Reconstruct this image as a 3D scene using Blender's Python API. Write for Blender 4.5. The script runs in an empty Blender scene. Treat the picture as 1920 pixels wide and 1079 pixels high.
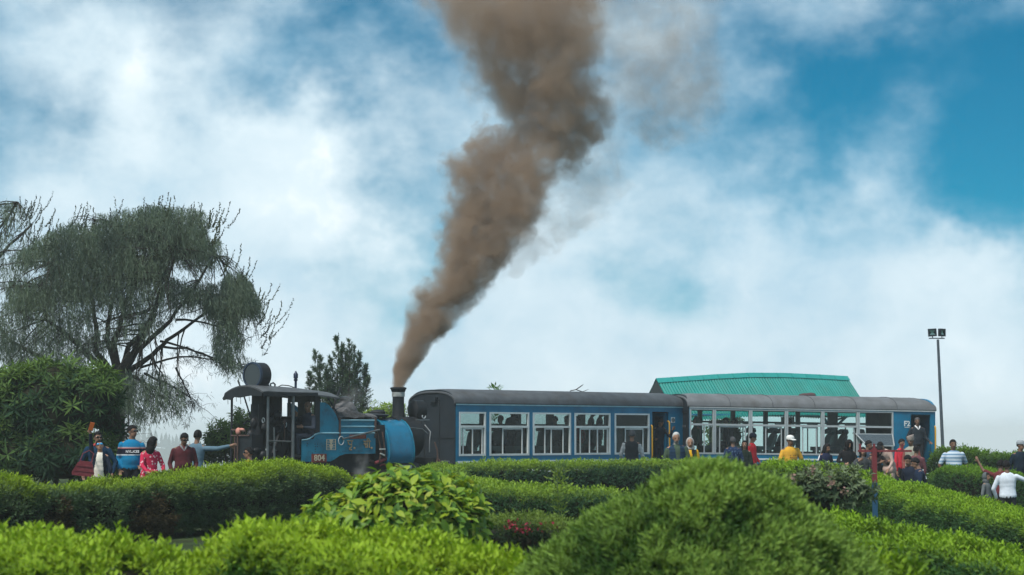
import bpy, math, random
import numpy as np
from mathutils import Vector, Matrix, Euler

R = math.radians
S = bpy.context.scene
COL = S.collection
rng = np.random.default_rng(7)
random.seed(7)

# ---------------------------------------------------------------- camera, sky, sun, exposure
F = 3583.0
PITCH = math.atan(274.5 / F)
CAMZ = 1.4
cam_d = bpy.data.cameras.new("camera")
cam = bpy.data.objects.new("camera", cam_d)
COL.objects.link(cam)
cam.location = (0, 0, CAMZ)
cam.rotation_euler = (math.pi / 2 + PITCH, 0, 0)
cam_d.sensor_width = 36.0
cam_d.lens = 36.0 * F / 1920.0
cam_d.clip_start = 0.2
cam_d.clip_end = 12000
cam_d.dof.use_dof = True
cam_d.dof.focus_distance = 46.0
cam_d.dof.aperture_fstop = 4.0
S.camera = cam

SUN_EL, SUN_AZ = 56.0, -142.0      # degrees above horizon; azimuth from the view axis, negative = to the left
wd = bpy.data.worlds.new("World")
S.world = wd
wd.use_nodes = True
WN, WL = wd.node_tree.nodes, wd.node_tree.links
for n in list(WN):
    WN.remove(n)


def wn(t, **kw):
    n = WN.new(t)
    for k, v in kw.items():
        setattr(n, k, v)
    return n


def wmath(op, a, b=None, clamp=False):
    n = wn('ShaderNodeMath', operation=op, use_clamp=clamp)
    for i, v in enumerate((a, b)):
        if v is None:
            continue
        if isinstance(v, (int, float)):
            n.inputs[i].default_value = v
        else:
            WL.new(v, n.inputs[i])
    return n.outputs[0]


def pixdir(px, py):
    v = Vector(((px - 960) / F, math.cos(PITCH) - math.sin(PITCH) * (539.5 - py) / F,
                math.sin(PITCH) + math.cos(PITCH) * (539.5 - py) / F))
    return v.normalized()


sky = wn('ShaderNodeTexSky', sky_type='NISHITA')
sky.sun_disc = False
sky.sun_elevation = R(SUN_EL)
sky.sun_rotation = R(SUN_AZ)
sky.altitude = 2200
sky.air_density = 1.0
sky.dust_density = 0.6
sky.ozone_density = 2.5
tint = wn('ShaderNodeMix', data_type='RGBA', blend_type='MULTIPLY')
tint.inputs[0].default_value = 1.0
WL.new(sky.outputs[0], tint.inputs[6])
tint.inputs[7].default_value = (0.008, 0.235, 0.27, 1)
tc = wn('ShaderNodeTexCoord')
nz_w = wn('ShaderNodeTexNoise')
nz_w.inputs['Scale'].default_value = 9.0
nz_w.inputs['Detail'].default_value = 5
nz_w.inputs['Roughness'].default_value = 0.6
WL.new(tc.outputs['Generated'], nz_w.inputs['Vector'])
wsub = wn('ShaderNodeVectorMath', operation='SUBTRACT')
WL.new(nz_w.outputs['Color'], wsub.inputs[0])
wsub.inputs[1].default_value = (0.5, 0.5, 0.5)
wscl = wn('ShaderNodeVectorMath', operation='SCALE')
WL.new(wsub.outputs[0], wscl.inputs[0])
wscl.inputs['Scale'].default_value = 0.13
wadd = wn('ShaderNodeVectorMath', operation='ADD')
WL.new(tc.outputs['Generated'], wadd.inputs[0])
WL.new(wscl.outputs[0], wadd.inputs[1])
# the cloud cover: fractal noise plus the openings and banks the sky of that day had
nz1 = wn('ShaderNodeTexNoise')
nz1.inputs['Scale'].default_value = 11.0
nz1.inputs['Detail'].default_value = 9
nz1.inputs['Roughness'].default_value = 0.56
mp1 = wn('ShaderNodeMapping')
mp1.inputs['Scale'].default_value = (1.0, 1.0, 1.5)
mp1.inputs['Location'].default_value = (0.37, 0.2, 0.11)
WL.new(tc.outputs['Generated'], mp1.inputs['Vector'])
WL.new(mp1.outputs[0], nz1.inputs['Vector'])
cover = wmath('ADD', wmath('MULTIPLY', wmath('SUBTRACT', nz1.outputs[0], 0.5), 1.9), 0.62)


def blob(px, py, rad_px, amount):
    d = pixdir(px, py)
    n = wn('ShaderNodeVectorMath', operation='DISTANCE')
    WL.new(wadd.outputs[0], n.inputs[0])
    n.inputs[1].default_value = d
    m = wn('ShaderNodeMapRange', interpolation_type='SMOOTHERSTEP')
    WL.new(n.outputs['Value'], m.inputs['Value'])
    m.inputs['From Min'].default_value = 0.0
    m.inputs['From Max'].default_value = rad_px / F
    m.inputs['To Min'].default_value = amount
    m.inputs['To Max'].default_value = 0.0
    return m.outputs[0]


SKY_BLOBS = [  # openings (negative) and cloud banks (positive)
    (1940, 60, 230, -0.5), (1640, 235, 330, -0.50), (1880, 330, 230, -0.68), (1620, 60, 220, 0.02), (1820, -60, 300, -0.45), (1420, 300, 190, -0.22), (1200, 500, 170, -0.12),
    (330, 25, 280, -0.30), (640, 110, 260, -0.20), (720, 40, 220, -0.20), (160, 235, 110, -0.28), (40, 190, 90, -0.12),
    (250, 190, 260, 0.35), (620, 330, 260, 0.50), (60, 110, 160, 0.20), (500, 250, 220, 0.25),
    (1460, 400, 240, 0.12), (1500, 560, 420, 0.40), (1250, 180, 220, 0.03), (300, 600, 560, 0.55), (1000, 640, 420, 0.38),
    (1850, 600, 300, 0.30), (1150, 380, 150, 0.05)]
for b in SKY_BLOBS:
    cover = wmath('ADD', cover, blob(*b))
# towards the horizon the hill mist closes in
sepd = wn('ShaderNodeSeparateXYZ')
WL.new(tc.outputs['Generated'], sepd.inputs[0])
low = wn('ShaderNodeMapRange', interpolation_type='SMOOTHSTEP')
WL.new(sepd.outputs['Z'], low.inputs['Value'])
low.inputs['From Min'].default_value = 0.0
low.inputs['From Max'].default_value = 0.10
low.inputs['To Min'].default_value = 0.55
low.inputs['To Max'].default_value = 0.0
cover = wmath('ADD', cover, low.outputs[0])
cm = wn('ShaderNodeMapRange', interpolation_type='SMOOTHSTEP')
WL.new(cover, cm.inputs['Value'])
cm.inputs['From Min'].default_value = 0.0
cm.inputs['From Max'].default_value = 1.10
# brightness of the cloud itself
nz2 = wn('ShaderNodeTexNoise')
nz2.inputs['Scale'].default_value = 14.0
nz2.inputs['Detail'].default_value = 8
nz2.inputs['Roughness'].default_value = 0.55
WL.new(wadd.outputs[0], nz2.inputs['Vector'])
br = wmath('ADD', wmath('MULTIPLY', nz2.outputs[0], 0.9), wmath('MULTIPLY', cover, 0.42))
for b in ((630, 320, 320, 0.24), (260, 190, 280, 0.12), (720, 390, 200, 0.08), (1460, 470, 300, 0.06)):
    br = wmath('ADD', br, blob(*b))
for b in ((330, 560, 420, -0.12), (1000, 640, 420, -0.10), (1500, 600, 480, -0.20), (1850, 560, 300, -0.12)):
    br = wmath('ADD', br, blob(*b))
cr = wn('ShaderNodeValToRGB')
e = cr.color_ramp.elements
e[0].position, e[0].color = 0.28, (0.24, 0.46, 0.62, 1)
e[1].position, e[1].color = 1.0, (1.0, 1.0, 1.0, 1)
k = e.new(0.60)
k.color = (0.52, 0.66, 0.745, 1)
k = e.new(0.80)
k.color = (0.655, 0.77, 0.83, 1)
WL.new(wmath('DIVIDE', br, 1.35), cr.inputs[0])
cs = wn('ShaderNodeVectorMath', operation='SCALE')
WL.new(cr.outputs[0], cs.inputs[0])
cs.inputs['Scale'].default_value = 4.75
mixs = wn('ShaderNodeMix', data_type='RGBA')
WL.new(cm.outputs[0], mixs.inputs[0])
WL.new(tint.outputs[2], mixs.inputs[6])
WL.new(cs.outputs[0], mixs.inputs[7])
bg = wn('ShaderNodeBackground')
bg.inputs[1].default_value = 0.1
WL.new(mixs.outputs[2], bg.inputs[0])
wo = wn('ShaderNodeOutputWorld')
WL.new(bg.outputs[0], wo.inputs[0])

sun_d = bpy.data.lights.new("sun", 'SUN')
sun_d.energy = 1.5
sun_d.angle = R(12)
sun_d.color = (1.0, 0.95, 0.86)
sun = bpy.data.objects.new("sun", sun_d)
COL.objects.link(sun)
el, az = R(SUN_EL), R(SUN_AZ)
sdir = Vector((math.sin(az) * math.cos(el), math.cos(az) * math.cos(el), math.sin(el)))
sun.rotation_euler = sdir.to_track_quat('Z', 'Y').to_euler()

S.view_settings.view_transform = 'Standard'
S.view_settings.look = 'None'
S.view_settings.gamma = 1.0
S.view_settings.use_curve_mapping = False
S.view_settings.exposure = 1.4
S.render.engine = 'CYCLES'
cy = S.cycles
cy.max_bounces = 8
cy.diffuse_bounces = 3
cy.glossy_bounces = 3
cy.transmission_bounces = 4
cy.transparent_max_bounces = 24
cy.volume_bounces = 2
cy.volume_step_rate = 0.3
cy.volume_max_steps = 256
cy.use_denoising = True
cy.use_adaptive_sampling = True
cy.adaptive_threshold = 0.015
cy.caustics_reflective = False
cy.caustics_refractive = False


def at(px, py, y):
    """World point seen at photograph pixel (px, py), at distance y in front of the camera."""
    d = pixdir(px, py)
    return Vector((0, 0, CAMZ)) + d * (y / d.y)


# ---------------------------------------------------------------- helpers: objects and meshes
def tag(o, label=None, cat=None, group=None, kind=None):
    for k_, v_ in (('label', label), ('category', cat), ('group', group), ('kind', kind)):
        if v_:
            o[k_] = v_
    return o


def empty(name, loc=(0, 0, 0), rot=(0, 0, 0)):
    o = bpy.data.objects.new(name, None)
    COL.objects.link(o)
    o.location = loc
    o.rotation_euler = rot
    o.empty_display_size = 0.2
    return o


def link(name, mesh, parent=None, loc=None, rot=None):
    o = bpy.data.objects.new(name, mesh)
    COL.objects.link(o)
    if parent is not None:
        o.parent = parent
    if loc is not None:
        o.location = loc
    if rot is not None:
        o.rotation_euler = rot
    return o


class MB:
    """Collects shapes and links them as one mesh object."""

    def __init__(self):
        self.v, self.f, self.m = [], [], []

    def add(self, verts, faces, mi=0):
        b = len(self.v)
        self.v.extend([tuple(p) for p in verts])
        self.f.extend([tuple(b + i for i in fc) for fc in faces])
        self.m.extend([mi] * len(faces))
        return self

    def box(self, a, b, mi=0):
        x0, y0, z0 = (min(a[i], b[i]) for i in range(3))
        x1, y1, z1 = (max(a[i], b[i]) for i in range(3))
        vs = [(x0, y0, z0), (x1, y0, z0), (x1, y1, z0), (x0, y1, z0), (x0, y0, z1), (x1, y0, z1), (x1, y1, z1), (x0, y1, z1)]
        return self.add(vs, [(0, 3, 2, 1), (4, 5, 6, 7), (0, 1, 5, 4), (1, 2, 6, 5), (2, 3, 7, 6), (3, 0, 4, 7)], mi)

    def cyl(self, p0, p1, r0, r1=None, n=12, mi=0, caps=True):
        r1 = r0 if r1 is None else r1
        p0, p1 = Vector(p0), Vector(p1)
        d = (p1 - p0).normalized()
        a = d.orthogonal().normalized()
        b = d.cross(a)
        vs = []
        for p, r in ((p0, r0), (p1, r1)):
            for i in range(n):
                t = 2 * math.pi * i / n
                vs.append(p + (a * math.cos(t) + b * math.sin(t)) * r)
        fs = [(i, (i + 1) % n, n + (i + 1) % n, n + i) for i in range(n)]
        if caps:
            fs += [tuple(range(n - 1, -1, -1)), tuple(range(n, 2 * n))]
        return self.add(vs, fs, mi)

    def tube(self, pts, r, n=6, mi=0):
        pts = [Vector(p) for p in pts]
        rs = r if isinstance(r, (list, tuple)) else [r] * len(pts)
        ref = None
        vs = []
        for i, p in enumerate(pts):
            t = (pts[min(i + 1, len(pts) - 1)] - pts[max(i - 1, 0)]).normalized()
            if ref is None:
                ref = t.orthogonal().normalized()
            ref = (ref - t * ref.dot(t)).normalized()
            b = t.cross(ref)
            for j in range(n):
                q = 2 * math.pi * j / n
                vs.append(p + (ref * math.cos(q) + b * math.sin(q)) * rs[i])
        fs = []
        for i in range(len(pts) - 1):
            for j in range(n):
                fs.append((i * n + j, i * n + (j + 1) % n, (i + 1) * n + (j + 1) % n, (i + 1) * n + j))
        fs += [tuple(range(n - 1, -1, -1)), tuple(range((len(pts) - 1) * n, len(pts) * n))]
        return self.add(vs, fs, mi)

    def prism(self, poly, axis, a, b, mi=0):
        """poly: 2D points; axis: which coordinate is extruded from a to b (the two others in x,y,z order)."""
        n = len(poly)

        def mk(p, t):
            q = list(p)
            q.insert(axis, t)
            return q
        vs = [mk(p, a) for p in poly] + [mk(p, b) for p in poly]
        fs = [tuple(range(n - 1, -1, -1)), tuple(range(n, 2 * n))]
        fs += [(i, (i + 1) % n, n + (i + 1) % n, n + i) for i in range(n)]
        return self.add(vs, fs, mi)

    def lathe(self, c, prof, axis=2, n=20, mi=0):
        """prof: (radius, height along axis) pairs."""
        vs, fs = [], []
        for r, h in prof:
            for i in range(n):
                t = 2 * math.pi * i / n
                q = [r * math.cos(t), r * math.sin(t)]
                q.insert(axis, h)
                vs.append([c[k_] + q[k_] for k_ in range(3)])
        for k_ in range(len(prof) - 1):
            for i in range(n):
                fs.append((k_ * n + i, k_ * n + (i + 1) % n, (k_ + 1) * n + (i + 1) % n, (k_ + 1) * n + i))
        fs += [tuple(range(n - 1, -1, -1)), tuple(range((len(prof) - 1) * n, len(prof) * n))]
        return self.add(vs, fs, mi)

    def ell(self, c, rad, nu=12, nv=8, mi=0, rot=None):
        vs, fs = [], []
        for j in range(1, nv):
            ph = math.pi * j / nv
            for i in range(nu):
                t = 2 * math.pi * i / nu
                vs.append(Vector((rad[0] * math.sin(ph) * math.cos(t), rad[1] * math.sin(ph) * math.sin(t), rad[2] * math.cos(ph))))
        vs += [Vector((0, 0, rad[2])), Vector((0, 0, -rad[2]))]
        for j in range(nv - 2):
            for i in range(nu):
                fs.append((j * nu + i, (j + 1) * nu + i, (j + 1) * nu + (i + 1) % nu, j * nu + (i + 1) % nu))
        t, b = len(vs) - 2, len(vs) - 1
        for i in range(nu):
            fs.append((t, i, (i + 1) % nu))
            fs.append((b, (nv - 2) * nu + (i + 1) % nu, (nv - 2) * nu + i))
        if rot is not None:
            vs = [rot @ v for v in vs]
        c = Vector(c)
        return self.add([v + c for v in vs], fs, mi)

    def mesh(self, name, mats, smooth=None):
        me = bpy.data.meshes.new(name)
        me.from_pydata(self.v, [], self.f)
        for mt in (mats if isinstance(mats, (list, tuple)) else [mats]):
            me.materials.append(mt)
        me.polygons.foreach_set('material_index', self.m)
        import bmesh
        bm = bmesh.new()
        bm.from_mesh(me)
        bmesh.ops.recalc_face_normals(bm, faces=bm.faces)
        bm.to_mesh(me)
        bm.free()
        if smooth:
            me.polygons.foreach_set('use_smooth', [True] * len(me.polygons))
            me.set_sharp_from_angle(angle=R(smooth))
        me.update()
        return me

    def build(self, name, mats, parent=None, smooth=None, loc=None, rot=None):
        return link(name, self.mesh(name, mats, smooth), parent, loc, rot)


def np_mesh(name, V, Fc, mat, col=None, smooth=False):
    """Triangles or quads from numpy arrays, optional per-vertex colour of the surface."""
    me = bpy.data.meshes.new(name)
    k_ = Fc.shape[1]
    me.vertices.add(len(V))
    me.vertices.foreach_set('co', np.ascontiguousarray(V, dtype=np.float32).ravel())
    me.loops.add(Fc.size)
    me.loops.foreach_set('vertex_index', np.ascontiguousarray(Fc, dtype=np.int32).ravel())
    me.polygons.add(len(Fc))
    me.polygons.foreach_set('loop_start', np.arange(0, Fc.size, k_, dtype=np.int32))
    if smooth:
        me.polygons.foreach_set('use_smooth', np.ones(len(Fc), dtype=bool))
    me.update(calc_edges=True)
    if col is not None:
        at_ = me.color_attributes.new('Col', 'FLOAT_COLOR', 'POINT')
        c4 = np.ones((len(V), 4), dtype=np.float32)
        c4[:, :3] = col
        at_.data.foreach_set('color', c4.ravel())
    me.materials.append(mat)
    return me


PERM = np.random.default_rng(3).permutation(256)
VAL = np.random.default_rng(4).random(256)


def vnoise(p, scale=1.0, seed=0):
    p = np.asarray(p, dtype=float) * scale + seed * 17.31
    i = np.floor(p).astype(int)
    f = p - i
    f = f * f * (3 - 2 * f)
    out = 0
    for dx in (0, 1):
        for dy in (0, 1):
            for dz in (0, 1):
                h = VAL[PERM[(PERM[(PERM[(i[:, 0] + dx) & 255] + i[:, 1] + dy) & 255] + i[:, 2] + dz) & 255]]
                w = (f[:, 0] if dx else 1 - f[:, 0]) * (f[:, 1] if dy else 1 - f[:, 1]) * (f[:, 2] if dz else 1 - f[:, 2])
                out = out + h * w
    return out


def fbm(p, scale=1.0, seed=0, octs=3):
    return sum(vnoise(p, scale * 2 ** o, seed + o) * 0.5 ** o for o in range(octs)) / (2 - 0.5 ** (octs - 1))


def nrm(a):
    return a / np.maximum(np.linalg.norm(a, axis=1, keepdims=True), 1e-9)


# ---------------------------------------------------------------- materials
MATS = {}


def mat(name, color, rough=0.6, metal=0.0, spec=0.4, var=0.0, vscale=6.0, bump=0.0, bscale=40.0, dirt=None, dirt_amt=0.0, dscale=3.0):
    if name in MATS:
        return MATS[name]
    m = bpy.data.materials.new(name)
    m.use_nodes = True
    N, L = m.node_tree.nodes, m.node_tree.links
    b = N['Principled BSDF']
    b.inputs['Base Color'].default_value = (*color, 1)
    b.inputs['Roughness'].default_value = rough
    b.inputs['Metallic'].default_value = metal
    b.inputs['Specular IOR Level'].default_value = spec
    t = N.new('ShaderNodeTexCoord')
    src = None
    if var > 0:
        nz = N.new('ShaderNodeTexNoise')
        nz.inputs['Scale'].default_value = vscale
        nz.inputs['Detail'].default_value = 6
        L.new(t.outputs['Object'], nz.inputs['Vector'])
        mr = N.new('ShaderNodeMapRange')
        mr.inputs['From Min'].default_value = 0.3
        mr.inputs['From Max'].default_value = 0.7
        mr.inputs['To Min'].default_value = 1 - var
        mr.inputs['To Max'].default_value = 1 + var
        L.new(nz.outputs[0], mr.inputs['Value'])
        sc = N.new('ShaderNodeVectorMath')
        sc.operation = 'SCALE'
        sc.inputs[0].default_value = color
        L.new(mr.outputs[0], sc.inputs['Scale'])
        src = sc.outputs[0]
        L.new(src, b.inputs['Base Color'])
    if dirt is not None:
        nd = N.new('ShaderNodeTexNoise')
        nd.inputs['Scale'].default_value = dscale
        nd.inputs['Detail'].default_value = 9
        nd.inputs['Roughness'].default_value = 0.65
        L.new(t.outputs['Object'], nd.inputs['Vector'])
        md = N.new('ShaderNodeMapRange')
        md.inputs['From Min'].default_value = 0.48
        md.inputs['From Max'].default_value = 0.72
        md.inputs['To Max'].default_value = dirt_amt
        L.new(nd.outputs[0], md.inputs['Value'])
        mx = N.new('ShaderNodeMix')
        mx.data_type = 'RGBA'
        L.new(md.outputs[0], mx.inputs[0])
        if src is not None:
            L.new(src, mx.inputs[6])
        else:
            mx.inputs[6].default_value = (*color, 1)
        mx.inputs[7].default_value = (*dirt, 1)
        L.new(mx.outputs[2], b.inputs['Base Color'])
    if bump > 0:
        nb = N.new('ShaderNodeTexNoise')
        nb.inputs['Scale'].default_value = bscale
        nb.inputs['Detail'].default_value = 4
        L.new(t.outputs['Object'], nb.inputs['Vector'])
        bp = N.new('ShaderNodeBump')
        bp.inputs['Strength'].default_value = bump
        bp.inputs['Distance'].default_value = 0.02
        L.new(nb.outputs[0], bp.inputs['Height'])
        L.new(bp.outputs[0], b.inputs['Normal'])
    MATS[name] = m
    return m


def leaf_mat(name, gloss=0.35, rough=0.45, trans=0.3, fixed=None):
    if name in MATS:
        return MATS[name]
    m = bpy.data.materials.new(name)
    m.use_nodes = True
    N, L = m.node_tree.nodes, m.node_tree.links
    b = N['Principled BSDF']
    b.inputs['Roughness'].default_value = rough
    b.inputs['Specular IOR Level'].default_value = gloss
    tr = N.new('ShaderNodeBsdfTranslucent')
    if fixed is None:
        a = N.new('ShaderNodeVertexColor')
        a.layer_name = 'Col'
        c = a.outputs[0]
        L.new(c, b.inputs['Base Color'])
        g = N.new('ShaderNodeMix')
        g.data_type = 'RGBA'
        g.blend_type = 'MULTIPLY'
        g.inputs[0].default_value = 1
        L.new(c, g.inputs[6])
        g.inputs[7].default_value = (1.25, 1.2, 0.6, 1)
        L.new(g.outputs[2], tr.inputs[0])
    else:
        b.inputs['Base Color'].default_value = (*fixed, 1)
        tr.inputs[0].default_value = (min(1, fixed[0] * 1.25), fixed[1] * 1.2, fixed[2] * 0.6, 1)
    mx = N.new('ShaderNodeMixShader')
    mx.inputs[0].default_value = trans
    L.new(b.outputs[0], mx.inputs[1])
    L.new(tr.outputs[0], mx.inputs[2])
    L.new(mx.outputs[0], N['Material Output'].inputs[0])
    MATS[name] = m
    return m


def glass_mat(name, tintc, refl=0.08, rough=0.02, ior=1.45):
    if name in MATS:
        return MATS[name]
    m = bpy.data.materials.new(name)
    m.use_nodes = True
    N, L = m.node_tree.nodes, m.node_tree.links
    N.remove(N['Principled BSDF'])
    t = N.new('ShaderNodeBsdfTransparent')
    t.inputs[0].default_value = (*tintc, 1)
    g = N.new('ShaderNodeBsdfGlossy')
    g.inputs['Roughness'].default_value = rough
    fr = N.new('ShaderNodeFresnel')
    fr.inputs[0].default_value = ior
    ad = N.new('ShaderNodeMath')
    ad.operation = 'ADD'
    ad.use_clamp = True
    ad.inputs[1].default_value = refl
    L.new(fr.outputs[0], ad.inputs[0])
    mx = N.new('ShaderNodeMixShader')
    L.new(ad.outputs[0], mx.inputs[0])
    L.new(t.outputs[0], mx.inputs[1])
    L.new(g.outputs[0], mx.inputs[2])
    L.new(mx.outputs[0], N['Material Output'].inputs[0])
    MATS[name] = m
    return m


# ---------------------------------------------------------------- ground, far hill, haze
def sstep(a, b, x):
    t = np.clip((x - a) / (b - a), 0, 1)
    return t * t * (3 - 2 * t)


def ground_z(x, y):
    x, y = np.asarray(x, float), np.asarray(y, float)
    g = -0.12 * sstep(24, 33, y) - 0.2 * sstep(-0.5, 2.5, x) * sstep(36, 41, y)
    g = g - 0.5 * sstep(8.0, 10.5, x) * sstep(26, 33, y) * (1 - sstep(38.6, 41, y))
    g = g - 0.35 * sstep(3, 7, x) * sstep(16, 21, y) * (1 - sstep(33, 38, y))
    r = np.hypot(x, y - 45)
    g = g - 95 * sstep(42, 430, r) - 0.8 * sstep(30, 60, r) * sstep(50, 75, y)
    # the far wooded ridge
    g = g + 80 * np.exp(-((x + 385) / 190) ** 2) * np.exp(-((y - 1520) / 150) ** 2)
    g = g + 46 * np.exp(-((x + 190) / 130) ** 2) * np.exp(-((y - 1560) / 150) ** 2)
    return g


def gz(x, y):
    return float(ground_z(x, y))


xs = np.concatenate([-np.geomspace(2600, 24, 42), np.linspace(-22, 22, 56), np.geomspace(24, 2600, 42)])
ys = np.concatenate([[-60, -30, -12], np.linspace(0, 80, 84), np.geomspace(84, 4300, 56)])
ys = np.sort(np.concatenate([ys, np.linspace(1380, 1680, 16)]))
GX, GY = np.meshgrid(xs, ys)
GZ = ground_z(GX, GY)
Vg = np.stack([GX, GY, GZ], -1).reshape(-1, 3)
Vg[:, 2] += (fbm(Vg * [1, 1, 0], 0.9, 2) - 0.5) * 0.05
nx_, ny_ = len(xs), len(ys)
ii = np.arange(nx_ * ny_).reshape(ny_, nx_)
Fg = np.stack([ii[:-1, :-1], ii[:-1, 1:], ii[1:, 1:], ii[1:, :-1]], -1).reshape(-1, 4)
m_ground = mat('ground_soil_grass', (0.034, 0.052, 0.018), rough=0.95, spec=0.1, var=0.35, vscale=1.3, bump=0.6, bscale=18, dirt=(0.04, 0.03, 0.02), dirt_amt=0.8, dscale=0.6)
ground = link('ground', np_mesh('ground', Vg, Fg, m_ground, smooth=True))
tag(ground, 'green and brown ground between the hedges falling away to a misty valley', kind='structure')

HAZE = bpy.data.materials.new('haze')
HAZE.use_nodes = True
hn = HAZE.node_tree.nodes
hn.remove(hn['Principled BSDF'])
hv = hn.new('ShaderNodeVolumePrincipled')
hv.inputs['Color'].default_value = (0.94, 0.985, 1.0, 1)
hv.inputs['Density'].default_value = 0.0007
hv.inputs['Anisotropy'].default_value = -0.1
HAZE.node_tree.links.new(hv.outputs[0], hn['Material Output'].inputs['Volume'])
HAZE.cycles.homogeneous_volume = True
# ---------------------------------------------------------------- foliage
def leaves(P, D, Nn, L, W, fold=0.18):
    """One folded two-triangle leaf per row: base P, direction D, face normal Nn, length L, width W."""
    D = nrm(D)
    Sx = nrm(np.cross(D, Nn))
    Nn = np.cross(Sx, D)
    L = np.asarray(L).reshape(-1, 1) * np.ones((len(P), 1))
    W = np.asarray(W).reshape(-1, 1) * np.ones((len(P), 1))
    mid = P + D * L * 0.45 + Nn * W * fold
    V = np.stack([P, mid + Sx * W * 0.5, P + D * L, mid - Sx * W * 0.5], 1).reshape(-1, 3)
    b = np.arange(len(P)) * 4
    T = np.stack([np.stack([b, b + 1, b + 2], -1), np.stack([b, b + 2, b + 3], -1)], 1).reshape(-1, 3)
    return V, T


def rand_dirs(n, g):
    v = g.normal(size=(n, 3))
    return nrm(v)


def sprays(P, Nn, col, g, n=6, length=0.09, leaf=0.04, width=0.018, spread=0.9, up=0.35):
    """Shoots standing on the surface: n leaves each, spiralling round a short stem."""
    m = len(P)
    axis = nrm(Nn + np.array([0, 0, up]) + g.normal(size=(m, 3)) * 0.38)
    a = nrm(np.cross(axis, rand_dirs(m, g)))
    b = np.cross(axis, a)
    ln = length * (0.6 + 0.8 * g.random((m, 1)))
    Vs, Ts, Cs = [], [], []
    off = 0
    for k_ in range(n):
        t = (k_ + 0.5) / n
        ph = k_ * 2.4 + g.random((m, 1)) * 0.8
        rad = a * np.cos(ph) + b * np.sin(ph)
        d = nrm(axis * (0.35 + 0.9 * t) + rad * spread)
        base = P + axis * ln * t
        l = leaf * (0.7 + 0.6 * g.random(m))
        V, T = leaves(base, d, nrm(axis * 0.8 + rad * -0.4 + g.normal(size=(m, 3)) * 0.2), l, l * (width / leaf))
        Vs.append(V)
        Ts.append(T + off)
        off += len(V)
        c = col * (0.85 + 0.35 * t) * (0.85 + 0.3 * g.random((m, 1)))
        Cs.append(np.repeat(c, 4, axis=0))
    return np.concatenate(Vs), np.concatenate(Ts), np.concatenate(Cs)


LEAF = leaf_mat('hedge_leaf', gloss=0.12, rough=0.6, trans=0.32)
LEAFM = leaf_mat('matt_leaf', gloss=0.15, rough=0.7, trans=0.25)
M_TWIG = mat('twig_dark', (0.022, 0.022, 0.014), rough=0.95, spec=0.1, var=0.3, vscale=8)
M_BARK = mat('bark', (0.045, 0.04, 0.036), rough=0.95, spec=0.1, var=0.35, vscale=9, bump=0.5, bscale=30)


def path_sample(pts, s):
    pts = np.asarray(pts, float)
    seg = np.linalg.norm(np.diff(pts[:, :2], axis=0), axis=1)
    cum = np.concatenate([[0], np.cumsum(seg)])
    out = np.stack([np.interp(s * cum[-1], cum, pts[:, k_]) for k_ in range(pts.shape[1])], -1)
    return out, cum[-1]


def smooth_path(pts, n=40):
    """Catmull-Rom through the given rows."""
    p = np.asarray(pts, float)
    p = np.concatenate([[2 * p[0] - p[1]], p, [2 * p[-1] - p[-2]]])
    out = []
    k_ = len(p) - 3
    for i in range(k_):
        for t in np.linspace(0, 1, n // k_ + 1, endpoint=(i == k_ - 1)):
            a, b, c, d = p[i:i + 4]
            out.append(0.5 * ((2 * b) + (c - a) * t + (2 * a - 5 * b + 4 * c - d) * t * t + (3 * b - a - 3 * c + d) * t ** 3))
    return np.array(out)


def hedge_surface(path, s, phi, square=0.62):
    """Point and outward normal on a clipped hedge: path rows x, y, ztop, halfwidth, zground."""
    P, L = path_sample(path, s)
    P2, _ = path_sample(path, np.clip(s + 0.004, 0, 1))
    P1, _ = path_sample(path, np.clip(s - 0.004, 0, 1))
    t = nrm((P2 - P1)[:, :2])
    side = np.stack([t[:, 1], -t[:, 0]], -1)          # the side towards the camera for paths running left to right
    end = np.minimum(s, 1 - s) * L
    w = P[:, 3]
    cap = np.sqrt(np.clip(1 - (1 - np.clip(end / np.maximum(w, 0.05), 0, 1)) ** 2, 0, 1))
    w = w * np.maximum(cap, 0.05)
    h = (P[:, 2] - P[:, 4]) * (0.55 + 0.45 * cap)
    c, sn = np.cos(phi), np.sin(phi)
    cx = np.sign(c) * np.abs(c) ** square
    cz = np.where(sn > 0, np.abs(sn) ** square, sn)
    x = P[:, 0] + side[:, 0] * w * cx
    y = P[:, 1] + side[:, 1] * w * cx
    z = P[:, 4] + h * (0.45 + 0.55 * cz)
    nn = np.stack([side[:, 0] * c, side[:, 1] * c, sn], -1)
    e = (1 - cap)
    sgn = np.where(s > 0.5, 1.0, -1.0)
    nn[:, :2] += t * (sgn * e)[:, None] * 1.5
    return np.stack([x, y, z], -1), nrm(nn)


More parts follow.
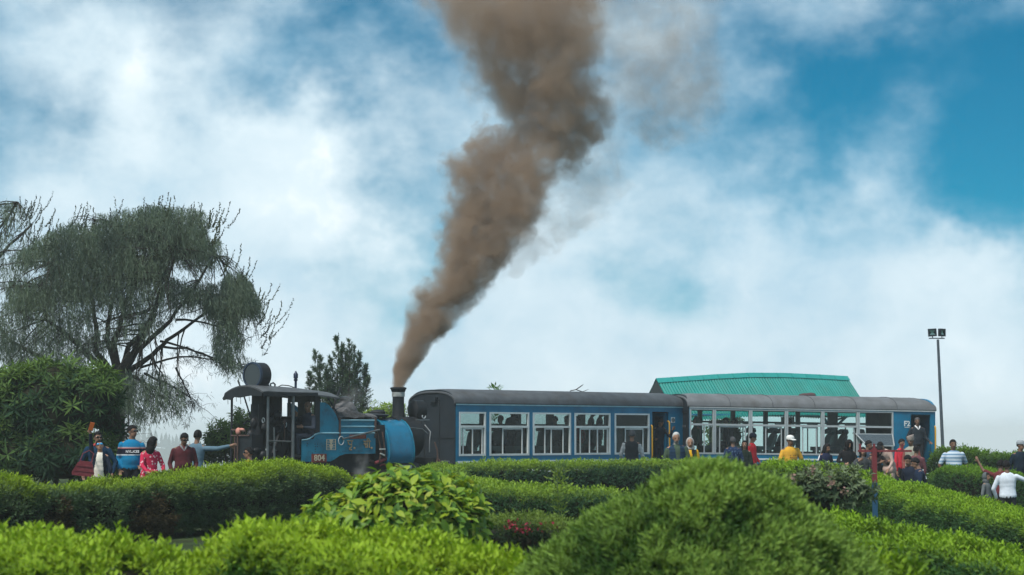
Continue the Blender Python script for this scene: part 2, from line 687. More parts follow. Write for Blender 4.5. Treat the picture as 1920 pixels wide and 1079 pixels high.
def hedge(label, path, g_seed, young_lit=(0.20, 0.30, 0.025), old=(0.035, 0.075, 0.022), density=900, bump=0.10, bscale=1.6, leaf=0.045,  # old also holds the flanks' shade, painted into the leaf colour
          width=0.018, length=0.09, n=6, young_lit_bias=0.0, back=0.35, brown=0.0, square=0.5, up=0.35, patch=0.25, group='clipped hedge rows of the garden', mt=None, name='hedge', kindcat='hedge', nodepth=False):
    g = np.random.default_rng(g_seed)
    path = np.asarray(path, float)
    _, L = path_sample(path, np.array([0.0]))
    per = 2 * path[:, 3].mean() + 1.6 * (path[:, 2] - path[:, 4]).mean()
    m = int(L * per * density)
    s = g.random(m)
    phi = g.uniform(-0.65, math.pi + 0.55, m)
    keep = (phi < math.pi * 0.72) | (g.random(m) < back)
    s, phi = s[keep], phi[keep]
    P, N = hedge_surface(path, s, phi, square)
    q = fbm(P, bscale, g_seed % 13, 3) - 0.5
    q2 = fbm(P, 5.5, g_seed % 11 + 3, 2) - 0.5
    P = P + N * (q * bump * 2.6 + q2 * bump * 1.2 - g.random(len(P)) ** 2 * 0.07)[:, None]
    P[:, 2] = np.maximum(P[:, 2], np.interp(P[:, 0], [-1e3, 1e3], [0, 0]) + ground_z(P[:, 0], P[:, 1]) + 0.02)
    # lit tops and flank shade are put into leaf colour, besides fresh clipped-top shoots
    y = np.clip((N[:, 2] - 0.55) * 1.9 + q2 * 1.5 + q * 0.9 + young_lit_bias + (fbm(P, 0.8, g_seed % 5 + 20, 2) - 0.5) * patch * 2 + g.normal(size=len(P)) * 0.16, 0, 1)[:, None]
    col = np.array(old) * (1 - y) + np.array(young_lit) * y
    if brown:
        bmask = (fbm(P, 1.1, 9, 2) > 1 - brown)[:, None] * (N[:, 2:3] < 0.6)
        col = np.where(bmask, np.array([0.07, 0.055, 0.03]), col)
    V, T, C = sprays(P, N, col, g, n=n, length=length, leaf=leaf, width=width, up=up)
    root = empty(name, (float(path[:, 0].mean()), float(path[:, 1].mean()), float(path[:, 4].mean())))
    tag(root, label, kindcat, group)
    o0 = np.array(root.location)
    f = link('foliage', np_mesh('foliage', V - o0, T, mt or LEAF, C), root)
    f['kind'] = 'stuff'
    # the woody inside
    ns, nf = max(24, int(L * 6)), 15
    ss, pp = np.meshgrid(np.linspace(0.004, 0.996, ns), np.linspace(-0.75, math.pi + 0.75, nf), indexing='ij')
    Pc, Nc = hedge_surface(path, ss.ravel(), pp.ravel(), square)
    qc = fbm(Pc, bscale, g_seed % 13, 3) - 0.5
    Pc = Pc + Nc * (qc * bump * 2.6 - 0.10)[:, None]
    idx = np.arange(ns * nf).reshape(ns, nf)
    Fc = np.stack([idx[:-1, :-1], idx[1:, :-1], idx[1:, 1:], idx[:-1, 1:]], -1).reshape(-1, 4)
    link('branches', np_mesh('branches', Pc - o0, Fc, M_TWIG, smooth=True), root)
    return root


def hpath(rows, width, n=40, drop=0.085):
    """rows: (px, py of the middle of the top, distance[, ground z]) -> hedge path."""
    out = []
    for r_ in rows:
        p = at(r_[0], r_[1], r_[2])
        w = width
        out.append((p.x, p.y, p.z - drop, w, gz(p.x, p.y)))
    return smooth_path(out, n)


Y1, O1 = (0.24, 0.36, 0.03), (0.045, 0.11, 0.018)
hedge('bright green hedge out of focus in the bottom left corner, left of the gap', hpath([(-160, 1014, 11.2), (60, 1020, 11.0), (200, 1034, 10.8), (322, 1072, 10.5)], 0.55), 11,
      young_lit=Y1, old=O1, density=1700, leaf=0.046, width=0.019, length=0.095, bump=0.12, young_lit_bias=0.22, brown=0.0)
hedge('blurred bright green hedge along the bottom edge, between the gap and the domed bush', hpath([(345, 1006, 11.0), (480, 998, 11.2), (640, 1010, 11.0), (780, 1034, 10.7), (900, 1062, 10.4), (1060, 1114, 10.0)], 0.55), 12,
      young_lit=(0.26, 0.38, 0.03), old=O1, density=1700, leaf=0.046, width=0.019, length=0.095, bump=0.12, young_lit_bias=0.30)
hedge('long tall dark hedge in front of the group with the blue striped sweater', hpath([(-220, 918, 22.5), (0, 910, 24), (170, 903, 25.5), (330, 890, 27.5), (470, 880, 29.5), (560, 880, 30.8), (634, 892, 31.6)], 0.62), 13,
      young_lit=(0.22, 0.32, 0.025), old=(0.062, 0.105, 0.052), density=1450, leaf=0.045, width=0.016, length=0.09, bump=0.17, bscale=1.1, young_lit_bias=0.0, brown=0.36, patch=0.7)
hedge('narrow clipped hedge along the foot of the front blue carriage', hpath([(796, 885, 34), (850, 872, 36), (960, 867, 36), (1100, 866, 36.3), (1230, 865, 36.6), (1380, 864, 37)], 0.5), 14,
      young_lit=(0.22, 0.33, 0.04), old=(0.040, 0.095, 0.052), density=850, leaf=0.05, width=0.02, young_lit_bias=0.0, bump=0.08)
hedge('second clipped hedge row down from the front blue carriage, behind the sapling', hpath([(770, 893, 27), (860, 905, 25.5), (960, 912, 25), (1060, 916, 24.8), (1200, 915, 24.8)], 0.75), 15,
      young_lit=(0.22, 0.33, 0.04), old=(0.040, 0.092, 0.042), density=950, leaf=0.045, width=0.018, young_lit_bias=0.02, bump=0.09)
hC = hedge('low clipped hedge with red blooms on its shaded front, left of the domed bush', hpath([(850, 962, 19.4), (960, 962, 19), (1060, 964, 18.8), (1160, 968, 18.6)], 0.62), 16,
      young_lit=(0.15, 0.22, 0.045), old=(0.022, 0.045, 0.022), density=1250, leaf=0.03, width=0.013, length=0.06, young_lit_bias=-0.02, bump=0.07, up=0.2)
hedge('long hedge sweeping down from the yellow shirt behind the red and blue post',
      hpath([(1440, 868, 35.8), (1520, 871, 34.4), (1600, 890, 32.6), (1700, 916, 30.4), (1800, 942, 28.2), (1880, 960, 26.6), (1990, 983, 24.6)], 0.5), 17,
      young_lit=(0.20, 0.33, 0.025), old=(0.036, 0.092, 0.030), density=1050, leaf=0.048, width=0.019, young_lit_bias=0.08, bump=0.10)
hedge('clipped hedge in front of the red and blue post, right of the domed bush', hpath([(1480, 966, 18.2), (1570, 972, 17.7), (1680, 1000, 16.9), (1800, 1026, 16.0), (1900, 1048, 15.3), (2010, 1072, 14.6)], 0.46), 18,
      young_lit=(0.20, 0.33, 0.025), old=(0.036, 0.092, 0.030), density=1100, leaf=0.048, width=0.020, young_lit_bias=0.06, bump=0.11)
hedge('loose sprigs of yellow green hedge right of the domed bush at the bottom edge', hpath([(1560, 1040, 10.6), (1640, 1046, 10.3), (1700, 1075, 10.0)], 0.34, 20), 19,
      young_lit=(0.20, 0.32, 0.02), old=(0.035, 0.09, 0.02), density=1100, leaf=0.045, width=0.02, young_lit_bias=0.1, bump=0.12)
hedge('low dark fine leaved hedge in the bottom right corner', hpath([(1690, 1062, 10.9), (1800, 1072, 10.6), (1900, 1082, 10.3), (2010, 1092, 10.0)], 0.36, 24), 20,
      young_lit=(0.06, 0.12, 0.025), old=(0.03, 0.065, 0.025), density=1900, leaf=0.028, width=0.010, length=0.06, young_lit_bias=0.0, bump=0.06)
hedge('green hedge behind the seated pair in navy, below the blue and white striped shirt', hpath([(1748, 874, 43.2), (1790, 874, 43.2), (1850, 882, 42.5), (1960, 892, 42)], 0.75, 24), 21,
      young_lit=(0.13, 0.25, 0.02), old=(0.036, 0.092, 0.030), density=800, leaf=0.05, width=0.02, young_lit_bias=0.05)
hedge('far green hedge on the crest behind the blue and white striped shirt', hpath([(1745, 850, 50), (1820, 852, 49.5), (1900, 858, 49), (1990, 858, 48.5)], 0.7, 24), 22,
      young_lit=(0.10, 0.19, 0.02), old=(0.028, 0.065, 0.024), density=520, leaf=0.075, width=0.03, length=0.14, young_lit_bias=0.0, bump=0.2)

# red blooms of the low hedge
g = np.random.default_rng(5)
P = []
for px, py, k_ in ((962, 986, 26), (976, 994, 18), (985, 990, 12), (1016, 996, 8), (1030, 985, 5), (955, 980, 5)):
    c = np.array(at(px, py, 18.25))
    P.append(c + g.normal(size=(k_, 3)) * [0.04, 0.07, 0.025])
P = np.concatenate(P)
V, T = leaves(P, nrm(g.normal(size=P.shape) + [0, -1.0, 0.5]), rand_dirs(len(P), g), 0.035 + 0 * P[:, 0], 0.03)
o = link('blossoms', np_mesh('blossoms', V - np.array(hC.location), T, LEAFM, np.repeat(np.array([[0.34, 0.045, 0.075]]) * (0.5 + 0.7 * g.random((len(P), 1))), 4, 0)), hC)
o['kind'] = 'stuff'


def blob_points(g, blobs, m, lower=-0.5):
    """Points and normals on the outside of a union of ellipsoids (centre, radii)."""
    area = np.array([r[0] * r[2] + r[1] * r[2] + r[0] * r[1] for _, r in blobs])
    which = g.choice(len(blobs), m, p=area / area.sum())
    d = rand_dirs(m, g)
    C = np.array([c for c, _ in blobs])[which]
    Rr = np.array([r for _, r in blobs])[which]
    P = C + d * Rr
    N = nrm(d / Rr)
    ok = np.ones(m, bool)
    for c, r in blobs:
        q = (((P - np.array(c)) / np.array(r)) ** 2).sum(1)
        ok &= q > 0.86
    ok &= d[:, 2] > lower
    return P[ok], N[ok]


def core_mesh(blobs, shrink, root, matl=None):
    mb = MB()
    for c, r in blobs:
        mb.ell([c[i] - root.location[i] for i in range(3)], [q * shrink for q in r], 14, 9)
    return mb.build('branches', matl or M_TWIG, root, smooth=80)


# the big domed conifer bush in the foreground
def domed_bush():
    g = np.random.default_rng(31)
    c = at(1290, 1000, 10.3)
    zc = gz(c.x, c.y)
    root = empty('domed_bush', (c.x, c.y, zc))
    tag(root, 'large domed fine leaved green bush in the middle foreground', 'bush')
    # profile: half-width against height, as a rounded cone wider at the foot
    H = at(1350, 862, 10.3).z - zc - 0.12
    m = 21000
    t = g.random(m) ** 0.8
    th = g.uniform(0, 2 * math.pi, m)
    keep = (np.sin(th) < 0.35) | (g.random(m) < 0.3)
    t, th = t[keep], th[keep]

    def prof(t):
        return 1.05 * (1 - t ** 2.0) ** 0.70 * (1 - 0.06 * t) + 0.02
    rad = prof(t)
    cxo = 0.10 * t
    P = np.stack([cxo + rad * np.cos(th), rad * np.sin(th) * 0.92, t * H * 0.985], -1)
    nz_ = np.clip(0.15 + 1.4 * t ** 2, 0, 3)
    N = nrm(np.stack([np.cos(th), np.sin(th), nz_], -1))
    q = fbm(P, 2.6, 5, 3) - 0.5
    q2 = fbm(P, 9.0, 6, 2) - 0.5
    P = P + N * (q * 0.26 + q2 * 0.12 - g.random(len(P)) ** 2 * 0.06)[:, None]
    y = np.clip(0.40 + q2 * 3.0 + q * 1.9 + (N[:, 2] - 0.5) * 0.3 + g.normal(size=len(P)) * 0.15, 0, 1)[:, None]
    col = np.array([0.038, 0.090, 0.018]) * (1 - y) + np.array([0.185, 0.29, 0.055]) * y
    V, T, C = sprays(P, N, col, g, n=13, length=0.090, leaf=0.040, width=0.0095, spread=0.85, up=0.30)
    o = link('foliage', np_mesh('foliage', V, T, LEAFM, C), root)
    o['kind'] = 'stuff'
    mb = MB()
    mb.lathe((0, 0, 0), [(0.95, 0.0)] + [(prof(a) * 0.86, a * H * 0.93) for a in np.linspace(0.05, 0.995, 12)], n=24)
    mb.build('branches', M_TWIG, root, smooth=80)
    return root


domed_bush()


# broad leaved yellow green bush: its biggest leaves are parts of their own
def broad_bush():
    g = np.random.default_rng(32)
    D = 16.5
    c = at(752, 960, D)
    zc = gz(c.x, c.y)
    root = empty('broad_leaved_bush', (c.x, c.y, zc))
    tag(root, 'bush of broad glossy yellow green leaves between the locomotive and the foreground hedge', 'bush')

    def lp(px, py, dy=0.0):
        p = at(px, py, D + dy)
        return (p.x, p.y, p.z)
    k_ = D / F
    blobs = [(lp(762, 970), (128 * k_, 0.55, 72 * k_)), (lp(752, 930, 0.1), (92 * k_, 0.45, 40 * k_)), (lp(650, 985, 0.1), (74 * k_, 0.42, 48 * k_)),
             (lp(840, 985, -0.05), (66 * k_, 0.45, 62 * k_)), (lp(800, 1040), (110 * k_, 0.5, 50 * k_)), (lp(610, 985, 0.2), (40 * k_, 0.3, 34 * k_)), (lp(700, 1040), (110 * k_, 0.5, 56 * k_)),
             (lp(850, 930, 0.15), (40 * k_, 0.3, 26 * k_))]
    P, N = blob_points(g, blobs, 2600, -0.6)
    sel = (N[:, 1] < 0.3) | (g.random(len(P)) < 0.35)
    P, N = P[sel], N[sel]
    # one curved leaf, shared
    meshes = []
    cols = [(0.30, 0.40, 0.035), (0.20, 0.33, 0.035), (0.13, 0.25, 0.035), (0.08, 0.18, 0.03), (0.36, 0.40, 0.06)]
    prof = [(0, 0.10), (0.25, 0.8), (0.5, 1.0), (0.75, 0.72), (1.0, 0.04)]
    for ci, colr in enumerate(cols):
        for cv in (0.10, 0.28):
            mb = MB()
            vs = []
            for t, w in prof:
                zt = -cv * t * t + 0.04
                for sx in (-1, 0, 1):
                    vs.append((sx * w * 0.24, t, zt + (0.07 * w if sx else 0)))
            fs = []
            for i in range(len(prof) - 1):
                for j in (0, 1):
                    fs.append((i * 3 + j, i * 3 + j + 1, i * 3 + j + 4, i * 3 + j + 3))
            mb.add(vs, fs)
            meshes.append((ci, mb.mesh('leaf', leaf_mat('broad_leaf_%d' % ci, gloss=0.25, rough=0.45, trans=0.32, fixed=colr), smooth=60)))
    # leaves stand in loose whorls
    items = []
    for p, nn in zip(P, N):
        kk = g.integers(3, 6)
        ax = Vector(nn) + Vector((0, 0, 0.55)) + Vector(g.normal(size=3) * 0.25)
        ax.normalize()
        a = ax.orthogonal().normalized()
        b = ax.cross(a)
        th0 = g.random() * 6.28
        depth = g.random() * 0.10
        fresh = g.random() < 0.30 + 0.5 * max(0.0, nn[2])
        for j in range(kk):
            th = th0 + j * 2 * math.pi / kk + g.normal() * 0.3
            rad = a * math.cos(th) + b * math.sin(th)
            d = (ax * (0.25 + 0.5 * g.random()) + rad).normalized()
            n_ = (ax - d * ax.dot(d)).normalized()
            x_ = d.cross(n_)
            L = 0.085 + 0.055 * g.random()
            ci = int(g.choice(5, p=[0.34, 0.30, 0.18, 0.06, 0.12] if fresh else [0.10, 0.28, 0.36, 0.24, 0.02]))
            pos = Vector(p) - Vector(nn) * depth + ax * 0.02 * j
            M = Matrix((x_, d, n_)).transposed().to_4x4()
            M.translation = pos - root.location
            items.append((M, L, ci, pos, n_))
    # the 300 that show largest: facing the camera, outermost, above the foreground hedge
    def score(it):
        M, L, ci, pos, n_ = it
        v = (Vector((0, 0, CAMZ)) - pos).normalized()
        py = 814 - (pos.z - CAMZ) * F / pos.y
        return L * abs(n_.dot(v)) * (1.0 if py < 1030 else 0.3) * (1.2 - 0.5 * (pos.y - c.y))
    items.sort(key=score, reverse=True)
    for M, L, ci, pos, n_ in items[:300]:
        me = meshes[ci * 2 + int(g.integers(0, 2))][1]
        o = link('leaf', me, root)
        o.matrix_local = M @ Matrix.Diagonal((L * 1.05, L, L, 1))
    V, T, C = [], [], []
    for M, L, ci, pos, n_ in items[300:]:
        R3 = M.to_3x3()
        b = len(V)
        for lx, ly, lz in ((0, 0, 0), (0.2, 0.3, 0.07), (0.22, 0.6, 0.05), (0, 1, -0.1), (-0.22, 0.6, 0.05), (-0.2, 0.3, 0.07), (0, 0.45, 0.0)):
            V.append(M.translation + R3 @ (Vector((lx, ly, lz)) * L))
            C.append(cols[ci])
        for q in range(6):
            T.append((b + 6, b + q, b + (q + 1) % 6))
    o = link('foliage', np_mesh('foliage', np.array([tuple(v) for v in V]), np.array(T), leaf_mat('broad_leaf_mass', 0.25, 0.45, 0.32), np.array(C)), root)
    o['kind'] = 'stuff'
    core_mesh(blobs, 0.78, root)


broad_bush()


# strap leaved bush with rosettes, behind the group on the left
def rosette_bush(name, label, blobs, seed, m, leaf, width, cols, n=10, lower=-0.7, group=None, shrink=0.8, droop=0.35, bright=0.4, cat='bush', stem=True):
    g = np.random.default_rng(seed)
    cx = np.mean([b[0][0] for b in blobs])
    cyy = np.mean([b[0][1] for b in blobs])
    root = empty(name, (cx, cyy, gz(cx, cyy)))
    tag(root, label, cat, group)
    P, N = blob_points(g, blobs, m, lower)
    sel = (N[:, 1] < 0.35) | (g.random(len(P)) < 0.35)
    P, N = P[sel], N[sel]
    q = fbm(P, 1.6, seed % 7, 3) - 0.5
    P = P + N * (q * 0.5 - g.random(len(P)) ** 1.5 * 0.35)[:, None]
    axis = nrm(N + np.array([0, 0, 0.45]) + g.normal(size=N.shape) * 0.3)
    a = nrm(np.cross(axis, rand_dirs(len(P), g)))
    b = np.cross(axis, a)
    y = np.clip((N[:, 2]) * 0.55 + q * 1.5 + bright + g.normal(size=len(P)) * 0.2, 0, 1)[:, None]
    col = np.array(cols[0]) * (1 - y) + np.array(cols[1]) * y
    Vs, Ts, Cs, off = [], [], [], 0
    sz = (0.7 + 0.6 * g.random((len(P), 1)))
    for k_ in range(n):
        ph = k_ * 2.4 + g.random((len(P), 1)) * 0.5
        rad = a * np.cos(ph) + b * np.sin(ph)
        t = k_ / n
        d = nrm(rad + axis * (-droop + 1.3 * t) + np.array([0, 0, -0.12]))
        V, T = leaves(P + axis * 0.05 * t, d, axis + 0.0 * rad, leaf * sz[:, 0] * (0.8 + 0.4 * g.random(len(P))), width * sz[:, 0], 0.25)
        Vs.append(V)
        Ts.append(T + off)
        off += len(V)
        Cs.append(np.repeat(col * (0.8 + 0.4 * g.random((len(P), 1))), 4, 0))
    o = link('foliage', np_mesh('foliage', np.concatenate(Vs) - np.array(root.location), np.concatenate(Ts), LEAFM, np.concatenate(Cs)), root)
    o['kind'] = 'stuff'
    if shrink:
        core_mesh(blobs, shrink, root)
    if stem:
        mb = MB()
        for i in range(3):
            top = blobs[i % len(blobs)][0]
            q_ = Vector(top) - root.location
            mb.tube([(g.normal() * 0.1, g.normal() * 0.1, -0.1), q_ * 0.5 + Vector((0.1, 0, 0)), q_], [0.07, 0.05, 0.02], 6)
        mb.build('trunk', M_BARK, root, smooth=60)
    return root


def pblobs(D, items):
    out = []
    for px, py, rx, rz, dy in items:
        p = at(px, py, D + dy)
        out.append(((p.x, p.y, p.z), (rx * D / F, max(rx, rz) * D / F * 0.75, rz * D / F)))
    return out


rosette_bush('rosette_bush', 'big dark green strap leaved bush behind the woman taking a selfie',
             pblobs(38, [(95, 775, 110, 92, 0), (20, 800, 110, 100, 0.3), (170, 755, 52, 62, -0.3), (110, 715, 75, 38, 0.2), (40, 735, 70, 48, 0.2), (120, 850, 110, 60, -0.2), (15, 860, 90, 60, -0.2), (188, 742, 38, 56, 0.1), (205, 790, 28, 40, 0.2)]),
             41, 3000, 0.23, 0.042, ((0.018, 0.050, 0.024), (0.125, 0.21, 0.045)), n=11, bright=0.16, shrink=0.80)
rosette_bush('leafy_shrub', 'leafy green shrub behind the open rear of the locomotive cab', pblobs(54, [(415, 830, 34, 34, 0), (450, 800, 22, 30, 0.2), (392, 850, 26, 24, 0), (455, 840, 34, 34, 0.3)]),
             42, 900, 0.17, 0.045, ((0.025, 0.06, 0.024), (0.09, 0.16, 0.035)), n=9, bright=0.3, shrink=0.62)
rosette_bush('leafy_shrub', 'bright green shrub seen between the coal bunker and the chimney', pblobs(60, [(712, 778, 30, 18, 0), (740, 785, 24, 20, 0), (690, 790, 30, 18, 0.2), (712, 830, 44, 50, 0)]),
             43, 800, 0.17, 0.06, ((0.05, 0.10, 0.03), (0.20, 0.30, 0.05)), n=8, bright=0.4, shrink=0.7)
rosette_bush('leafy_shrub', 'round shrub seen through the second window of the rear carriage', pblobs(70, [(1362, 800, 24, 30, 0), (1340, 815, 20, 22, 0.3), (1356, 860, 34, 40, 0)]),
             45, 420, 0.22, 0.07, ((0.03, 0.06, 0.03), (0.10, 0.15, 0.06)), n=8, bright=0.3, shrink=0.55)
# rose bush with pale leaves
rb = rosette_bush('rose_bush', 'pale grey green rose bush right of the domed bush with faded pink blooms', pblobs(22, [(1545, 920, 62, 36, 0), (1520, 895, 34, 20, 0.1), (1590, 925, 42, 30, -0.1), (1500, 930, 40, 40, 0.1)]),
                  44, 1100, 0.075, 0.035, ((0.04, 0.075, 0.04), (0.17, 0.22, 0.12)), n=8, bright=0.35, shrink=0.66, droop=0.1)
g = np.random.default_rng(6)
P = []
for px, py in ((1487, 896), (1560, 908), (1584, 920), (1560, 905), (1522, 885)):
    P.append(np.array(at(px, py, 21.4)) + g.normal(size=(14, 3)) * 0.022)
P = np.concatenate(P)
V, T = leaves(P, rand_dirs(len(P), g), rand_dirs(len(P), g), 0.035 + 0 * P[:, 0], 0.032)
o = link('blossoms', np_mesh('blossoms', V - np.array(rb.location), T, LEAFM, np.repeat(np.array([[0.32, 0.21, 0.18]]) * (0.7 + 0.5 * g.random((len(P), 1))), 4, 0)), rb)
o['kind'] = 'stuff'


# thin sapling in front of the hedge rows
def sapling(name, label, px, py0, py1, D, seed, n, leaf, col, rad):
    g = np.random.default_rng(seed)
    a, b = at(px, py0, D), at(px + 3, py1, D)
    root = empty(name, (a.x, a.y, gz(a.x, a.y)))
    tag(root, label, 'plant')
    pts = [Vector((a.x, a.y, gz(a.x, a.y))) + (b - Vector((a.x, a.y, gz(a.x, a.y)))) * t + Vector((math.sin(t * 5) * 0.02, 0, 0)) for t in np.linspace(0, 1, 8)]
    mb = MB().tube([p - root.location for p in pts], [0.012 - 0.0011 * i for i in range(8)], 5)
    mb.build('stem', mat('green_stem', (0.08, 0.12, 0.04), rough=0.7), root, smooth=60)
    t = 0.25 + 0.75 * g.random(n) ** 0.7
    base = np.array([tuple(Vector((a.x, a.y, gz(a.x, a.y))).lerp(b, q)) for q in t])
    d = rand_dirs(n, g)
    d[:, 2] = np.abs(d[:, 2]) * 0.5 + 0.15
    P = base + d * rad * (g.random((n, 1)) ** 0.7) * (0.35 + 0.9 * np.abs(np.sin(t * 9))[:, None])
    V, T = leaves(P, nrm(d + [0, 0, 0.2]), nrm(g.normal(size=(n, 3)) * 0.5 + [0, -0.3, 1]), leaf * (0.7 + 0.6 * g.random(n)), leaf * 0.42)
    C = np.repeat(np.array([col]) * (0.75 + 0.5 * g.random((n, 1))), 4, 0)
    o = link('foliage', np_mesh('foliage', V - np.array(root.location), T, LEAF, C), root)
    o['kind'] = 'stuff'
    return root


sapling('sapling', 'thin pale green sapling standing in front of the clipped hedge rows', 1046, 1000, 884, 20, 51, 330, 0.05, (0.17, 0.25, 0.06), 0.11)
sapling('sapling', 'leafy tip of a sapling sticking up behind the front carriage roof', 926, 900, 728, 62, 52, 220, 0.16, (0.10, 0.20, 0.03), 0.24)


def bare_twigs():
    p = at(1080, 745, 60)
    root = empty('bare_branch', (p.x, p.y, gz(p.x, p.y)))
    tag(root, 'thin bare branch arching above the middle of the front carriage roof', 'branch')
    mb = MB()
    for pts in ([(1062, 860), (1064, 760), (1066, 740), (1070, 733), (1080, 731), (1092, 735), (1098, 740)], [(1080, 731), (1090, 724), (1094, 721)], [(1066, 760), (1090, 736), (1104, 730)]):
        mb.tube([at(x, y, 60) - root.location for x, y in pts], [0.016] * (len(pts) - 1) + [0.005], 5)
    mb.build('twigs', M_BARK, root)


bare_twigs()


# ---------------------------------------------------------------- trees
def limb(g, p0, p1, r0, r1, mb, wob=0.12, n=7, bend=0.0):
    p0, p1 = Vector(p0), Vector(p1)
    L = (p1 - p0).length
    pts, rs = [], []
    off = Vector((0, 0, 0))
    for i in range(n):
        t = i / (n - 1)
        off = off + Vector(g.normal(size=3) * wob * L / n) if 0 < i < n - 1 else off * 0.6
        pts.append(p0.lerp(p1, t) + off + Vector((0, 0, bend * L * math.sin(math.pi * t))))
        rs.append(r0 + (r1 - r0) * t)
    mb.tube(pts, rs, 6)
    return pts


def in_poly(x, y, poly):
    poly = np.asarray(poly, float)
    c = np.zeros(len(x), bool)
    j = len(poly) - 1
    for i in range(len(poly)):
        xi, yi = poly[i]
        xj, yj = poly[j]
        c ^= ((yi > y) != (yj > y)) & (x < (xj - xi) * (y - yi) / (yj - yi + 1e-9) + xi)
        j = i
    return c


def weeping_tree(label, D, base_px, stems, shoots, zones, tips, seed, half):
    """A wind-swept conifer: several stems from one base, drooping needle tassels, upturned shoot tips."""
    g = np.random.default_rng(seed)
    b = at(base_px[0], base_px[1], D)
    bz = gz(b.x, D)
    root = empty('weeping_conifer', (b.x, D, bz))
    tag(root, label, 'tree')
    loc = root.location
    # trunk
    mb = MB()
    crotch = at(base_px[0], base_px[1], D)
    mb.tube([Vector((b.x - 0.1, D, bz - 0.3)) - loc, Vector((b.x, D, bz + 0.6)) - loc, crotch - loc], [0.26, 0.20, 0.17], 10)
    mb.build('trunk', M_BARK, root, smooth=60)
    lm = MB()
    twigs = MB()
    anchors = []
    for st in stems:
        y_off = g.uniform(-half, half)
        prev = crotch
        r = 0.115
        allp = [prev]
        for i, (px, py) in enumerate(st):
            q = at(px, py, D + y_off * (i + 1) / len(st))
            pts = limb(g, prev, q, r, r * 0.66, MB() if False else lm_local(lm, loc), 0.10)
            allp += pts
            r *= 0.66
            prev = q
        anchors.append(allp)
    # side branches: rise from the stems, sweep to the right and droop
    flat = [p for a_ in anchors for p in a_]
    ends = []
    zone_pts = []
    for poly, cnt, _ in zones:
        x0, y0 = np.min(poly, 0)
        x1, y1 = np.max(poly, 0)
        k_ = 0
        while k_ < cnt:
            x = g.uniform(x0, x1, 400)
            y = g.uniform(y0, y1, 400)
            ok = in_poly(x, y, poly)
            for xx, yy in zip(x[ok], y[ok]):
                if k_ >= cnt:
                    break
                zone_pts.append((xx, yy, k_))
                k_ += 1
    flat_np = np.array([tuple(p) for p in flat])
    for i, (xx, yy, _) in enumerate(zone_pts):
        if i % 5 == 0:
            q = at(xx, yy, D + g.uniform(-half, half))
            dd = np.linalg.norm(flat_np - np.array(q) - np.array([0.6, 0, 0.5]), axis=1)
            s0 = Vector(flat_np[int(np.argmin(dd))])
            if (q - s0).length < 3.2:
                pts = limb(g, s0 - loc, q - loc, 0.022, 0.005, twigs, 0.12, 6, 0.06)
                ends += [p + loc for p in pts[2:]]
    for a_, q in shoots:
        pts = limb(g, at(*a_, D) - loc, at(*q, D + g.uniform(-0.5, 0.5)) - loc, 0.035, 0.006, twigs, 0.13, 9, 0.04)
        ends += [p + loc for p in pts[3:]] * 2
        for p in pts[3:]:
            for _ in range(3):
                e_ = p + Vector((g.normal() * 0.25 + 0.1, g.normal() * 0.2, g.normal() * 0.16 - 0.08))
                twigs.tube([p, (p + e_) / 2 + Vector((0, 0, 0.03)), e_], [0.008, 0.006, 0.003], 4)
                ends.append(e_ + loc)
    lm.build('limbs', M_BARK, root, smooth=60)
    o = twigs.build('twigs', M_BARK, root, smooth=60)
    # tassels: strings of needles that hang down
    Ps, Ds, Ls, Ws, Cs = [], [], [], [], []
    for poly, cnt, dens in zones:
        m = dens
        x0, y0 = np.min(poly, 0)
        x1, y1 = np.max(poly, 0)
        x = g.uniform(x0, x1, m * 3)
        y = g.uniform(y0, y1, m * 3)
        w = fbm(np.stack([x / 70, y / 46, x * 0], -1), 1.0, seed % 9, 3)
        ok = in_poly(x, y, poly) & (w > 0.40 + 0.12 * g.random(len(x)))
        x, y = x[ok][:m], y[ok][:m]
        yo = D + g.uniform(-half, half, len(x))
        cl = fbm(np.stack([x / 40, y / 40, yo], -1), 1.0, 3, 2)
        dirs = np.array([tuple(pixdir(a_, b_)) for a_, b_ in zip(x, y)])
        P0 = np.array([0, 0, CAMZ]) + dirs * (yo / dirs[:, 1])[:, None]
        nst = 10
        ln = 0.22 + 0.34 * g.random(len(x))
        sway = g.normal(size=(len(x), 2)) * 0.13 + [0.10, 0]
        for k_ in range(nst):
            t = k_ / nst
            p = P0 + np.stack([sway[:, 0] * t * ln, sway[:, 1] * t * ln, -t * ln + 0.10 * math.sin(math.pi * min(1, t * 1.6)) * ln], -1)
            d = g.normal(size=p.shape) * 0.42 + np.stack([sway[:, 0], sway[:, 1], -1.0 + 0 * ln], -1)
            Ps.append(p)
            Ds.append(d)
            Ls.append(0.10 + 0.07 * g.random(len(x)))
            Ws.append(np.full(len(x), 0.0145))
            gr = np.clip(cl * 1.5 - 0.25 + g.normal(size=len(x)) * 0.15, 0, 1)[:, None]
            Cs.append(np.array([0.050, 0.078, 0.068]) * (1 - gr) + np.array([0.15, 0.20, 0.135]) * gr)
    E = np.array([tuple(p) for p in ends])
    if len(E):
        kk = 9
        P = np.repeat(E, kk, 0) + g.normal(size=(len(E) * kk, 3)) * [0.06, 0.06, 0.03]
        Ps.append(P)
        Ds.append(g.normal(size=P.shape) * 0.5 + [0.1, 0, -0.8])
        Ls.append(0.12 + 0.09 * g.random(len(P)))
        Ws.append(np.full(len(P), 0.012))
        Cs.append(np.array([[0.035, 0.042, 0.03]]) * (0.7 + 0.6 * g.random((len(P), 1))))
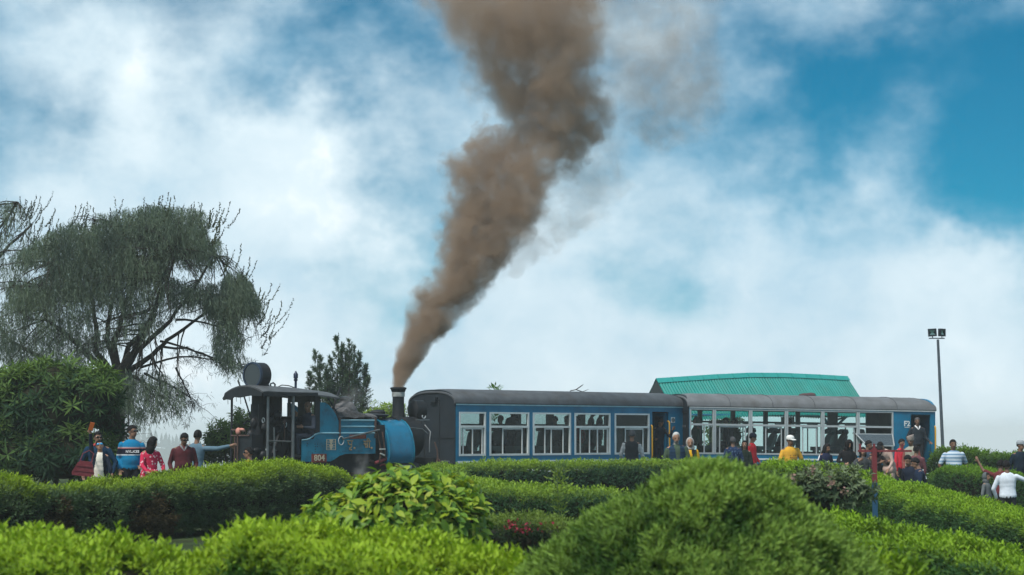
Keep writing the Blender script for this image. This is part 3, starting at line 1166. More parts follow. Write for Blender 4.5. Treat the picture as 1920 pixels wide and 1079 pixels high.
    # upturned finger-like shoot tips along the outline
    for px, py, lean, k_ in tips:
        for j in range(k_):
            q = np.array(at(px + g.normal() * 12, py + 24 + abs(g.normal()) * 24, D + g.uniform(-half, half) * 0.7))
            L = (0.42 + 0.26 * g.random())
            m = 34
            t = np.linspace(0, 1, m)
            cur = np.stack([(0.22 + lean * 0.34) * L * np.sin(t * 1.35) + 0.16 * L * t * g.normal(), 0 * t, L * t ** 1.25], -1)
            P = q + cur
            dv = np.gradient(cur, axis=0)
            Ps.append(P)
            Ds.append(nrm(dv) + g.normal(size=(m, 3)) * 0.45)
            Ls.append(0.085 * (1 - 0.4 * t))
            Ws.append(np.full(m, 0.034))
            mix = g.random()
            Cs.append(np.repeat([[0.022 + 0.05 * mix, 0.034 + 0.055 * mix, 0.032 + 0.01 * mix]], m, 0))
    P, Dv = np.concatenate(Ps), np.concatenate(Ds)
    V, T = leaves(P, Dv, rand_dirs(len(P), g), np.concatenate(Ls), np.concatenate(Ws), 0.1)
    o = link('needles', np_mesh('needles', V - np.array(loc), T, LEAFM, np.repeat(np.concatenate(Cs), 4, 0)), root)
    o['kind'] = 'stuff'
    return root


def lm_local(mb, loc):
    class _W:
        def tube(self, pts, rs, n):
            mb.tube([Vector(p) - loc for p in pts], rs, n)
    return _W()


top_tips = [(20, 478, .3, 3), (65, 445, .3, 5), (110, 420, .2, 5), (150, 402, .3, 8), (180, 398, .3, 8), (215, 392, .3, 5), (245, 382, .3, 7), (280, 376, .3, 9), (318, 380, .3, 6),
            (365, 385, .3, 7), (398, 393, .4, 9), (402, 430, .7, 4), (428, 470, .8, 6), (440, 500, .8, 4), (462, 528, .9, 6), (480, 545, .9, 6), (497, 575, 1.0, 7), (500, 610, .9, 4), (300, 410, .3, 6), (340, 420, .4, 6), (240, 420, .4, 5), (370, 440, .5, 5), (190, 430, .3, 5)]
zone_top = [(-60, 520), (0, 490), (60, 450), (110, 420), (150, 403), (200, 395), (280, 380), (370, 388), (402, 400), (412, 445), (435, 485), (470, 525), (498, 575), (500, 640), (480, 655), (455, 620), (420, 590), (380, 570), (330, 530), (280, 512), (230, 520), (180, 540), (100, 545), (0, 570), (-60, 580)]
zone_low = [(-60, 560), (100, 535), (220, 520), (240, 570), (220, 640), (150, 680), (60, 690), (-60, 690)]
zone_mid = [(220, 515), (330, 520), (400, 575), (330, 600), (230, 620)]
zone_hang = [(205, 690), (300, 690), (345, 720), (350, 770), (260, 780), (200, 740)]
zone_tail = [(395, 575), (500, 590), (500, 640), (440, 690), (400, 660)]
weeping_tree('wide wind swept weeping conifer leaning over the left group, its shoot tips upturned', 50, (222, 712),
             [[(150, 650), (85, 600), (110, 470)], [(180, 660), (170, 560), (190, 450)], [(215, 640), (245, 560), (280, 440)], [(240, 650), (290, 585), (345, 450)], [(255, 660), (320, 600), (405, 480)],
              [(250, 690), (310, 640), (380, 590), (460, 560)], [(120, 690), (20, 640), (-40, 560)], [(200, 640), (215, 540), (235, 430)], [(262, 640), (282, 600), (300, 540), (330, 470)]],
             [((262, 690), (455, 690)), ((300, 650), (470, 700)), ((270, 700), (372, 768)), ((240, 700), (330, 772)), ((330, 600), (470, 640)), ((250, 705), (300, 760)), ((200, 720), (215, 830)), ((330, 690), (360, 760)), ((240, 720), (232, 850)), ((220, 780), (250, 850)), ((300, 640), (420, 690))],
             [(zone_top, 700, 9200), (zone_low, 420, 2900), (zone_mid, 160, 900), (zone_hang, 110, 700), (zone_tail, 70, 500), ([(385, 455), (425, 470), (470, 530), (480, 580), (430, 605), (385, 570)], 60, 1100), ([(235, 440), (330, 430), (330, 500), (240, 500)], 20, 500), ([(190, 680), (250, 690), (250, 760), (195, 760)], 30, 420)], top_tips, 61, 1.9)
weeping_tree('second weeping conifer partly cut off by the left edge, behind the wide one', 56, (-70, 720),
             [[(-60, 600), (-40, 480), (30, 380)], [(-70, 600), (-20, 500), (60, 420)], [(-80, 600), (-90, 420)]],
             [((-30, 480), (75, 470))],
             [([(-120, 420), (-40, 380), (20, 372), (60, 400), (70, 450), (50, 500), (0, 560), (-60, 640), (-140, 640)], 260, 1500)],
             [(10, 385, .6, 5), (40, 372, .9, 6), (58, 375, .9, 5), (75, 395, .9, 5), (62, 420, .9, 4), (30, 400, .8, 4), (-10, 400, .4, 4), (45, 450, .8, 3)], 62, 1.3)


def slim_conifer(label, D, leaders, blobs, seed):
    g = np.random.default_rng(seed)
    b = at(638, 860, D)
    root = empty('slim_conifer', (b.x, D, gz(b.x, D)))
    tag(root, label, 'tree')
    loc = root.location
    mb = MB()
    mb.tube([(0, 0, -0.2), (0, 0, 1.0), (0.05, 0, 1.9)], [0.13, 0.10, 0.07], 8)
    mb.build('trunk', M_BARK, root, smooth=60)
    tw = MB()
    Ps, Ds = [], []
    for (px, py, tx, ty) in leaders:
        a_, q = at(px, py, D + g.uniform(-0.3, 0.3)), at(tx, ty, D + g.uniform(-0.4, 0.4))
        pts = limb(g, a_ - loc, q - loc, 0.035, 0.008, tw, 0.05, 9)
        for i in range(85):
            t = g.random() ** 0.85
            p = a_.lerp(q, t)
            k_ = (1 - t) * 0.40 + 0.05
            d = Vector((g.normal(), g.normal(), 0)).normalized() * k_ + Vector((0, 0, 0.12 + 0.2 * k_))
            e_ = p + d * (0.5 + 0.6 * g.random())
            tw.tube([p - loc, e_ - loc], [0.007, 0.002], 3)
            for s_ in np.linspace(0.15, 1, 9):
                for _ in range(3):
                    Ps.append(tuple(p.lerp(e_, s_)))
                    Ds.append(tuple(d.normalized() + Vector(g.normal(size=3) * 0.7)))
    P, N = blob_points(g, blobs, 300, -0.8)
    P = P - N * (g.random((len(P), 1)) ** 1.2) * 0.22
    for _ in range(5):
        Ps += [tuple(p) for p in P + g.normal(size=P.shape) * 0.05]
        Ds += [tuple(d) for d in N * 0.6 + [0, 0, 0.8] + g.normal(size=P.shape) * 0.5]
    tw.build('twigs', M_BARK, root)
    P, Dv = np.array(Ps), np.array(Ds)
    V, T = leaves(P, Dv, rand_dirs(len(P), g), 0.06 + 0.05 * g.random(len(P)), 0.016)
    cl = fbm(P, 2.5, 4, 2)[:, None]
    C = np.repeat(np.array([0.035, 0.08, 0.06]) * (1 - cl) + np.array([0.11, 0.17, 0.10]) * cl, 4, 0)
    o = link('needles', np_mesh('needles', V - np.array(loc), T, LEAFM, C), root)
    o['kind'] = 'stuff'


slim_conifer('slim many tipped conifer behind the locomotive cab', 58,
             [(604, 800, 591, 662), (608, 800, 600, 672), (636, 800, 631, 636), (645, 800, 642, 650), (652, 800, 655, 640), (656, 800, 664, 652), (662, 800, 674, 668), (668, 800, 686, 690), (616, 800, 612, 690), (640, 800, 640, 660), (592, 800, 579, 700), (626, 800, 621, 672), (650, 800, 649, 664), (672, 800, 690, 712), (630, 800, 612, 700), (644, 800, 668, 690)],
             pblobs(58, [(655, 722, 17, 34, 0), (640, 748, 40, 30, 0), (606, 752, 20, 24, 0), (672, 745, 14, 26, 0), (650, 785, 46, 40, 0), (590, 762, 14, 18, 0)]), 63)


# far conifers on the misty ridge, all alike
def far_conifers():
    m = mat('far_conifer', (0.03, 0.055, 0.035), rough=0.95, spec=0.1)
    proto = []
    for v in range(3):
        g = np.random.default_rng(70 + v)
        mb = MB()
        Hh = 25.0
        for k_ in range(9):
            t = k_ / 9
            z0 = 2 + 21 * t
            rr = (4.2 - 0.7 * v) * (1 - t) ** 0.85 + 0.5
            n = 9
            vs = []
            for i in range(n):
                th = 2 * math.pi * i / n + k_
                q = rr * (0.65 + 0.6 * g.random())
                vs.append((q * math.cos(th), q * math.sin(th), z0 - 0.9 * g.random()))
            vs.append((g.normal() * 0.2, g.normal() * 0.2, z0 + 5.2))
            mb.add(vs, [(i, (i + 1) % n, n) for i in range(n)] + [tuple(range(n - 1, -1, -1))])
        crown = mb.mesh('crown', m)
        tr = MB().cyl((0, 0, -2), (0, 0, 6), 0.5, 0.35, 7).mesh('trunk', M_BARK)
        proto.append((crown, tr))
    spots = [(202, 800, 1.3), (218, 790, 1.25), (232, 786, 1.3), (246, 788, 1.35), (258, 784, 1.3), (270, 790, 1.2), (281, 796, 1.0), (292, 801, 1.15), (303, 812, .9), (311, 806, .95), (317, 809, 1.1), (324, 814, .9), (331, 820, .8), (338, 826, .75), (346, 834, .7), (355, 842, .6), (190, 806, 1.3), (178, 808, 1.2), (210, 820, 1.0), (240, 818, 1.0), (265, 822, .95), (286, 828, .9), (306, 834, .8), (325, 842, .7), (366, 850, .6)]
    for i, (px, py, s) in enumerate(spots):
        D = 1500 + (i % 5) * 12 + (0 if i < 16 else -70)
        top = at(px, py, D)
        zb = gz(top.x, D)
        h = top.z - zb
        root = empty('far_conifer', (top.x, D, zb))
        tag(root, 'faded blue conifer in the mist on the far ridge', 'tree', 'conifers fading in the mist on the far ridge')
        sc = max(14.0, h) / 28.0
        for nm, me in zip(('crown', 'trunk'), proto[i % 3]):
            o = link(nm, me, root)
            o.scale = (sc * 1.5, sc * 1.5, max(14.0, h) / 28.2)
        root.rotation_euler[2] = i * 1.3


far_conifers()
# ---------------------------------------------------------------- train materials
BLUE = mat('carriage_blue', (0.001, 0.165, 0.31), rough=0.38, spec=0.3, var=0.12, vscale=2.0, dirt=(0.02, 0.05, 0.07), dirt_amt=0.45, dscale=2.2)
LBLUE = mat('locomotive_blue', (0.001, 0.175, 0.28), rough=0.34, spec=0.35, var=0.14, vscale=3.0, dirt=(0.015, 0.04, 0.05), dirt_amt=0.7, dscale=4.0, bump=0.06, bscale=9)
TANKB = mat('tank_blue', (0.006, 0.145, 0.265), rough=0.26, spec=0.5, var=0.10, vscale=4.0, dirt=(0.03, 0.08, 0.12), dirt_amt=0.5, dscale=5.0, bump=0.10, bscale=5)
PALEB = mat('pale_blue_trim', (0.22, 0.42, 0.50), rough=0.45, var=0.15)
WHITEP = mat('white_paint', (0.70, 0.74, 0.74), rough=0.5, var=0.08, dirt=(0.35, 0.37, 0.36), dirt_amt=0.6)
ROOFG = mat('roof_grey', (0.082, 0.092, 0.105), rough=0.75, spec=0.25, var=0.22, vscale=3.0, bump=0.35, bscale=14, dirt=(0.06, 0.055, 0.05), dirt_amt=0.7, dscale=2.0)
ROOFL = mat('roof_light_grey', (0.145, 0.152, 0.162), rough=0.7, spec=0.25, var=0.16, vscale=3.0, bump=0.2, bscale=10, dirt=(0.085, 0.08, 0.075), dirt_amt=0.7, dscale=1.6)
ENDG = mat('end_wall_dark', (0.013, 0.019, 0.026), rough=0.6, spec=0.3, var=0.25, vscale=2.0, dirt=(0.028, 0.03, 0.032), dirt_amt=0.5, dscale=3)
ALU = mat('aluminium', (0.46, 0.49, 0.50), rough=0.42, metal=0.25, spec=0.5, var=0.08)
INT = mat('carriage_inside', (0.10, 0.125, 0.125), rough=0.7, var=0.1)
INTD = mat('carriage_inside_dark', (0.035, 0.045, 0.045), rough=0.8, var=0.1)
BLACK = mat('sooty_black', (0.009, 0.012, 0.016), rough=0.55, spec=0.35, var=0.4, vscale=7, dirt=(0.028, 0.024, 0.021), dirt_amt=0.7, dscale=5)
STEEL = mat('worn_steel', (0.16, 0.17, 0.175), rough=0.42, metal=0.6, var=0.2)
IRON = mat('rust_brown_iron', (0.085, 0.05, 0.042), rough=0.8, var=0.3, vscale=5)
YELLOW = mat('yellow_rail', (0.62, 0.33, 0.02), rough=0.4, var=0.1)
REDP = mat('red_plate', (0.20, 0.035, 0.022), rough=0.55, var=0.3, vscale=20)
CREAM = mat('cream_letters', (0.55, 0.46, 0.33), rough=0.55)
GOLD = mat('brown_gold_letters', (0.38, 0.27, 0.16), rough=0.5, var=0.3, vscale=30)
SEATD = mat('seat_dark', (0.055, 0.07, 0.075), rough=0.7, var=0.15)
SEATG = mat('seat_grey', (0.12, 0.135, 0.13), rough=0.7, var=0.15)
GLASS1 = glass_mat('window_glass_dusty', (0.74, 0.81, 0.80), refl=0.0, ior=1.2)
GLASS2 = glass_mat('window_glass_clear', (0.90, 0.96, 0.95), refl=0.0, ior=1.18)
COALM = mat('coal', (0.03, 0.03, 0.032), rough=0.6, spec=0.4, var=0.5, vscale=18, bump=0.8, bscale=22)
SACK = mat('grey_dusty_coal', (0.10, 0.10, 0.105), rough=0.9, var=0.35, vscale=8, bump=0.6, bscale=16)


def text_mesh(name, s, size, depth, matl, font_scale_x=1.0, bold=0.0):
    cu = bpy.data.curves.new(name, 'FONT')
    cu.body = s
    cu.size = size
    cu.extrude = depth
    cu.offset = bold
    cu.align_x = 'CENTER'
    cu.align_y = 'CENTER'
    cu.resolution_u = 2
    t = bpy.data.objects.new(name, cu)
    COL.objects.link(t)
    bpy.context.view_layer.update()
    me = bpy.data.meshes.new_from_object(t.evaluated_get(bpy.context.evaluated_depsgraph_get()))
    bpy.data.objects.remove(t)
    me.materials.clear()
    me.materials.append(matl)
    me.name = name
    for v in me.vertices:
        v.co.x *= font_scale_x
    return me


# ---------------------------------------------------------------- carriages
class Carriage:
    """A narrow gauge carriage: local x along its length, y across (near side negative), z up from the rail."""

    def __init__(self, name, label, near_left, near_right, dz, width=2.0):
        a, b = Vector(near_left), Vector(near_right)
        d = (b - a)
        self.L = d.length
        self.ang = math.atan2(d.y, d.x)
        self.near0 = a
        self.cs, self.sn = math.cos(self.ang), math.sin(self.ang)
        self.W = width
        org = Vector((a.x - self.sn * width / 2, a.y + self.cs * width / 2, 0.0))
        self.root = empty(name, (org.x, org.y, 0.0), (0, math.asin(-dz / self.L) if dz else 0, self.ang))
        tag(self.root, label, 'railway carriage')
        self.ZF, self.ZE, self.ZP = 0.62, 2.23, 2.63

    def u(self, px, y=None):
        k_ = (px - 960) / F
        off = 0 if y is None else (y + self.W / 2)
        ax = self.near0.x - self.sn * off
        ay = self.near0.y + self.cs * off
        return (k_ * ay - ax) / (self.cs - k_ * self.sn)

    def side(self, y, openings, matl, name, z0=0.52, th=0.05, band=None):
        """One side wall with openings (u0, u1, z0, z1); a mesh of butted panels."""
        mb = MB()
        s = 1 if y > 0 else -1
        ya, yb = (y - s * th, y)
        us = 0.0
        for (u0, u1, a, b) in sorted(openings):
            mb.box((us, ya, z0), (u0, yb, self.ZE))
            if a > z0:
                mb.box((u0, ya, z0), (u1, yb, a))
            mb.box((u0, ya, b), (u1, yb, self.ZE))
            us = u1
        mb.box((us, ya, z0), (self.L, yb, self.ZE))
        return mb.build(name, matl, self.root)

    def end_profile(self, inset=0.0, zb=0.52):
        w = self.W / 2 - inset
        pts = [(-w, zb), (w, zb), (w, self.ZE)]
        for t in np.linspace(0, math.pi, 15)[1:-1]:
            c, s = math.cos(t), math.sin(t)
            pts.append((w * np.sign(c) * abs(c) ** 0.8, self.ZE + (self.ZP - self.ZE - inset) * s ** 0.85))
        pts.append((-w, self.ZE))
        return pts

    def roof(self, matl, over_end=0.06, round_end=0.35):
        """Arched roof whose last stretch bends down at both ends."""
        prof = []
        w = self.W / 2 + 0.035
        for t in np.linspace(0, math.pi, 19):
            c, s = math.cos(t), math.sin(t)
            prof.append((-w * np.sign(c) * abs(c) ** 0.8, s ** 0.85))
        sts = [(-over_end, 0.80, 0.985), (0.06, 0.93, 1.0), (round_end, 1.0, 1.0), (self.L * 0.33, 1.0, 1.0), (self.L * 0.66, 1.0, 1.0), (self.L - round_end, 1.0, 1.0), (self.L - 0.1, 0.90, 1.0), (self.L + over_end, 0.70, 0.985)]
        V, Fc = [], []
        n = len(prof)
        for (uu, k_, wk) in sts:
            for y, h in prof:
                V.append((uu, y * wk, self.ZE + 0.012 + (self.ZP - self.ZE) * h * k_))
        for uu, k_, wk in sts:
            for y, h in prof:
                V.append((uu, y * wk * 0.975, self.ZE - 0.022 + (self.ZP - self.ZE) * h * k_))
        o = len(sts) * n
        for i in range(len(sts) - 1):
            for j in range(n - 1):
                a, b, c, d = i * n + j, i * n + j + 1, (i + 1) * n + j + 1, (i + 1) * n + j
                Fc.append((a, b, c, d))
                Fc.append((o + a, o + d, o + c, o + b))
            for j in (0, n - 1):
                Fc.append((i * n + j, (i + 1) * n + j, o + (i + 1) * n + j, o + i * n + j))
        for i in (0, len(sts) - 1):
            for j in range(n - 1):
                Fc.append((i * n + j, i * n + j + 1, o + i * n + j + 1, o + i * n + j))
        mb = MB().add(V, Fc)
        r = mb.build('roof', matl, self.root, smooth=40)
        # drip rail under the roof edge
        g_ = MB()
        for s in (-1, 1):
            g_.box((0.0, s * (self.W / 2 + 0.003), self.ZE - 0.045), (self.L, s * (self.W / 2 + 0.03), self.ZE - 0.012))
        g_.build('rain_gutter', PALEB if matl is ROOFG else ALU, r)
        return r

    def running_gear(self):
        mb = MB().box((0.1, -0.75, 0.40), (self.L - 0.1, 0.75, 0.515))
        mb.build('underframe', BLACK, self.root)
        for uc in (1.3, self.L - 1.3):
            f = MB()
            for s in (-1, 1):
                f.box((uc - 0.75, s * 0.45 - 0.04, 0.2), (uc + 0.75, s * 0.45 + 0.04, 0.36))
            f.box((uc - 0.15, -0.44, 0.24), (uc + 0.15, 0.44, 0.39))
            b = f.build('bogie', BLACK, self.root)
            for du in (-0.5, 0.5):
                for s in (-1, 1):
                    MB().lathe((uc + du, s * 0.31, 0.23), [(0.05, -0.06), (0.20, -0.04), (0.26, -0.03), (0.26, 0.0), (0.23, 0.0), (0.23, 0.04), (0.06, 0.05)], axis=1, n=18).build('wheel', IRON, b, smooth=40)

    def seat(self, uc, y, face, matl, recline=0.22, h=1.0):
        """Reclining seat with wrapped headrest; face +1 looks towards +x."""
        zf = self.ZF
        mb = MB()
        mb.box((uc - 0.22, y - 0.2, zf + 0.32), (uc + 0.22, y + 0.2, zf + 0.44))
        b0 = Vector((uc - face * 0.2, 0, zf + 0.42))
        d = Vector((-face * recline, 0, 1)).normalized()
        pts = []
        for t, th in ((0, 0.07), (0.16, 0.085), (0.32, 0.08), (0.42, 0.05)):
            pts.append((b0 + d * t, th))
        k_ = Vector((face, 0, recline)).normalized()
        poly = [(p + k_ * q * 0.5) for p, q in pts] + [(p - k_ * q * 0.9) for p, q in reversed(pts)]
        mb.prism([(p.x, p.z) for p in poly], 1, y - 0.2, y + 0.2)
        mb.box((uc - 0.16, y - 0.16, zf), (uc - 0.10, y + 0.16, zf + 0.32))
        mb.box((uc + 0.10, y - 0.16, zf), (uc + 0.16, y + 0.16, zf + 0.32))
        s = mb.build('seat', matl, self.root)
        hb = MB()
        top = b0 + d * 0.40
        ring = [(-0.02, 0), (-0.10, 0.10), (-0.07, 0.20), (0.04, 0.215), (0.13, 0.16), (0.16, 0.07), (0.12, 0.05), (0.07, 0.11), (0.01, 0.12), (-0.01, 0.06), (0.03, 0.0)]
        hb.prism([(top.x + face * a, top.z + b) for a, b in ring], 1, y - 0.17, y + 0.17)
        hb.build('headrest', SEATD, s, smooth=50)
        return s


def window(c, u0, u1, z0, z1, y, fm, gm, ztr, kind, fw=0.055, glass_low=True, awning=False, th=0.05):
    """Framed window filling an opening; panes are its sub-parts."""
    s = 1 if y > 0 else -1
    yo, yi = y + s * 0.012, y - s * (th + 0.01)
    mb = MB()
    mb.box((u0, yi, z0), (u0 + fw, yo, z1))
    mb.box((u1 - fw, yi, z0), (u1, yo, z1))
    mb.box((u0 + fw, yi, z0), (u1 - fw, yo, z0 + fw))
    mb.box((u0 + fw, yi, z1 - fw * 0.8), (u1 - fw, yo, z1))
    mb.box((u0 + fw, yi, ztr - 0.03), (u1 - fw, yo, ztr + 0.03))
    w = u1 - u0
    zl = z0 + fw
    if kind:
        # the lower sash: thin inner frame with sliding panes
        ys0, ys1 = y - s * 0.035, y - s * 0.012
        a, b = u0 + fw, u1 - fw
        fr = kind
        xs_ = [a + (b - a) * q for q in fr]
        for x_ in xs_:
            mb.box((x_ - 0.016, ys0, zl), (x_ + 0.016, ys1, ztr - 0.03))
        lo, hi = min(xs_), max(xs_)
        if hi - lo > 0.1:
            mb.box((lo, ys0 + s * 0.002, ztr - 0.075), (hi, ys1 - s * 0.002, ztr - 0.032))
    f = mb.build('window', fm, c.root)
    ym = y - s * 0.03
    MB().box((u0 + fw - 0.005, ym - 0.004, ztr + 0.03), (u1 - fw + 0.005, ym + 0.004, z1 - fw * 0.8)).build('pane', gm, f)
    if glass_low:
        ym = y - s * 0.045
        MB().box((u0 + fw - 0.005, ym - 0.004, zl), (u1 - fw + 0.005, ym + 0.004, ztr - 0.03)).build('pane', gm, f)
    return f


def handrail(c, u, z0, z1, y, matl):
    mb = MB()
    mb.tube([(u, y + 0.055, z1), (u, y + 0.01, z1 + 0.0), (u, y - 0.03, z1 - 0.03), (u, y - 0.035, z1 - 0.1), (u, y - 0.035, z0 + 0.1), (u, y - 0.03, z0 + 0.03), (u, y + 0.055, z0)], 0.024, 8)
    return mb.build('handrail', matl, c.root, smooth=60)


# front carriage
A0, A1 = (-1.52, 52.0, 0), (5.27, 58.0, 0)
c1 = Carriage('carriage', 'blue railway carriage behind the locomotive with a dark end wall and white framed windows', A0, A1, 0.0)
yn = -c1.W / 2
wins1 = [(861, 911, (0.12, 0.52, 0.93)), (918, 992, (0.33, 0.86)), (999, 1070, (0.31, 0.49, 0.83)), (1077, 1144, (0.14, 0.42, 0.66, 0.96)), (1152, 1217, (0.30, 0.85))]
ops = [(c1.u(a), c1.u(b), 0.80, 2.00) for a, b, _ in wins1]
d0, d1 = c1.u(1222.5), c1.u(1253)
c1.side(yn, ops + [(d0, d1, 0.52, 2.06)], BLUE, 'side_wall')
for (a, b, k_), o_ in zip(wins1, ops):
    window(c1, *o_, yn, WHITEP, GLASS1, 1.60, k_)
far_ops = [(0.3, 1.3, 0.86, 2.05), (1.45, 2.6, 0.86, 2.05), (2.75, 3.9, 0.86, 2.05), (4.05, 5.2, 0.86, 2.05), (5.35, 6.5, 0.86, 2.05), (6.65, 7.6, 0.86, 2.05)]
c1.side(-yn, far_ops, INT, 'far_side_wall')
for i, o_ in enumerate(far_ops):
    window(c1, *o_, -yn, INT, GLASS1, 1.66, (0.3, 0.7), glass_low=True)
# floor, ceiling, door pillars
MB().box((0.06, yn + 0.06, 0.55), (c1.L - 0.06, -yn - 0.06, c1.ZF)).build('floor', INTD, c1.root)
MB().box((0.08, yn + 0.06, 2.20), (c1.L - 0.08, -yn - 0.06, 2.225)).build('ceiling', INT, c1.root)
MB().box((0.06, yn + 0.001, 0.575), (d0, yn - 0.012, 0.665)).build('white_stripe', WHITEP, c1.root)
# end walls
ep = c1.end_profile(0.012)
ew = MB()
ew.prism(ep, 0, -0.03, 0.05)
endw = ew.build('end_wall', ENDG, c1.root)
sm = MB()
sm.box((-0.045, yn + 0.03, 1.28), (-0.028, -yn - 0.03, 1.30))
for y_ in (-0.33, 0.33):
    sm.box((-0.043, y_ - 0.008, 0.56), (-0.029, y_ + 0.008, 2.35))
sm.build('seam', BLACK, endw)
MB().box((-0.12, -0.25, 2.28), (-0.03, 0.0, 2.40)).build('tail_lamp_box', ENDG, endw)
MB().tube([(-0.03, -0.86, 0.60), (-0.11, -0.86, 0.61), (-0.11, -0.86, 0.66), (-0.11, -0.5, 0.66), (-0.11, -0.5, 0.61), (-0.03, -0.5, 0.60)], 0.016, 6).build('grab_handle', STEEL, endw)
MB().prism(ep, 0, c1.L - 0.05, c1.L + 0.03).build('end_wall', ENDG, c1.root)
c1.roof(ROOFG)
# vestibule wall inside the doorway
MB().box((d0 - 0.09, yn + 0.07, c1.ZF), (d0 - 0.05, -yn - 0.1, 2.19)).build('inner_wall', INT, c1.root)
MB().box((d0 + 0.0, 0.62, c1.ZF), (d1 + 0.15, 0.66, 2.19)).build('inner_wall', INTD, c1.root)
dl = MB().box((d1 - 0.05, yn + 0.07, c1.ZF + 0.01), (d1 - 0.01, yn + 0.62, 2.03)).build('door', BLUE, c1.root)
MB().box((d1 - 0.06, yn + 0.17, 1.5), (d1 - 0.052, yn + 0.52, 1.93)).build('pane', GLASS1, dl)
handrail(c1, d0 - 0.04, 0.68, 1.66, yn, YELLOW)
handrail(c1, d1 + 0.0, 0.9, 1.78, yn, YELLOW)
# emblem by the door
em = MB()
uc = c1.u(1261)
em.box((uc - 0.085, yn - 0.006, 1.735), (uc + 0.085, yn - 0.002, 1.90))
emb = em.build('emblem_plate', WHITEP, c1.root)
e2 = MB()
for r0 in (0.062, 0.045):
    pts = [(uc + r0 * math.cos(t), yn - 0.009, 1.817 + r0 * math.sin(t)) for t in np.linspace(0, 2 * math.pi, 17)]
    e2.tube(pts, 0.006, 4)
e2.box((uc - 0.03, yn - 0.012, 1.80), (uc + 0.03, yn - 0.008, 1.812))
e2.box((uc - 0.018, yn - 0.012, 1.82), (uc + 0.018, yn - 0.008, 1.842))
e2.build('emblem', ENDG, emb)
c1.running_gear()
for i, uu in enumerate((0.75, 1.65, 2.55, 3.45, 4.35, 5.25, 6.1)):
    for y_ in (-0.55, 0.55):
        c1.seat(uu, y_, -1, SEATG)

# rear carriage
B0, B1 = (5.30, 57.5, 0), (13.22, 60.0, 0)
c2 = Carriage('carriage', 'blue railway carriage with big silver framed windows, F2 painted beside its end door', B0, B1, -0.10)
yn2 = -c2.W / 2
wins2 = [(1291, 1337, (0.62,)), (1337.5, 1405, (0.12, 0.9)), (1405.5, 1472, (0.42, 0.9)), (1472.5, 1540, (0.45, 0.86)), (1540.5, 1606, (0.93,)), (1606.5, 1672, None)]
ops2 = [(c2.u(a), c2.u(b), 0.80, 2.17) for a, b, _ in wins2]
dd0, dd1 = c2.u(1704.5), c2.u(1741.5)
c2.side(yn2, ops2 + [(dd0, dd1, 0.52, 2.10)], BLUE, 'side_wall')
for i, ((a, b, k_), o_) in enumerate(zip(wins2, ops2)):
    window(c2, *o_, yn2, ALU, GLASS2, 1.69, k_, fw=0.05, glass_low=(i != 5))
# the last lower sash is pushed out at the bottom edge and hangs open
aw = MB()
u0, u1 = ops2[5][0] - 0.12, ops2[5][1] - 0.06
fr_ = [(u0, 0.0), (u1, 0.0), (u1 - 0.12, -0.36), (u0 + 0.22, -0.36)]
zt = 1.47


def awp(u, h):
    return (u, yn2 - 0.05 + h * 0.9, zt + h)


for i in range(4):
    a, b = fr_[i], fr_[(i + 1) % 4]
    aw.tube([awp(*a), awp(*b)], 0.022, 4)
awo = aw.build('awning_window', ALU, c2.root)
MB().add([awp(*p) for p in fr_] + [(awp(*p)[0], awp(*p)[1] + 0.008, awp(*p)[2]) for p in fr_], [(0, 1, 2, 3), (7, 6, 5, 4), (0, 4, 5, 1), (1, 5, 6, 2), (2, 6, 7, 3), (3, 7, 4, 0)]).build('pane', glass_mat('awning_glass', (0.62, 0.70, 0.68), refl=0.25, rough=0.15), awo)
far_ops2 = [(0.15, 1.16, 0.86, 2.17), (1.22, 2.28, 0.86, 2.17), (2.34, 3.40, 0.86, 2.17), (3.46, 4.52, 0.86, 2.17), (4.58, 5.64, 0.86, 2.17), (5.90, 7.0, 0.86, 2.17)]
c2.side(-yn2, far_ops2, INT, 'far_side_wall')
for i, o_ in enumerate(far_ops2):
    window(c2, *o_, -yn2, INT, GLASS2, 1.80, (0.28, 0.62), fw=0.04)
MB().box((0.06, yn2 + 0.06, 0.55), (c2.L - 0.06, -yn2 - 0.06, c2.ZF)).build('floor', INTD, c2.root)
MB().box((0.08, yn2 + 0.06, 2.20), (c2.L - 0.08, -yn2 - 0.06, 2.225)).build('ceiling', INT, c2.root)
MB().box((0.0, yn2 + 0.001, 0.64), (dd0, yn2 - 0.012, 0.69)).build('white_stripe', WHITEP, c2.root)
MB().box((dd1, yn2 + 0.001, 0.64), (c2.L, yn2 - 0.012, 0.69)).build('white_stripe', WHITEP, c2.root)
MB().box((dd1, yn2 + 0.001, 0.56), (c2.L, yn2 - 0.012, 0.60)).build('white_stripe', WHITEP, c2.root)
ep2 = c2.end_profile(0.012)
ew2 = MB().prism(ep2, 0, -0.03, 0.05).build('end_wall', ENDG, c2.root)
MB().box((-0.06, -0.86, 2.02), (-0.03, -0.62, 2.10)).build('marker_plate', BLACK, ew2)
for j in range(3):
    MB().box((-0.045, -0.82 + j * 0.1, 1.60), (-0.033, -0.77 + j * 0.1, 1.67)).build('stencil_mark', STEEL, ew2)
MB().prism(ep2, 0, c2.L - 0.05, c2.L + 0.03).build('end_wall', BLUE, c2.root)
rf2 = c2.roof(ROOFL)
for q in (0.16, 0.33, 0.5, 0.67, 0.84):
    pts = []
    for t in np.linspace(0.02, math.pi * 0.98, 15):
        c, s = math.cos(t), math.sin(t)
        pts.append((c2.L * q, -(c2.W / 2 + 0.035) * np.sign(c) * abs(c) ** 0.8, c2.ZE + 0.016 + 0.40 * s ** 0.85))
    MB().tube(pts, 0.012, 4).build('roof_seam', ROOFG, rf2)
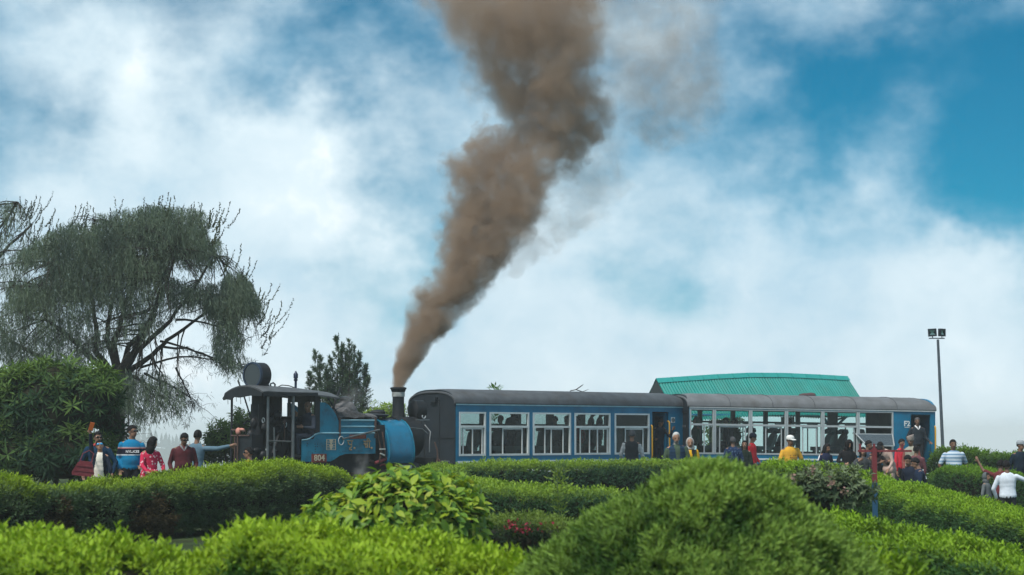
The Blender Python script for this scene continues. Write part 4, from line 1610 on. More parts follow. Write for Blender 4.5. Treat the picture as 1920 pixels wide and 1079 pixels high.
MB().box((dd0 - 0.09, yn2 + 0.07, c2.ZF), (dd0 - 0.05, -yn2 - 0.1, 2.19)).build('inner_wall', INT, c2.root)
MB().box((dd0 - 0.04, 0.2, c2.ZF), (c2.L - 0.06, 0.24, 2.19)).build('inner_wall', BLUE, c2.root)
handrail(c2, dd0 - 0.02, 0.75, 1.64, yn2, YELLOW)
handrail(c2, c2.L + 0.005, 0.62, 1.74, yn2, YELLOW)
f2 = text_mesh('lettering', 'F2', 0.23, 0.003, WHITEP, 1.0, 0.006)
fo = link('lettering', f2, c2.root, (c2.u(1697.5), yn2 - 0.006, 1.80), (math.pi / 2, 0, 0))
MB().box((c2.u(1693), yn2 + 0.001, 1.685), (c2.u(1702), yn2 - 0.008, 1.70)).build('lettering', WHITEP, c2.root)
c2.running_gear()
for c_, ua, ub in ((c1, d0, d1), (c2, dd0, dd1)):
    st2 = MB().box((ua - 0.05, -c_.W / 2 - 0.30, 0.22), (ub + 0.05, -c_.W / 2 + 0.05, 0.26)).build('footboard', BLACK, c_.root)
    MB().box((ua, -c_.W / 2 - 0.02, 0.26), (ua + 0.03, -c_.W / 2 + 0.02, 0.52)).box((ub - 0.03, -c_.W / 2 - 0.02, 0.26), (ub, -c_.W / 2 + 0.02, 0.52)).build('step_bracket', BLACK, st2)
for px, y_ in ((1325, -0.55), (1386, -0.55), (1428, -0.55), (1466, -0.55), (1534, -0.55), (1590, -0.55), (1345, 0.55), (1446, 0.55), (1560, 0.55)):
    c2.seat(c2.u(px, y_), y_, -1, SEATD if y_ > 0 else SEATG, recline=0.42)
# grey roof rack bundle
p_ = (4.45, 0.1, 2.66)
MB().ell(p_, (0.30, 0.2, 0.07), 10, 6).ell((4.6, 0.15, 2.68), (0.16, 0.16, 0.07), 8, 5).build('roof_vent', mat('dark_red_cloth', (0.08, 0.04, 0.045), rough=0.9), rf2)
MB().tube([(c2.L - 0.35, -0.1, 2.56), (c2.L - 0.1, -0.1, 2.58), (c2.L + 0.02, 0, 2.50)], 0.035, 5).build('coupling_hose', BLACK, rf2)

# ---------------------------------------------------------------- locomotive
LA = R(38)
loco = empty('steam_locomotive', (-5.396, 45.59, 0.0), (0, 0, LA))
tag(loco, 'small blue narrow gauge steam locomotive with a black open cab and smoking chimney', 'steam locomotive')
YS = -0.75


def lp(name, mb, m, parent=None, smooth=None):
    return mb.build(name, m, parent or loco, smooth=smooth)


lp('frame', MB().box((-1.15, -0.42, 0.48), (3.8, 0.42, 0.66)), BLACK)
for uu in (1.0, 2.35):
    for s in (-1, 1):
        w_ = lp('wheel', MB().lathe((uu, s * 0.33, 0.33), [(0.28, -0.05), (0.36, -0.045), (0.36, -0.03), (0.33, 0.0), (0.33, 0.05), (0.28, 0.05)], axis=1, n=24), IRON, smooth=40)
        sp = MB().cyl((uu, s * 0.33 - 0.06, 0.33), (uu, s * 0.33 + 0.06, 0.33), 0.07, n=10)
        for q in range(8):
            t = q * math.pi / 4
            sp.cyl((uu, s * 0.33, 0.33), (uu + 0.29 * math.cos(t), s * 0.33, 0.33 + 0.29 * math.sin(t)), 0.022, n=5)
        sp.build('spoke', BLACK, w_)
for s in (-1, 1):
    lp('coupling_rod', MB().box((1.0, s * 0.47 - 0.02, 0.20), (2.35, s * 0.47 + 0.02, 0.27)), STEEL)
    lp('cylinder', MB().cyl((2.75, s * 0.62, 0.52), (3.35, s * 0.62, 0.52), 0.19, n=18).cyl((2.70, s * 0.62, 0.52), (3.40, s * 0.62, 0.52), 0.13, n=18), BLACK, smooth=40)
    lp('piston_rod', MB().cyl((1.9, s * 0.6, 0.46), (2.75, s * 0.6, 0.52), 0.03, n=8).cyl((2.0, s * 0.62, 0.75), (2.62, s * 0.66, 0.62), 0.035, n=8), IRON)
lp('link_motion', MB().cyl((2.1, -0.70, 0.70), (2.55, -0.72, 0.84), 0.04, n=8).tube([(2.35 + 0.16 * math.cos(t), -0.68, 0.50 + 0.16 * math.sin(t)) for t in np.linspace(-0.6, 2.2, 9)], 0.02, 5), mat('faded_red_rod', (0.25, 0.045, 0.05), rough=0.6))
lp('inside_tank', MB().box((0.1, -0.40, 0.66), (2.3, 0.40, 1.30)), BLACK)
# boiler and smokebox
lp('boiler', MB().cyl((0.2, 0, 1.33), (3.1, 0, 1.33), 0.46, n=28), BLACK, smooth=40)
lp('smokebox', MB().cyl((3.05, 0, 1.33), (3.72, 0, 1.33), 0.50, n=28).cyl((3.72, 0, 1.33), (3.76, 0, 1.33), 0.40, n=24), BLACK, smooth=40)
# side sheets with the swooping top edge
sheet = [(0.0, 0.75), (0.80, 0.75), (0.92, 0.80), (1.05, 0.88), (1.22, 0.925), (2.08, 0.925), (2.08, 1.42), (0.55, 1.42), (0.45, 1.415), (0.37, 1.39), (0.28, 1.335), (0.20, 1.285), (0.12, 1.262), (0.0, 1.258)]
for s in (-1, 1):
    sh = lp('side_sheet', MB().prism(sheet, 1, s * 0.75, s * 0.72), LBLUE)
    pts = [(p[0], s * 0.757, p[1]) for p in reversed(sheet[6:])]
    MB().tube(pts, 0.019, 6).build('beading', PALEB, sh, smooth=60)
    cf = lp('cab_front_sheet', MB().prism([(0.50, 1.425), (1.03, 1.425), (1.03, 1.68), (0.97, 1.82), (0.86, 1.98), (0.75, 2.08), (0.64, 2.14), (0.50, 2.15)], 1, s * 0.745, s * 0.72), LBLUE)
# rivets of the near sheet
rv = MB()
for i in range(22):
    rv.ell((1.98 - i * 0.04, YS - 0.004, 0.99), (0.008, 0.006, 0.008), 5, 3)
for z_ in np.linspace(0.8, 1.38, 12):
    rv.ell((1.04, YS - 0.004, z_ + 0.1 if z_ < 0.85 else z_), (0.008, 0.006, 0.008), 5, 3)
for u_, z_ in ((0.37, 1.16), (0.43, 1.16), (0.37, 1.10), (0.43, 1.10), (0.37, 1.04), (0.37, 0.98), (0.30, 0.95), (0.14, 1.12), (0.16, 1.17)):
    rv.ell((u_, YS - 0.004, z_), (0.012, 0.008, 0.012), 6, 4)
o = lp('rivets', rv, BLACK)
o['kind'] = 'stuff'
# coal bunker
bk = lp('coal_bunker', MB().box((1.035, -0.735, 1.44), (2.08, 0.735, 1.73)), LBLUE)
for z_ in (1.575, 1.725):
    MB().tube([(1.04, -0.745, z_), (2.08, -0.745, z_)], 0.018, 6).build('beading', PALEB, bk)
MB().box((1.03, -0.775, 1.30), (1.07, -0.74, 1.80)).build('bunker_post', IRON, bk)
MB().box((2.05, -0.775, 1.30), (2.09, -0.74, 1.80)).build('bunker_post', IRON, bk)
# coal heap
g = np.random.default_rng(81)
nu, nv = 46, 36
uu, vv = np.meshgrid(np.linspace(1.0, 2.06, nu), np.linspace(-0.72, 0.72, nv), indexing='ij')
P = np.stack([uu.ravel(), vv.ravel(), 0 * uu.ravel()], -1)
hgt = 1.73 + 0.30 * np.clip(1 - ((P[:, 0] - 1.55) / 0.58) ** 2, 0, 1) * np.clip(1 - (P[:, 1] / 0.8) ** 2, 0, 1) + (fbm(P, 4.5, 2, 3) - 0.4) * 0.16 + (vnoise(P, 14, 5) - 0.5) * 0.05
P[:, 2] = hgt
ix = np.arange(nu * nv).reshape(nu, nv)
o = link('coal', np_mesh('coal', P, np.stack([ix[:-1, :-1], ix[1:, :-1], ix[1:, 1:], ix[:-1, 1:]], -1).reshape(-1, 4), COALM), loco)
o['kind'] = 'stuff'
# dome hump with dusty coal sacks
hm = MB()
for c_, r_ in (((1.62, -0.05, 1.92), (0.34, 0.36, 0.27)), ((1.44, -0.2, 1.86), (0.28, 0.3, 0.2)), ((1.86, -0.15, 1.78), (0.28, 0.35, 0.14)), ((1.24, -0.3, 1.77), (0.20, 0.34, 0.15)), ((2.1, -0.2, 1.78), (0.3, 0.4, 0.1))):
    hm.ell(c_, r_, 18, 10)
for i, v in enumerate(hm.v):
    d_ = (vnoise(np.array([v]), 7, 3)[0] - 0.5) * 0.09
    hm.v[i] = (v[0] + d_, v[1] + d_, v[2] + d_)
lp('dusty_coal_heap', hm, SACK, smooth=60)
lp('dome', MB().lathe((1.64, -0.05, 2.0), [(0.20, 0), (0.17, 0.16), (0.12, 0.21), (0.12, 0.24), (0.15, 0.245), (0.14, 0.29), (0.04, 0.31)], n=18), BLACK, smooth=40)
# dark tray over the tank
tr_ = MB().ell((2.55, 0.1, 1.86), (0.42, 0.45, 0.05), 18, 6).ell((2.72, 0.1, 1.93), (0.20, 0.2, 0.07), 14, 6)
lp('filler_lid', tr_, BLACK, smooth=60)
lp('filler_pipe', MB().cyl((2.62, 0.1, 1.6), (2.62, 0.1, 1.86), 0.11, n=14), BLACK, smooth=40)
# saddle tank
half = [(0.0, 1.76), (-0.22, 1.75), (-0.42, 1.69), (-0.58, 1.58), (-0.70, 1.42), (-0.78, 1.23), (-0.82, 1.02), (-0.82, 0.86), (-0.80, 0.76), (-0.74, 0.69), (-0.62, 0.66), (-0.35, 0.66)]
prof = half + [(-y_, z_) for y_, z_ in reversed(half[1:])]
st_ = lp('saddle_tank', MB().prism(prof, 0, 2.42, 3.20), TANKB, smooth=35)
for uu in (2.445, 3.175):
    MB().tube([(uu, y_ * 1.006, z_ + 0.004) for y_, z_ in half[:-1]], 0.016, 5).build('edge_strip', LBLUE, st_, smooth=60)
rv = MB()
hp = np.array(half[:-1])
for uu in (2.445, 2.50, 3.12, 3.175):
    dd = np.concatenate([[0], np.cumsum(np.linalg.norm(np.diff(hp, axis=0), axis=1))])
    for q in np.linspace(0.02, dd[-1] - 0.05, 34):
        y_, z_ = np.interp(q, dd, hp[:, 0]), np.interp(q, dd, hp[:, 1])
        rv.ell((uu, y_ * 1.012, z_ + 0.008), (0.011, 0.011, 0.011), 5, 3)
o = rv.build('rivets', LBLUE, st_)
o['kind'] = 'stuff'
lp('tank_recess', MB().box((2.10, -0.66, 0.70), (2.41, 0.66, 1.62)), BLACK)
lp('pipe', MB().tube([(2.14, -0.70, 1.5), (2.2, -0.74, 1.2), (2.25, -0.75, 0.95), (2.2, -0.72, 0.7)], 0.025, 6).tube([(2.3, -0.72, 1.45), (2.32, -0.78, 1.1), (2.38, -0.74, 0.8)], 0.02, 6), IRON, smooth=60)
lp('lever', MB().box((2.18, -0.80, 1.02), (2.34, -0.77, 1.05)).cyl((2.2, -0.78, 0.93), (2.32, -0.79, 0.88), 0.018, n=6), mat('pale_metal', (0.5, 0.52, 0.5), rough=0.4))
# chimney
ch = lp('chimney', MB().lathe((3.26, 0, 0), [(0.20, 1.70), (0.16, 1.82), (0.148, 2.0), (0.145, 2.32)], n=24), BLACK, smooth=40)
MB().lathe((3.26, 0, 0), [(0.150, 2.318), (0.160, 2.325), (0.163, 2.43), (0.15, 2.44)], n=24).build('chimney_band', mat('dull_silver_band', (0.34, 0.35, 0.34), rough=0.6, metal=0.2, var=0.25, vscale=9), ch, smooth=40)
MB().lathe((3.26, 0, 0), [(0.155, 2.435), (0.175, 2.455), (0.185, 2.50), (0.205, 2.515), (0.205, 2.545), (0.17, 2.56), (0.13, 2.56)], n=24).build('chimney_cap', BLACK, ch, smooth=40)
# front lamp
fl = lp('headlight', MB().cyl((3.70, 0, 2.0), (3.98, 0, 2.0), 0.24, n=28).lathe((3.70, 0, 2.0), [(0.05, -0.06), (0.15, -0.05), (0.24, 0.0)], axis=0, n=28), BLACK, smooth=40)
MB().box((3.60, -0.30, 1.735), (4.0, 0.30, 1.765)).box((3.66, -0.05, 1.5), (3.74, 0.05, 1.735)).build('lamp_bracket', STEEL, fl)
MB().tube([(3.85 + 0.05 * math.cos(t), -0.27, 1.84 + 0.05 * math.sin(t)) for t in np.linspace(2.6, 6.6, 9)], 0.014, 5).build('lamp_hook', ALU, fl)
lp('handrail', MB().tube([(3.75, -0.45, 1.62), (3.80, -0.62, 1.45), (3.72, -0.70, 1.25), (3.70, -0.72, 0.95)], 0.016, 6).tube([(3.2, -0.6, 1.55), (3.55, -0.62, 1.52), (3.72, -0.62, 1.40)], 0.016, 6), STEEL, smooth=60)
# front beam
fb = lp('buffer_beam', MB().box((3.78, -0.78, 0.45), (3.88, 0.78, 0.82)), BLACK)
MB().cyl((3.88, -0.55, 0.66), (4.05, -0.55, 0.66), 0.09, n=14).cyl((4.05, -0.55, 0.66), (4.08, -0.55, 0.66), 0.14, n=16).build('buffer', IRON, fb)
MB().tube([(3.8, -0.80, 1.2), (3.86, -0.83, 1.0), (3.88, -0.82, 0.8), (3.84, -0.80, 0.62)], 0.024, 6).build('hose', IRON, fb, smooth=60)
MB().box((2.75, -0.83, 0.50), (3.10, -0.79, 0.64)).build('grey_box', mat('grey_sandbox', (0.22, 0.25, 0.26), rough=0.7, var=0.3), fb)
# long sloping rod, hoop
lp('reach_rod', MB().cyl((1.10, -0.80, 1.28), (2.16, -0.80, 1.50), 0.022, n=8), STEEL)
lp('hoop', MB().tube([(1.07 + 0.075 * math.cos(t), -0.79, 1.24 + 0.10 * math.sin(t)) for t in np.linspace(0, 2 * math.pi, 17)], 0.012, 5), ALU)
# plates and lettering
npl = lp('number_plate', MB().box((0.27, YS - 0.018, 0.73), (0.68, YS - 0.001, 0.99 - 0.06)), REDP)
link('numerals', text_mesh('numerals', '804', 0.20, 0.004, CREAM, 1.0, 0.004), npl, (0.475, YS - 0.024, 0.83), (math.pi / 2, 0, 0))
eb = lp('builder_plate', MB().box((0.68, YS - 0.003, 1.02), (0.69, YS - 0.012, 1.275)).box((0.93, YS - 0.003, 1.02), (0.94, YS - 0.012, 1.275)), CREAM)
lines = MB()
for j in range(7):
    lines.box((0.69, YS - 0.003, 1.022 + j * 0.0405), (0.93, YS - 0.010, 1.031 + j * 0.0405))
for j in range(6):
    w_ = 0.022 + 0.012 * ((j * 7) % 3)
    lines.box((0.81 - w_, YS - 0.004, 1.034 + j * 0.0405), (0.81 + w_, YS - 0.014, 1.060 + j * 0.0405))
lines.build('lettering', CREAM, eb)
nm = lp('name_plate', MB().box((1.33, YS - 0.014, 1.285), (1.80, YS - 0.001, 1.385)), REDP)
lt = MB()
g = np.random.default_rng(12)
for j in range(11):
    x_ = 1.36 + j * 0.038
    lt.box((x_, YS - 0.020, 1.30), (x_ + 0.008, YS - 0.014, 1.37))
    lt.box((x_ + 0.008, YS - 0.0195, 1.30 + 0.03 * (j % 3)), (x_ + 0.024, YS - 0.0145, 1.311 + 0.03 * (j % 3)))
lt.build('lettering', mat('worn_brown_letters', (0.24, 0.12, 0.09), rough=0.6), nm)


def glyph(strokes, x0, z0, w, h, r=0.016):
    mb = MB()
    for s_ in strokes:
        mb.tube([(x0 + a * w, YS - 0.012, z0 + b * h) for a, b in s_], r, 5)
    return mb


def ring(cx, cz, rr=0.09):
    return [(cx + rr * math.cos(t), cz + rr * 0.9 * math.sin(t)) for t in np.linspace(0, 2 * math.pi, 9)]


PU = [[(0, 1), (1.05, 1)], [(0.8, 1), (0.8, 0.02)], [(0.22, 1), (0.2, 0.7), (0.3, 0.48), (0.55, 0.42), (0.8, 0.45)], [(0.8, 0.02), (0.5, -0.1), (0.42, -0.28), (0.6, -0.42), (0.85, -0.36)], ring(1.35, -0.12)]
SI = [[(0, 1), (1.35, 1)], [(0.72, 1), (0.72, 0.05)], [(0.12, 1), (0.34, 0.86), (0.30, 0.66), (0.10, 0.60)], [(0.22, 0.62), (0.40, 0.36), (0.52, 0.08)], [(0.30, 0.56), (0.72, 0.56)], [(1.12, 1), (1.12, 0.05)], [(1.12, 1), (1.06, 1.28), (0.88, 1.38), (0.72, 1.26), (0.74, 1.06)], ring(1.55, 0.0)]
lp('lettering', glyph(PU, 1.26, 1.08, 0.155, 0.155), GOLD)
lp('lettering', glyph(SI, 1.72, 1.06, 0.155, 0.165), GOLD)
# cab
lp('cab_floor', MB().box((-1.05, -0.76, 0.66), (0.5, 0.72, 0.72)), BLACK)
bh = MB()
bh.box((0.50, -0.72, 1.425), (0.53, 0.72, 1.86))
bh.box((0.50, -0.72, 2.16), (0.53, 0.72, 2.36))
for a, b in ((-0.72, -0.62), (-0.26, 0.26), (0.62, 0.72)):
    bh.box((0.50, a, 1.86), (0.53, b, 2.16))
cb = lp('cab_front', bh, BLACK)
lp('cab_side_pillar', MB().box((0.36, -0.745, 1.30), (0.50, -0.715, 2.34)), BLACK)
lp('firebox_backhead', MB().cyl((-0.25, 0, 1.30), (0.5, 0, 1.30), 0.52, n=26).box((-0.2, -0.5, 0.72), (0.5, 0.5, 1.3)), BLACK, smooth=40)
lp('steam_stand', MB().cyl((-0.70, 0.05, 0.72), (-0.70, 0.05, 2.46), 0.17, n=16).box((-0.80, -0.15, 1.6), (-0.55, 0.25, 2.1)).cyl((-0.28, 0.15, 1.7), (-0.28, 0.15, 2.40), 0.24, n=14), BLACK, smooth=40)
clut = MB()
g = np.random.default_rng(91)
for i in range(22):
    a = Vector((g.uniform(-0.95, 0.1), g.uniform(-0.6, 0.6), g.uniform(0.75, 1.9)))
    b = a + Vector((g.normal() * 0.3, g.normal() * 0.15, g.normal() * 0.35))
    clut.tube([a, (a + b) / 2 + Vector((0, 0, 0.05)), b], 0.018 + 0.02 * g.random(), 5)
for i in range(10):
    a = Vector((g.uniform(-0.9, -0.2), g.uniform(-0.5, 0.4), g.uniform(0.9, 2.0)))
    clut.ell(a, (0.08 + 0.06 * g.random(), 0.07, 0.08 + 0.07 * g.random()), 9, 6)
lp('pipework', clut, BLACK, smooth=60)
gg = MB()
for c_, r_ in (((-0.28, -0.45, 1.62), 0.07), ((-0.75, -0.25, 1.72), 0.055), ((-0.28, -0.2, 1.85), 0.08)):
    gg.tube([(c_[0], c_[1] + r_ * math.cos(t), c_[2] + r_ * math.sin(t)) for t in np.linspace(0, 2 * math.pi, 13)], 0.012, 5)
lp('gauge', gg, ALU)
lp('regulator_handle', MB().cyl((-0.38, -0.60, 1.22), (-0.42, -0.66, 1.66), 0.018, n=6).ell((-0.42, -0.66, 1.68), (0.05, 0.03, 0.05), 8, 6), IRON)
lp('reversing_lever', MB().cyl((-0.65, -0.62, 0.75), (-0.70, -0.66, 1.55), 0.02, n=6), STEEL)
# rear bunker box and rails
lp('rear_box', MB().box((-1.0, -0.15, 0.72), (-0.72, 0.62, 1.38)), BLACK)
lp('rear_rail', MB().tube([(-1.03, 0.74, 1.50), (-1.03, 0.1, 1.47)], 0.02, 6).tube([(-1.03, 0.74, 1.36), (-1.03, -0.1, 1.36)], 0.018, 6).tube([(-1.03, 0.45, 0.72), (-1.03, 0.45, 1.36)], 0.02, 6).tube([(-1.03, 0.58, 0.72), (-1.03, 0.58, 1.36)], 0.02, 6), IRON)
for uu, r_ in ((-0.93, 0.030), (-0.25, 0.038)):
    lp('cab_post', MB().cyl((uu, -0.76, 0.66), (uu, -0.76, 2.36), r_, n=10), STEEL if uu > -1.5 else BLACK)
for uu in (-1.02, -0.3):
    lp('cab_post', MB().cyl((uu, 0.76, 0.66), (uu, 0.76, 2.36), 0.028, n=10), BLACK)
lp('cab_rail', MB().tube([(-0.93, -0.76, 1.24), (-0.25, -0.76, 1.22)], 0.02, 6).tube([(-0.75, -0.76, 0.70), (-0.75, -0.76, 1.24)], 0.022, 6), STEEL)
# a pink rag on the rail
lp('cleaning_rag', MB().ell((-1.03, 0.42, 1.46), (0.06, 0.10, 0.09), 9, 6).ell((-1.02, 0.28, 1.50), (0.05, 0.12, 0.04), 8, 5), mat('pink_rag', (0.55, 0.25, 0.20), rough=0.9), smooth=60)
# roof
V, Fc = [], []
us_ = [-1.14, -1.0, -0.7, -0.2, 0.3, 0.97]
ds_ = [0.02, 0.03, 0.02, 0.0, -0.03, -0.10]
nn_ = 13
for off in (0.0, -0.035):
    for uu, dz_ in zip(us_, ds_):
        for t in np.linspace(-1, 1, nn_):
            V.append((uu, t * 0.88, 2.36 + dz_ + 0.16 * (1 - t * t) + off))
o_ = len(us_) * nn_
for i in range(len(us_) - 1):
    for j in range(nn_ - 1):
        a, b, c, d = i * nn_ + j, i * nn_ + j + 1, (i + 1) * nn_ + j + 1, (i + 1) * nn_ + j
        Fc += [(a, b, c, d), (o_ + a, o_ + d, o_ + c, o_ + b)]
    for j in (0, nn_ - 1):
        Fc.append((i * nn_ + j, (i + 1) * nn_ + j, o_ + (i + 1) * nn_ + j, o_ + i * nn_ + j))
for i in (0, len(us_) - 1):
    for j in range(nn_ - 1):
        Fc.append((i * nn_ + j, i * nn_ + j + 1, o_ + i * nn_ + j + 1, o_ + i * nn_ + j))
rf = lp('cab_roof', MB().add(V, Fc), mat('cab_roof_sheet', (0.075, 0.08, 0.085), rough=0.55, spec=0.4, var=0.3, vscale=5, bump=0.3, bscale=8), smooth=40)
fa = MB()
fa.prism([(-1.14, 2.37), (-1.12, 2.27), (-1.0, 2.26), (-0.2, 2.28), (0.35, 2.30), (0.35, 2.37)], 1, -0.89, -0.865)
fa.prism([(-0.86, 2.36), (-0.86, 2.27), (-0.3, 2.29), (0.2, 2.25), (0.45, 2.27), (0.60, 2.20), (0.80, 2.22), (0.93, 2.20), (0.97, 2.25), (0.90, 2.30), (0.87, 2.36), (0.4, 2.47), (0, 2.50), (-0.4, 2.47)], 0, -1.16, -1.125)
fa.build('roof_valance', BLACK, rf)
for i in range(6):
    MB().cyl((-1.14, 0.75 - i * 0.2, 2.28), (-1.14, 0.73 - i * 0.2, 2.10 + 0.03 * (i % 3)), 0.006, n=4).build('loose_wire', BLACK, rf)
# roof lamp
rl = MB().cyl((-0.17, 0, 0), (0.15, 0, 0), 0.30, n=32)
rlo = rl.build('roof_lamp', BLACK, loco, smooth=40, loc=(-0.76, 0, 2.78), rot=(0, 0, R(14)))
MB().lathe((-0.17, 0, 0), [(0.31, 0.03), (0.31, -0.03), (0.275, -0.035), (0.27, -0.01)], axis=0, n=32).build('lamp_rim', mat('blue_black_rim', (0.015, 0.03, 0.06), rough=0.4), rlo, smooth=40)
MB().cyl((-0.185, 0, 0), (-0.165, 0, 0), 0.27, n=28).build('lamp_glass', mat('lamp_glass', (0.02, 0.028, 0.03), rough=0.15, spec=0.6), rlo)
MB().box((-0.16, -0.24, -0.36), (0.15, 0.24, -0.22)).build('lamp_base', BLACK, rlo)
lp('whistle', MB().lathe((0.28, 0, 0), [(0.03, 2.48), (0.03, 2.66), (0.045, 2.67), (0.05, 2.70), (0.03, 2.72), (0.055, 2.73), (0.055, 2.83), (0.03, 2.86), (0.015, 2.90)], n=12), mat('whistle_dark', (0.02, 0.03, 0.06), rough=0.4, metal=0.4), smooth=40)
lp('roof_pipe', MB().tube([(-0.25, 0.0, 2.50), (-0.1, 0, 2.56), (0.08, 0, 2.55), (0.25, 0, 2.50)], 0.012, 5).tube([(-0.40, 0, 2.5), (-0.42, 0, 2.58), (-0.34, 0, 2.61), (-0.29, 0, 2.57), (-0.30, 0, 2.5)], 0.02, 6).tube([(-0.55, -0.1, 2.5), (-0.5, -0.1, 2.66), (-0.47, -0.1, 2.5)], 0.006, 4), BLACK)
lp('stay_rod', MB().cyl((0.75, -0.70, 2.25), (1.04, -0.72, 1.85), 0.016, n=6).cyl((1.10, -0.3, 1.9), (1.36, -0.3, 2.52), 0.030, n=6), BLACK)

# ---------------------------------------------------------------- tracks
def track(label, pts, seed):
    pts = smooth_path(pts, 30)
    root = empty('railway_track', (pts[:, 0].mean(), pts[:, 1].mean(), 0))
    tag(root, label, 'railway track')
    t = nrm(np.gradient(pts[:, :2], axis=0))
    nrm2 = np.stack([-t[:, 1], t[:, 0]], -1)
    loc = root.location
    for s in (-1, 1):
        mb = MB()
        V, Fc = [], []
        for i in range(len(pts)):
            b = Vector((pts[i, 0] + nrm2[i, 0] * s * 0.33, pts[i, 1] + nrm2[i, 1] * s * 0.33, pts[i, 2])) - loc
            q = Vector((nrm2[i, 0], nrm2[i, 1], 0)) * 0.03
            V += [b - q + Vector((0, 0, -0.11)), b - q, b + q, b + q + Vector((0, 0, -0.11))]
        for i in range(len(pts) - 1):
            for j in range(4):
                Fc.append((i * 4 + j, i * 4 + (j + 1) % 4, (i + 1) * 4 + (j + 1) % 4, (i + 1) * 4 + j))
        mb.add(V, Fc).build('rail', IRON, root)
    L = np.concatenate([[0], np.cumsum(np.linalg.norm(np.diff(pts[:, :2], axis=0), axis=1))])
    me = MB().box((-0.09, -0.62, -0.10), (0.09, 0.62, 0)).mesh('sleeper', mat('sleeper_wood', (0.05, 0.035, 0.03), rough=0.9, var=0.3))
    for d_ in np.arange(0.3, L[-1], 0.7):
        x = np.interp(d_, L, pts[:, 0])
        y = np.interp(d_, L, pts[:, 1])
        z = np.interp(d_, L, pts[:, 2])
        a = math.atan2(np.interp(d_, L, t[:, 1]), np.interp(d_, L, t[:, 0]))
        link('sleeper', me, root, Vector((x, y, z - 0.111)) - loc, (0, 0, a))


ca, sa = math.cos(LA), math.sin(LA)
track('near railway track under the steam locomotive', [(-5.396 + ca * q, 45.59 + sa * q, -0.001) for q in (-4, 0, 4, 6)], 1)
cc1 = [(c1.root.location.x + c1.cs * q, c1.root.location.y + c1.sn * q, -0.03) for q in (-2, 4, 8)]
cc2 = [(c2.root.location.x + c2.cs * q, c2.root.location.y + c2.sn * q, -0.03 - 0.10 * q / c2.L) for q in (1.5, 5, 10)]
track('far railway track under the two blue carriages', cc1 + cc2, 2)

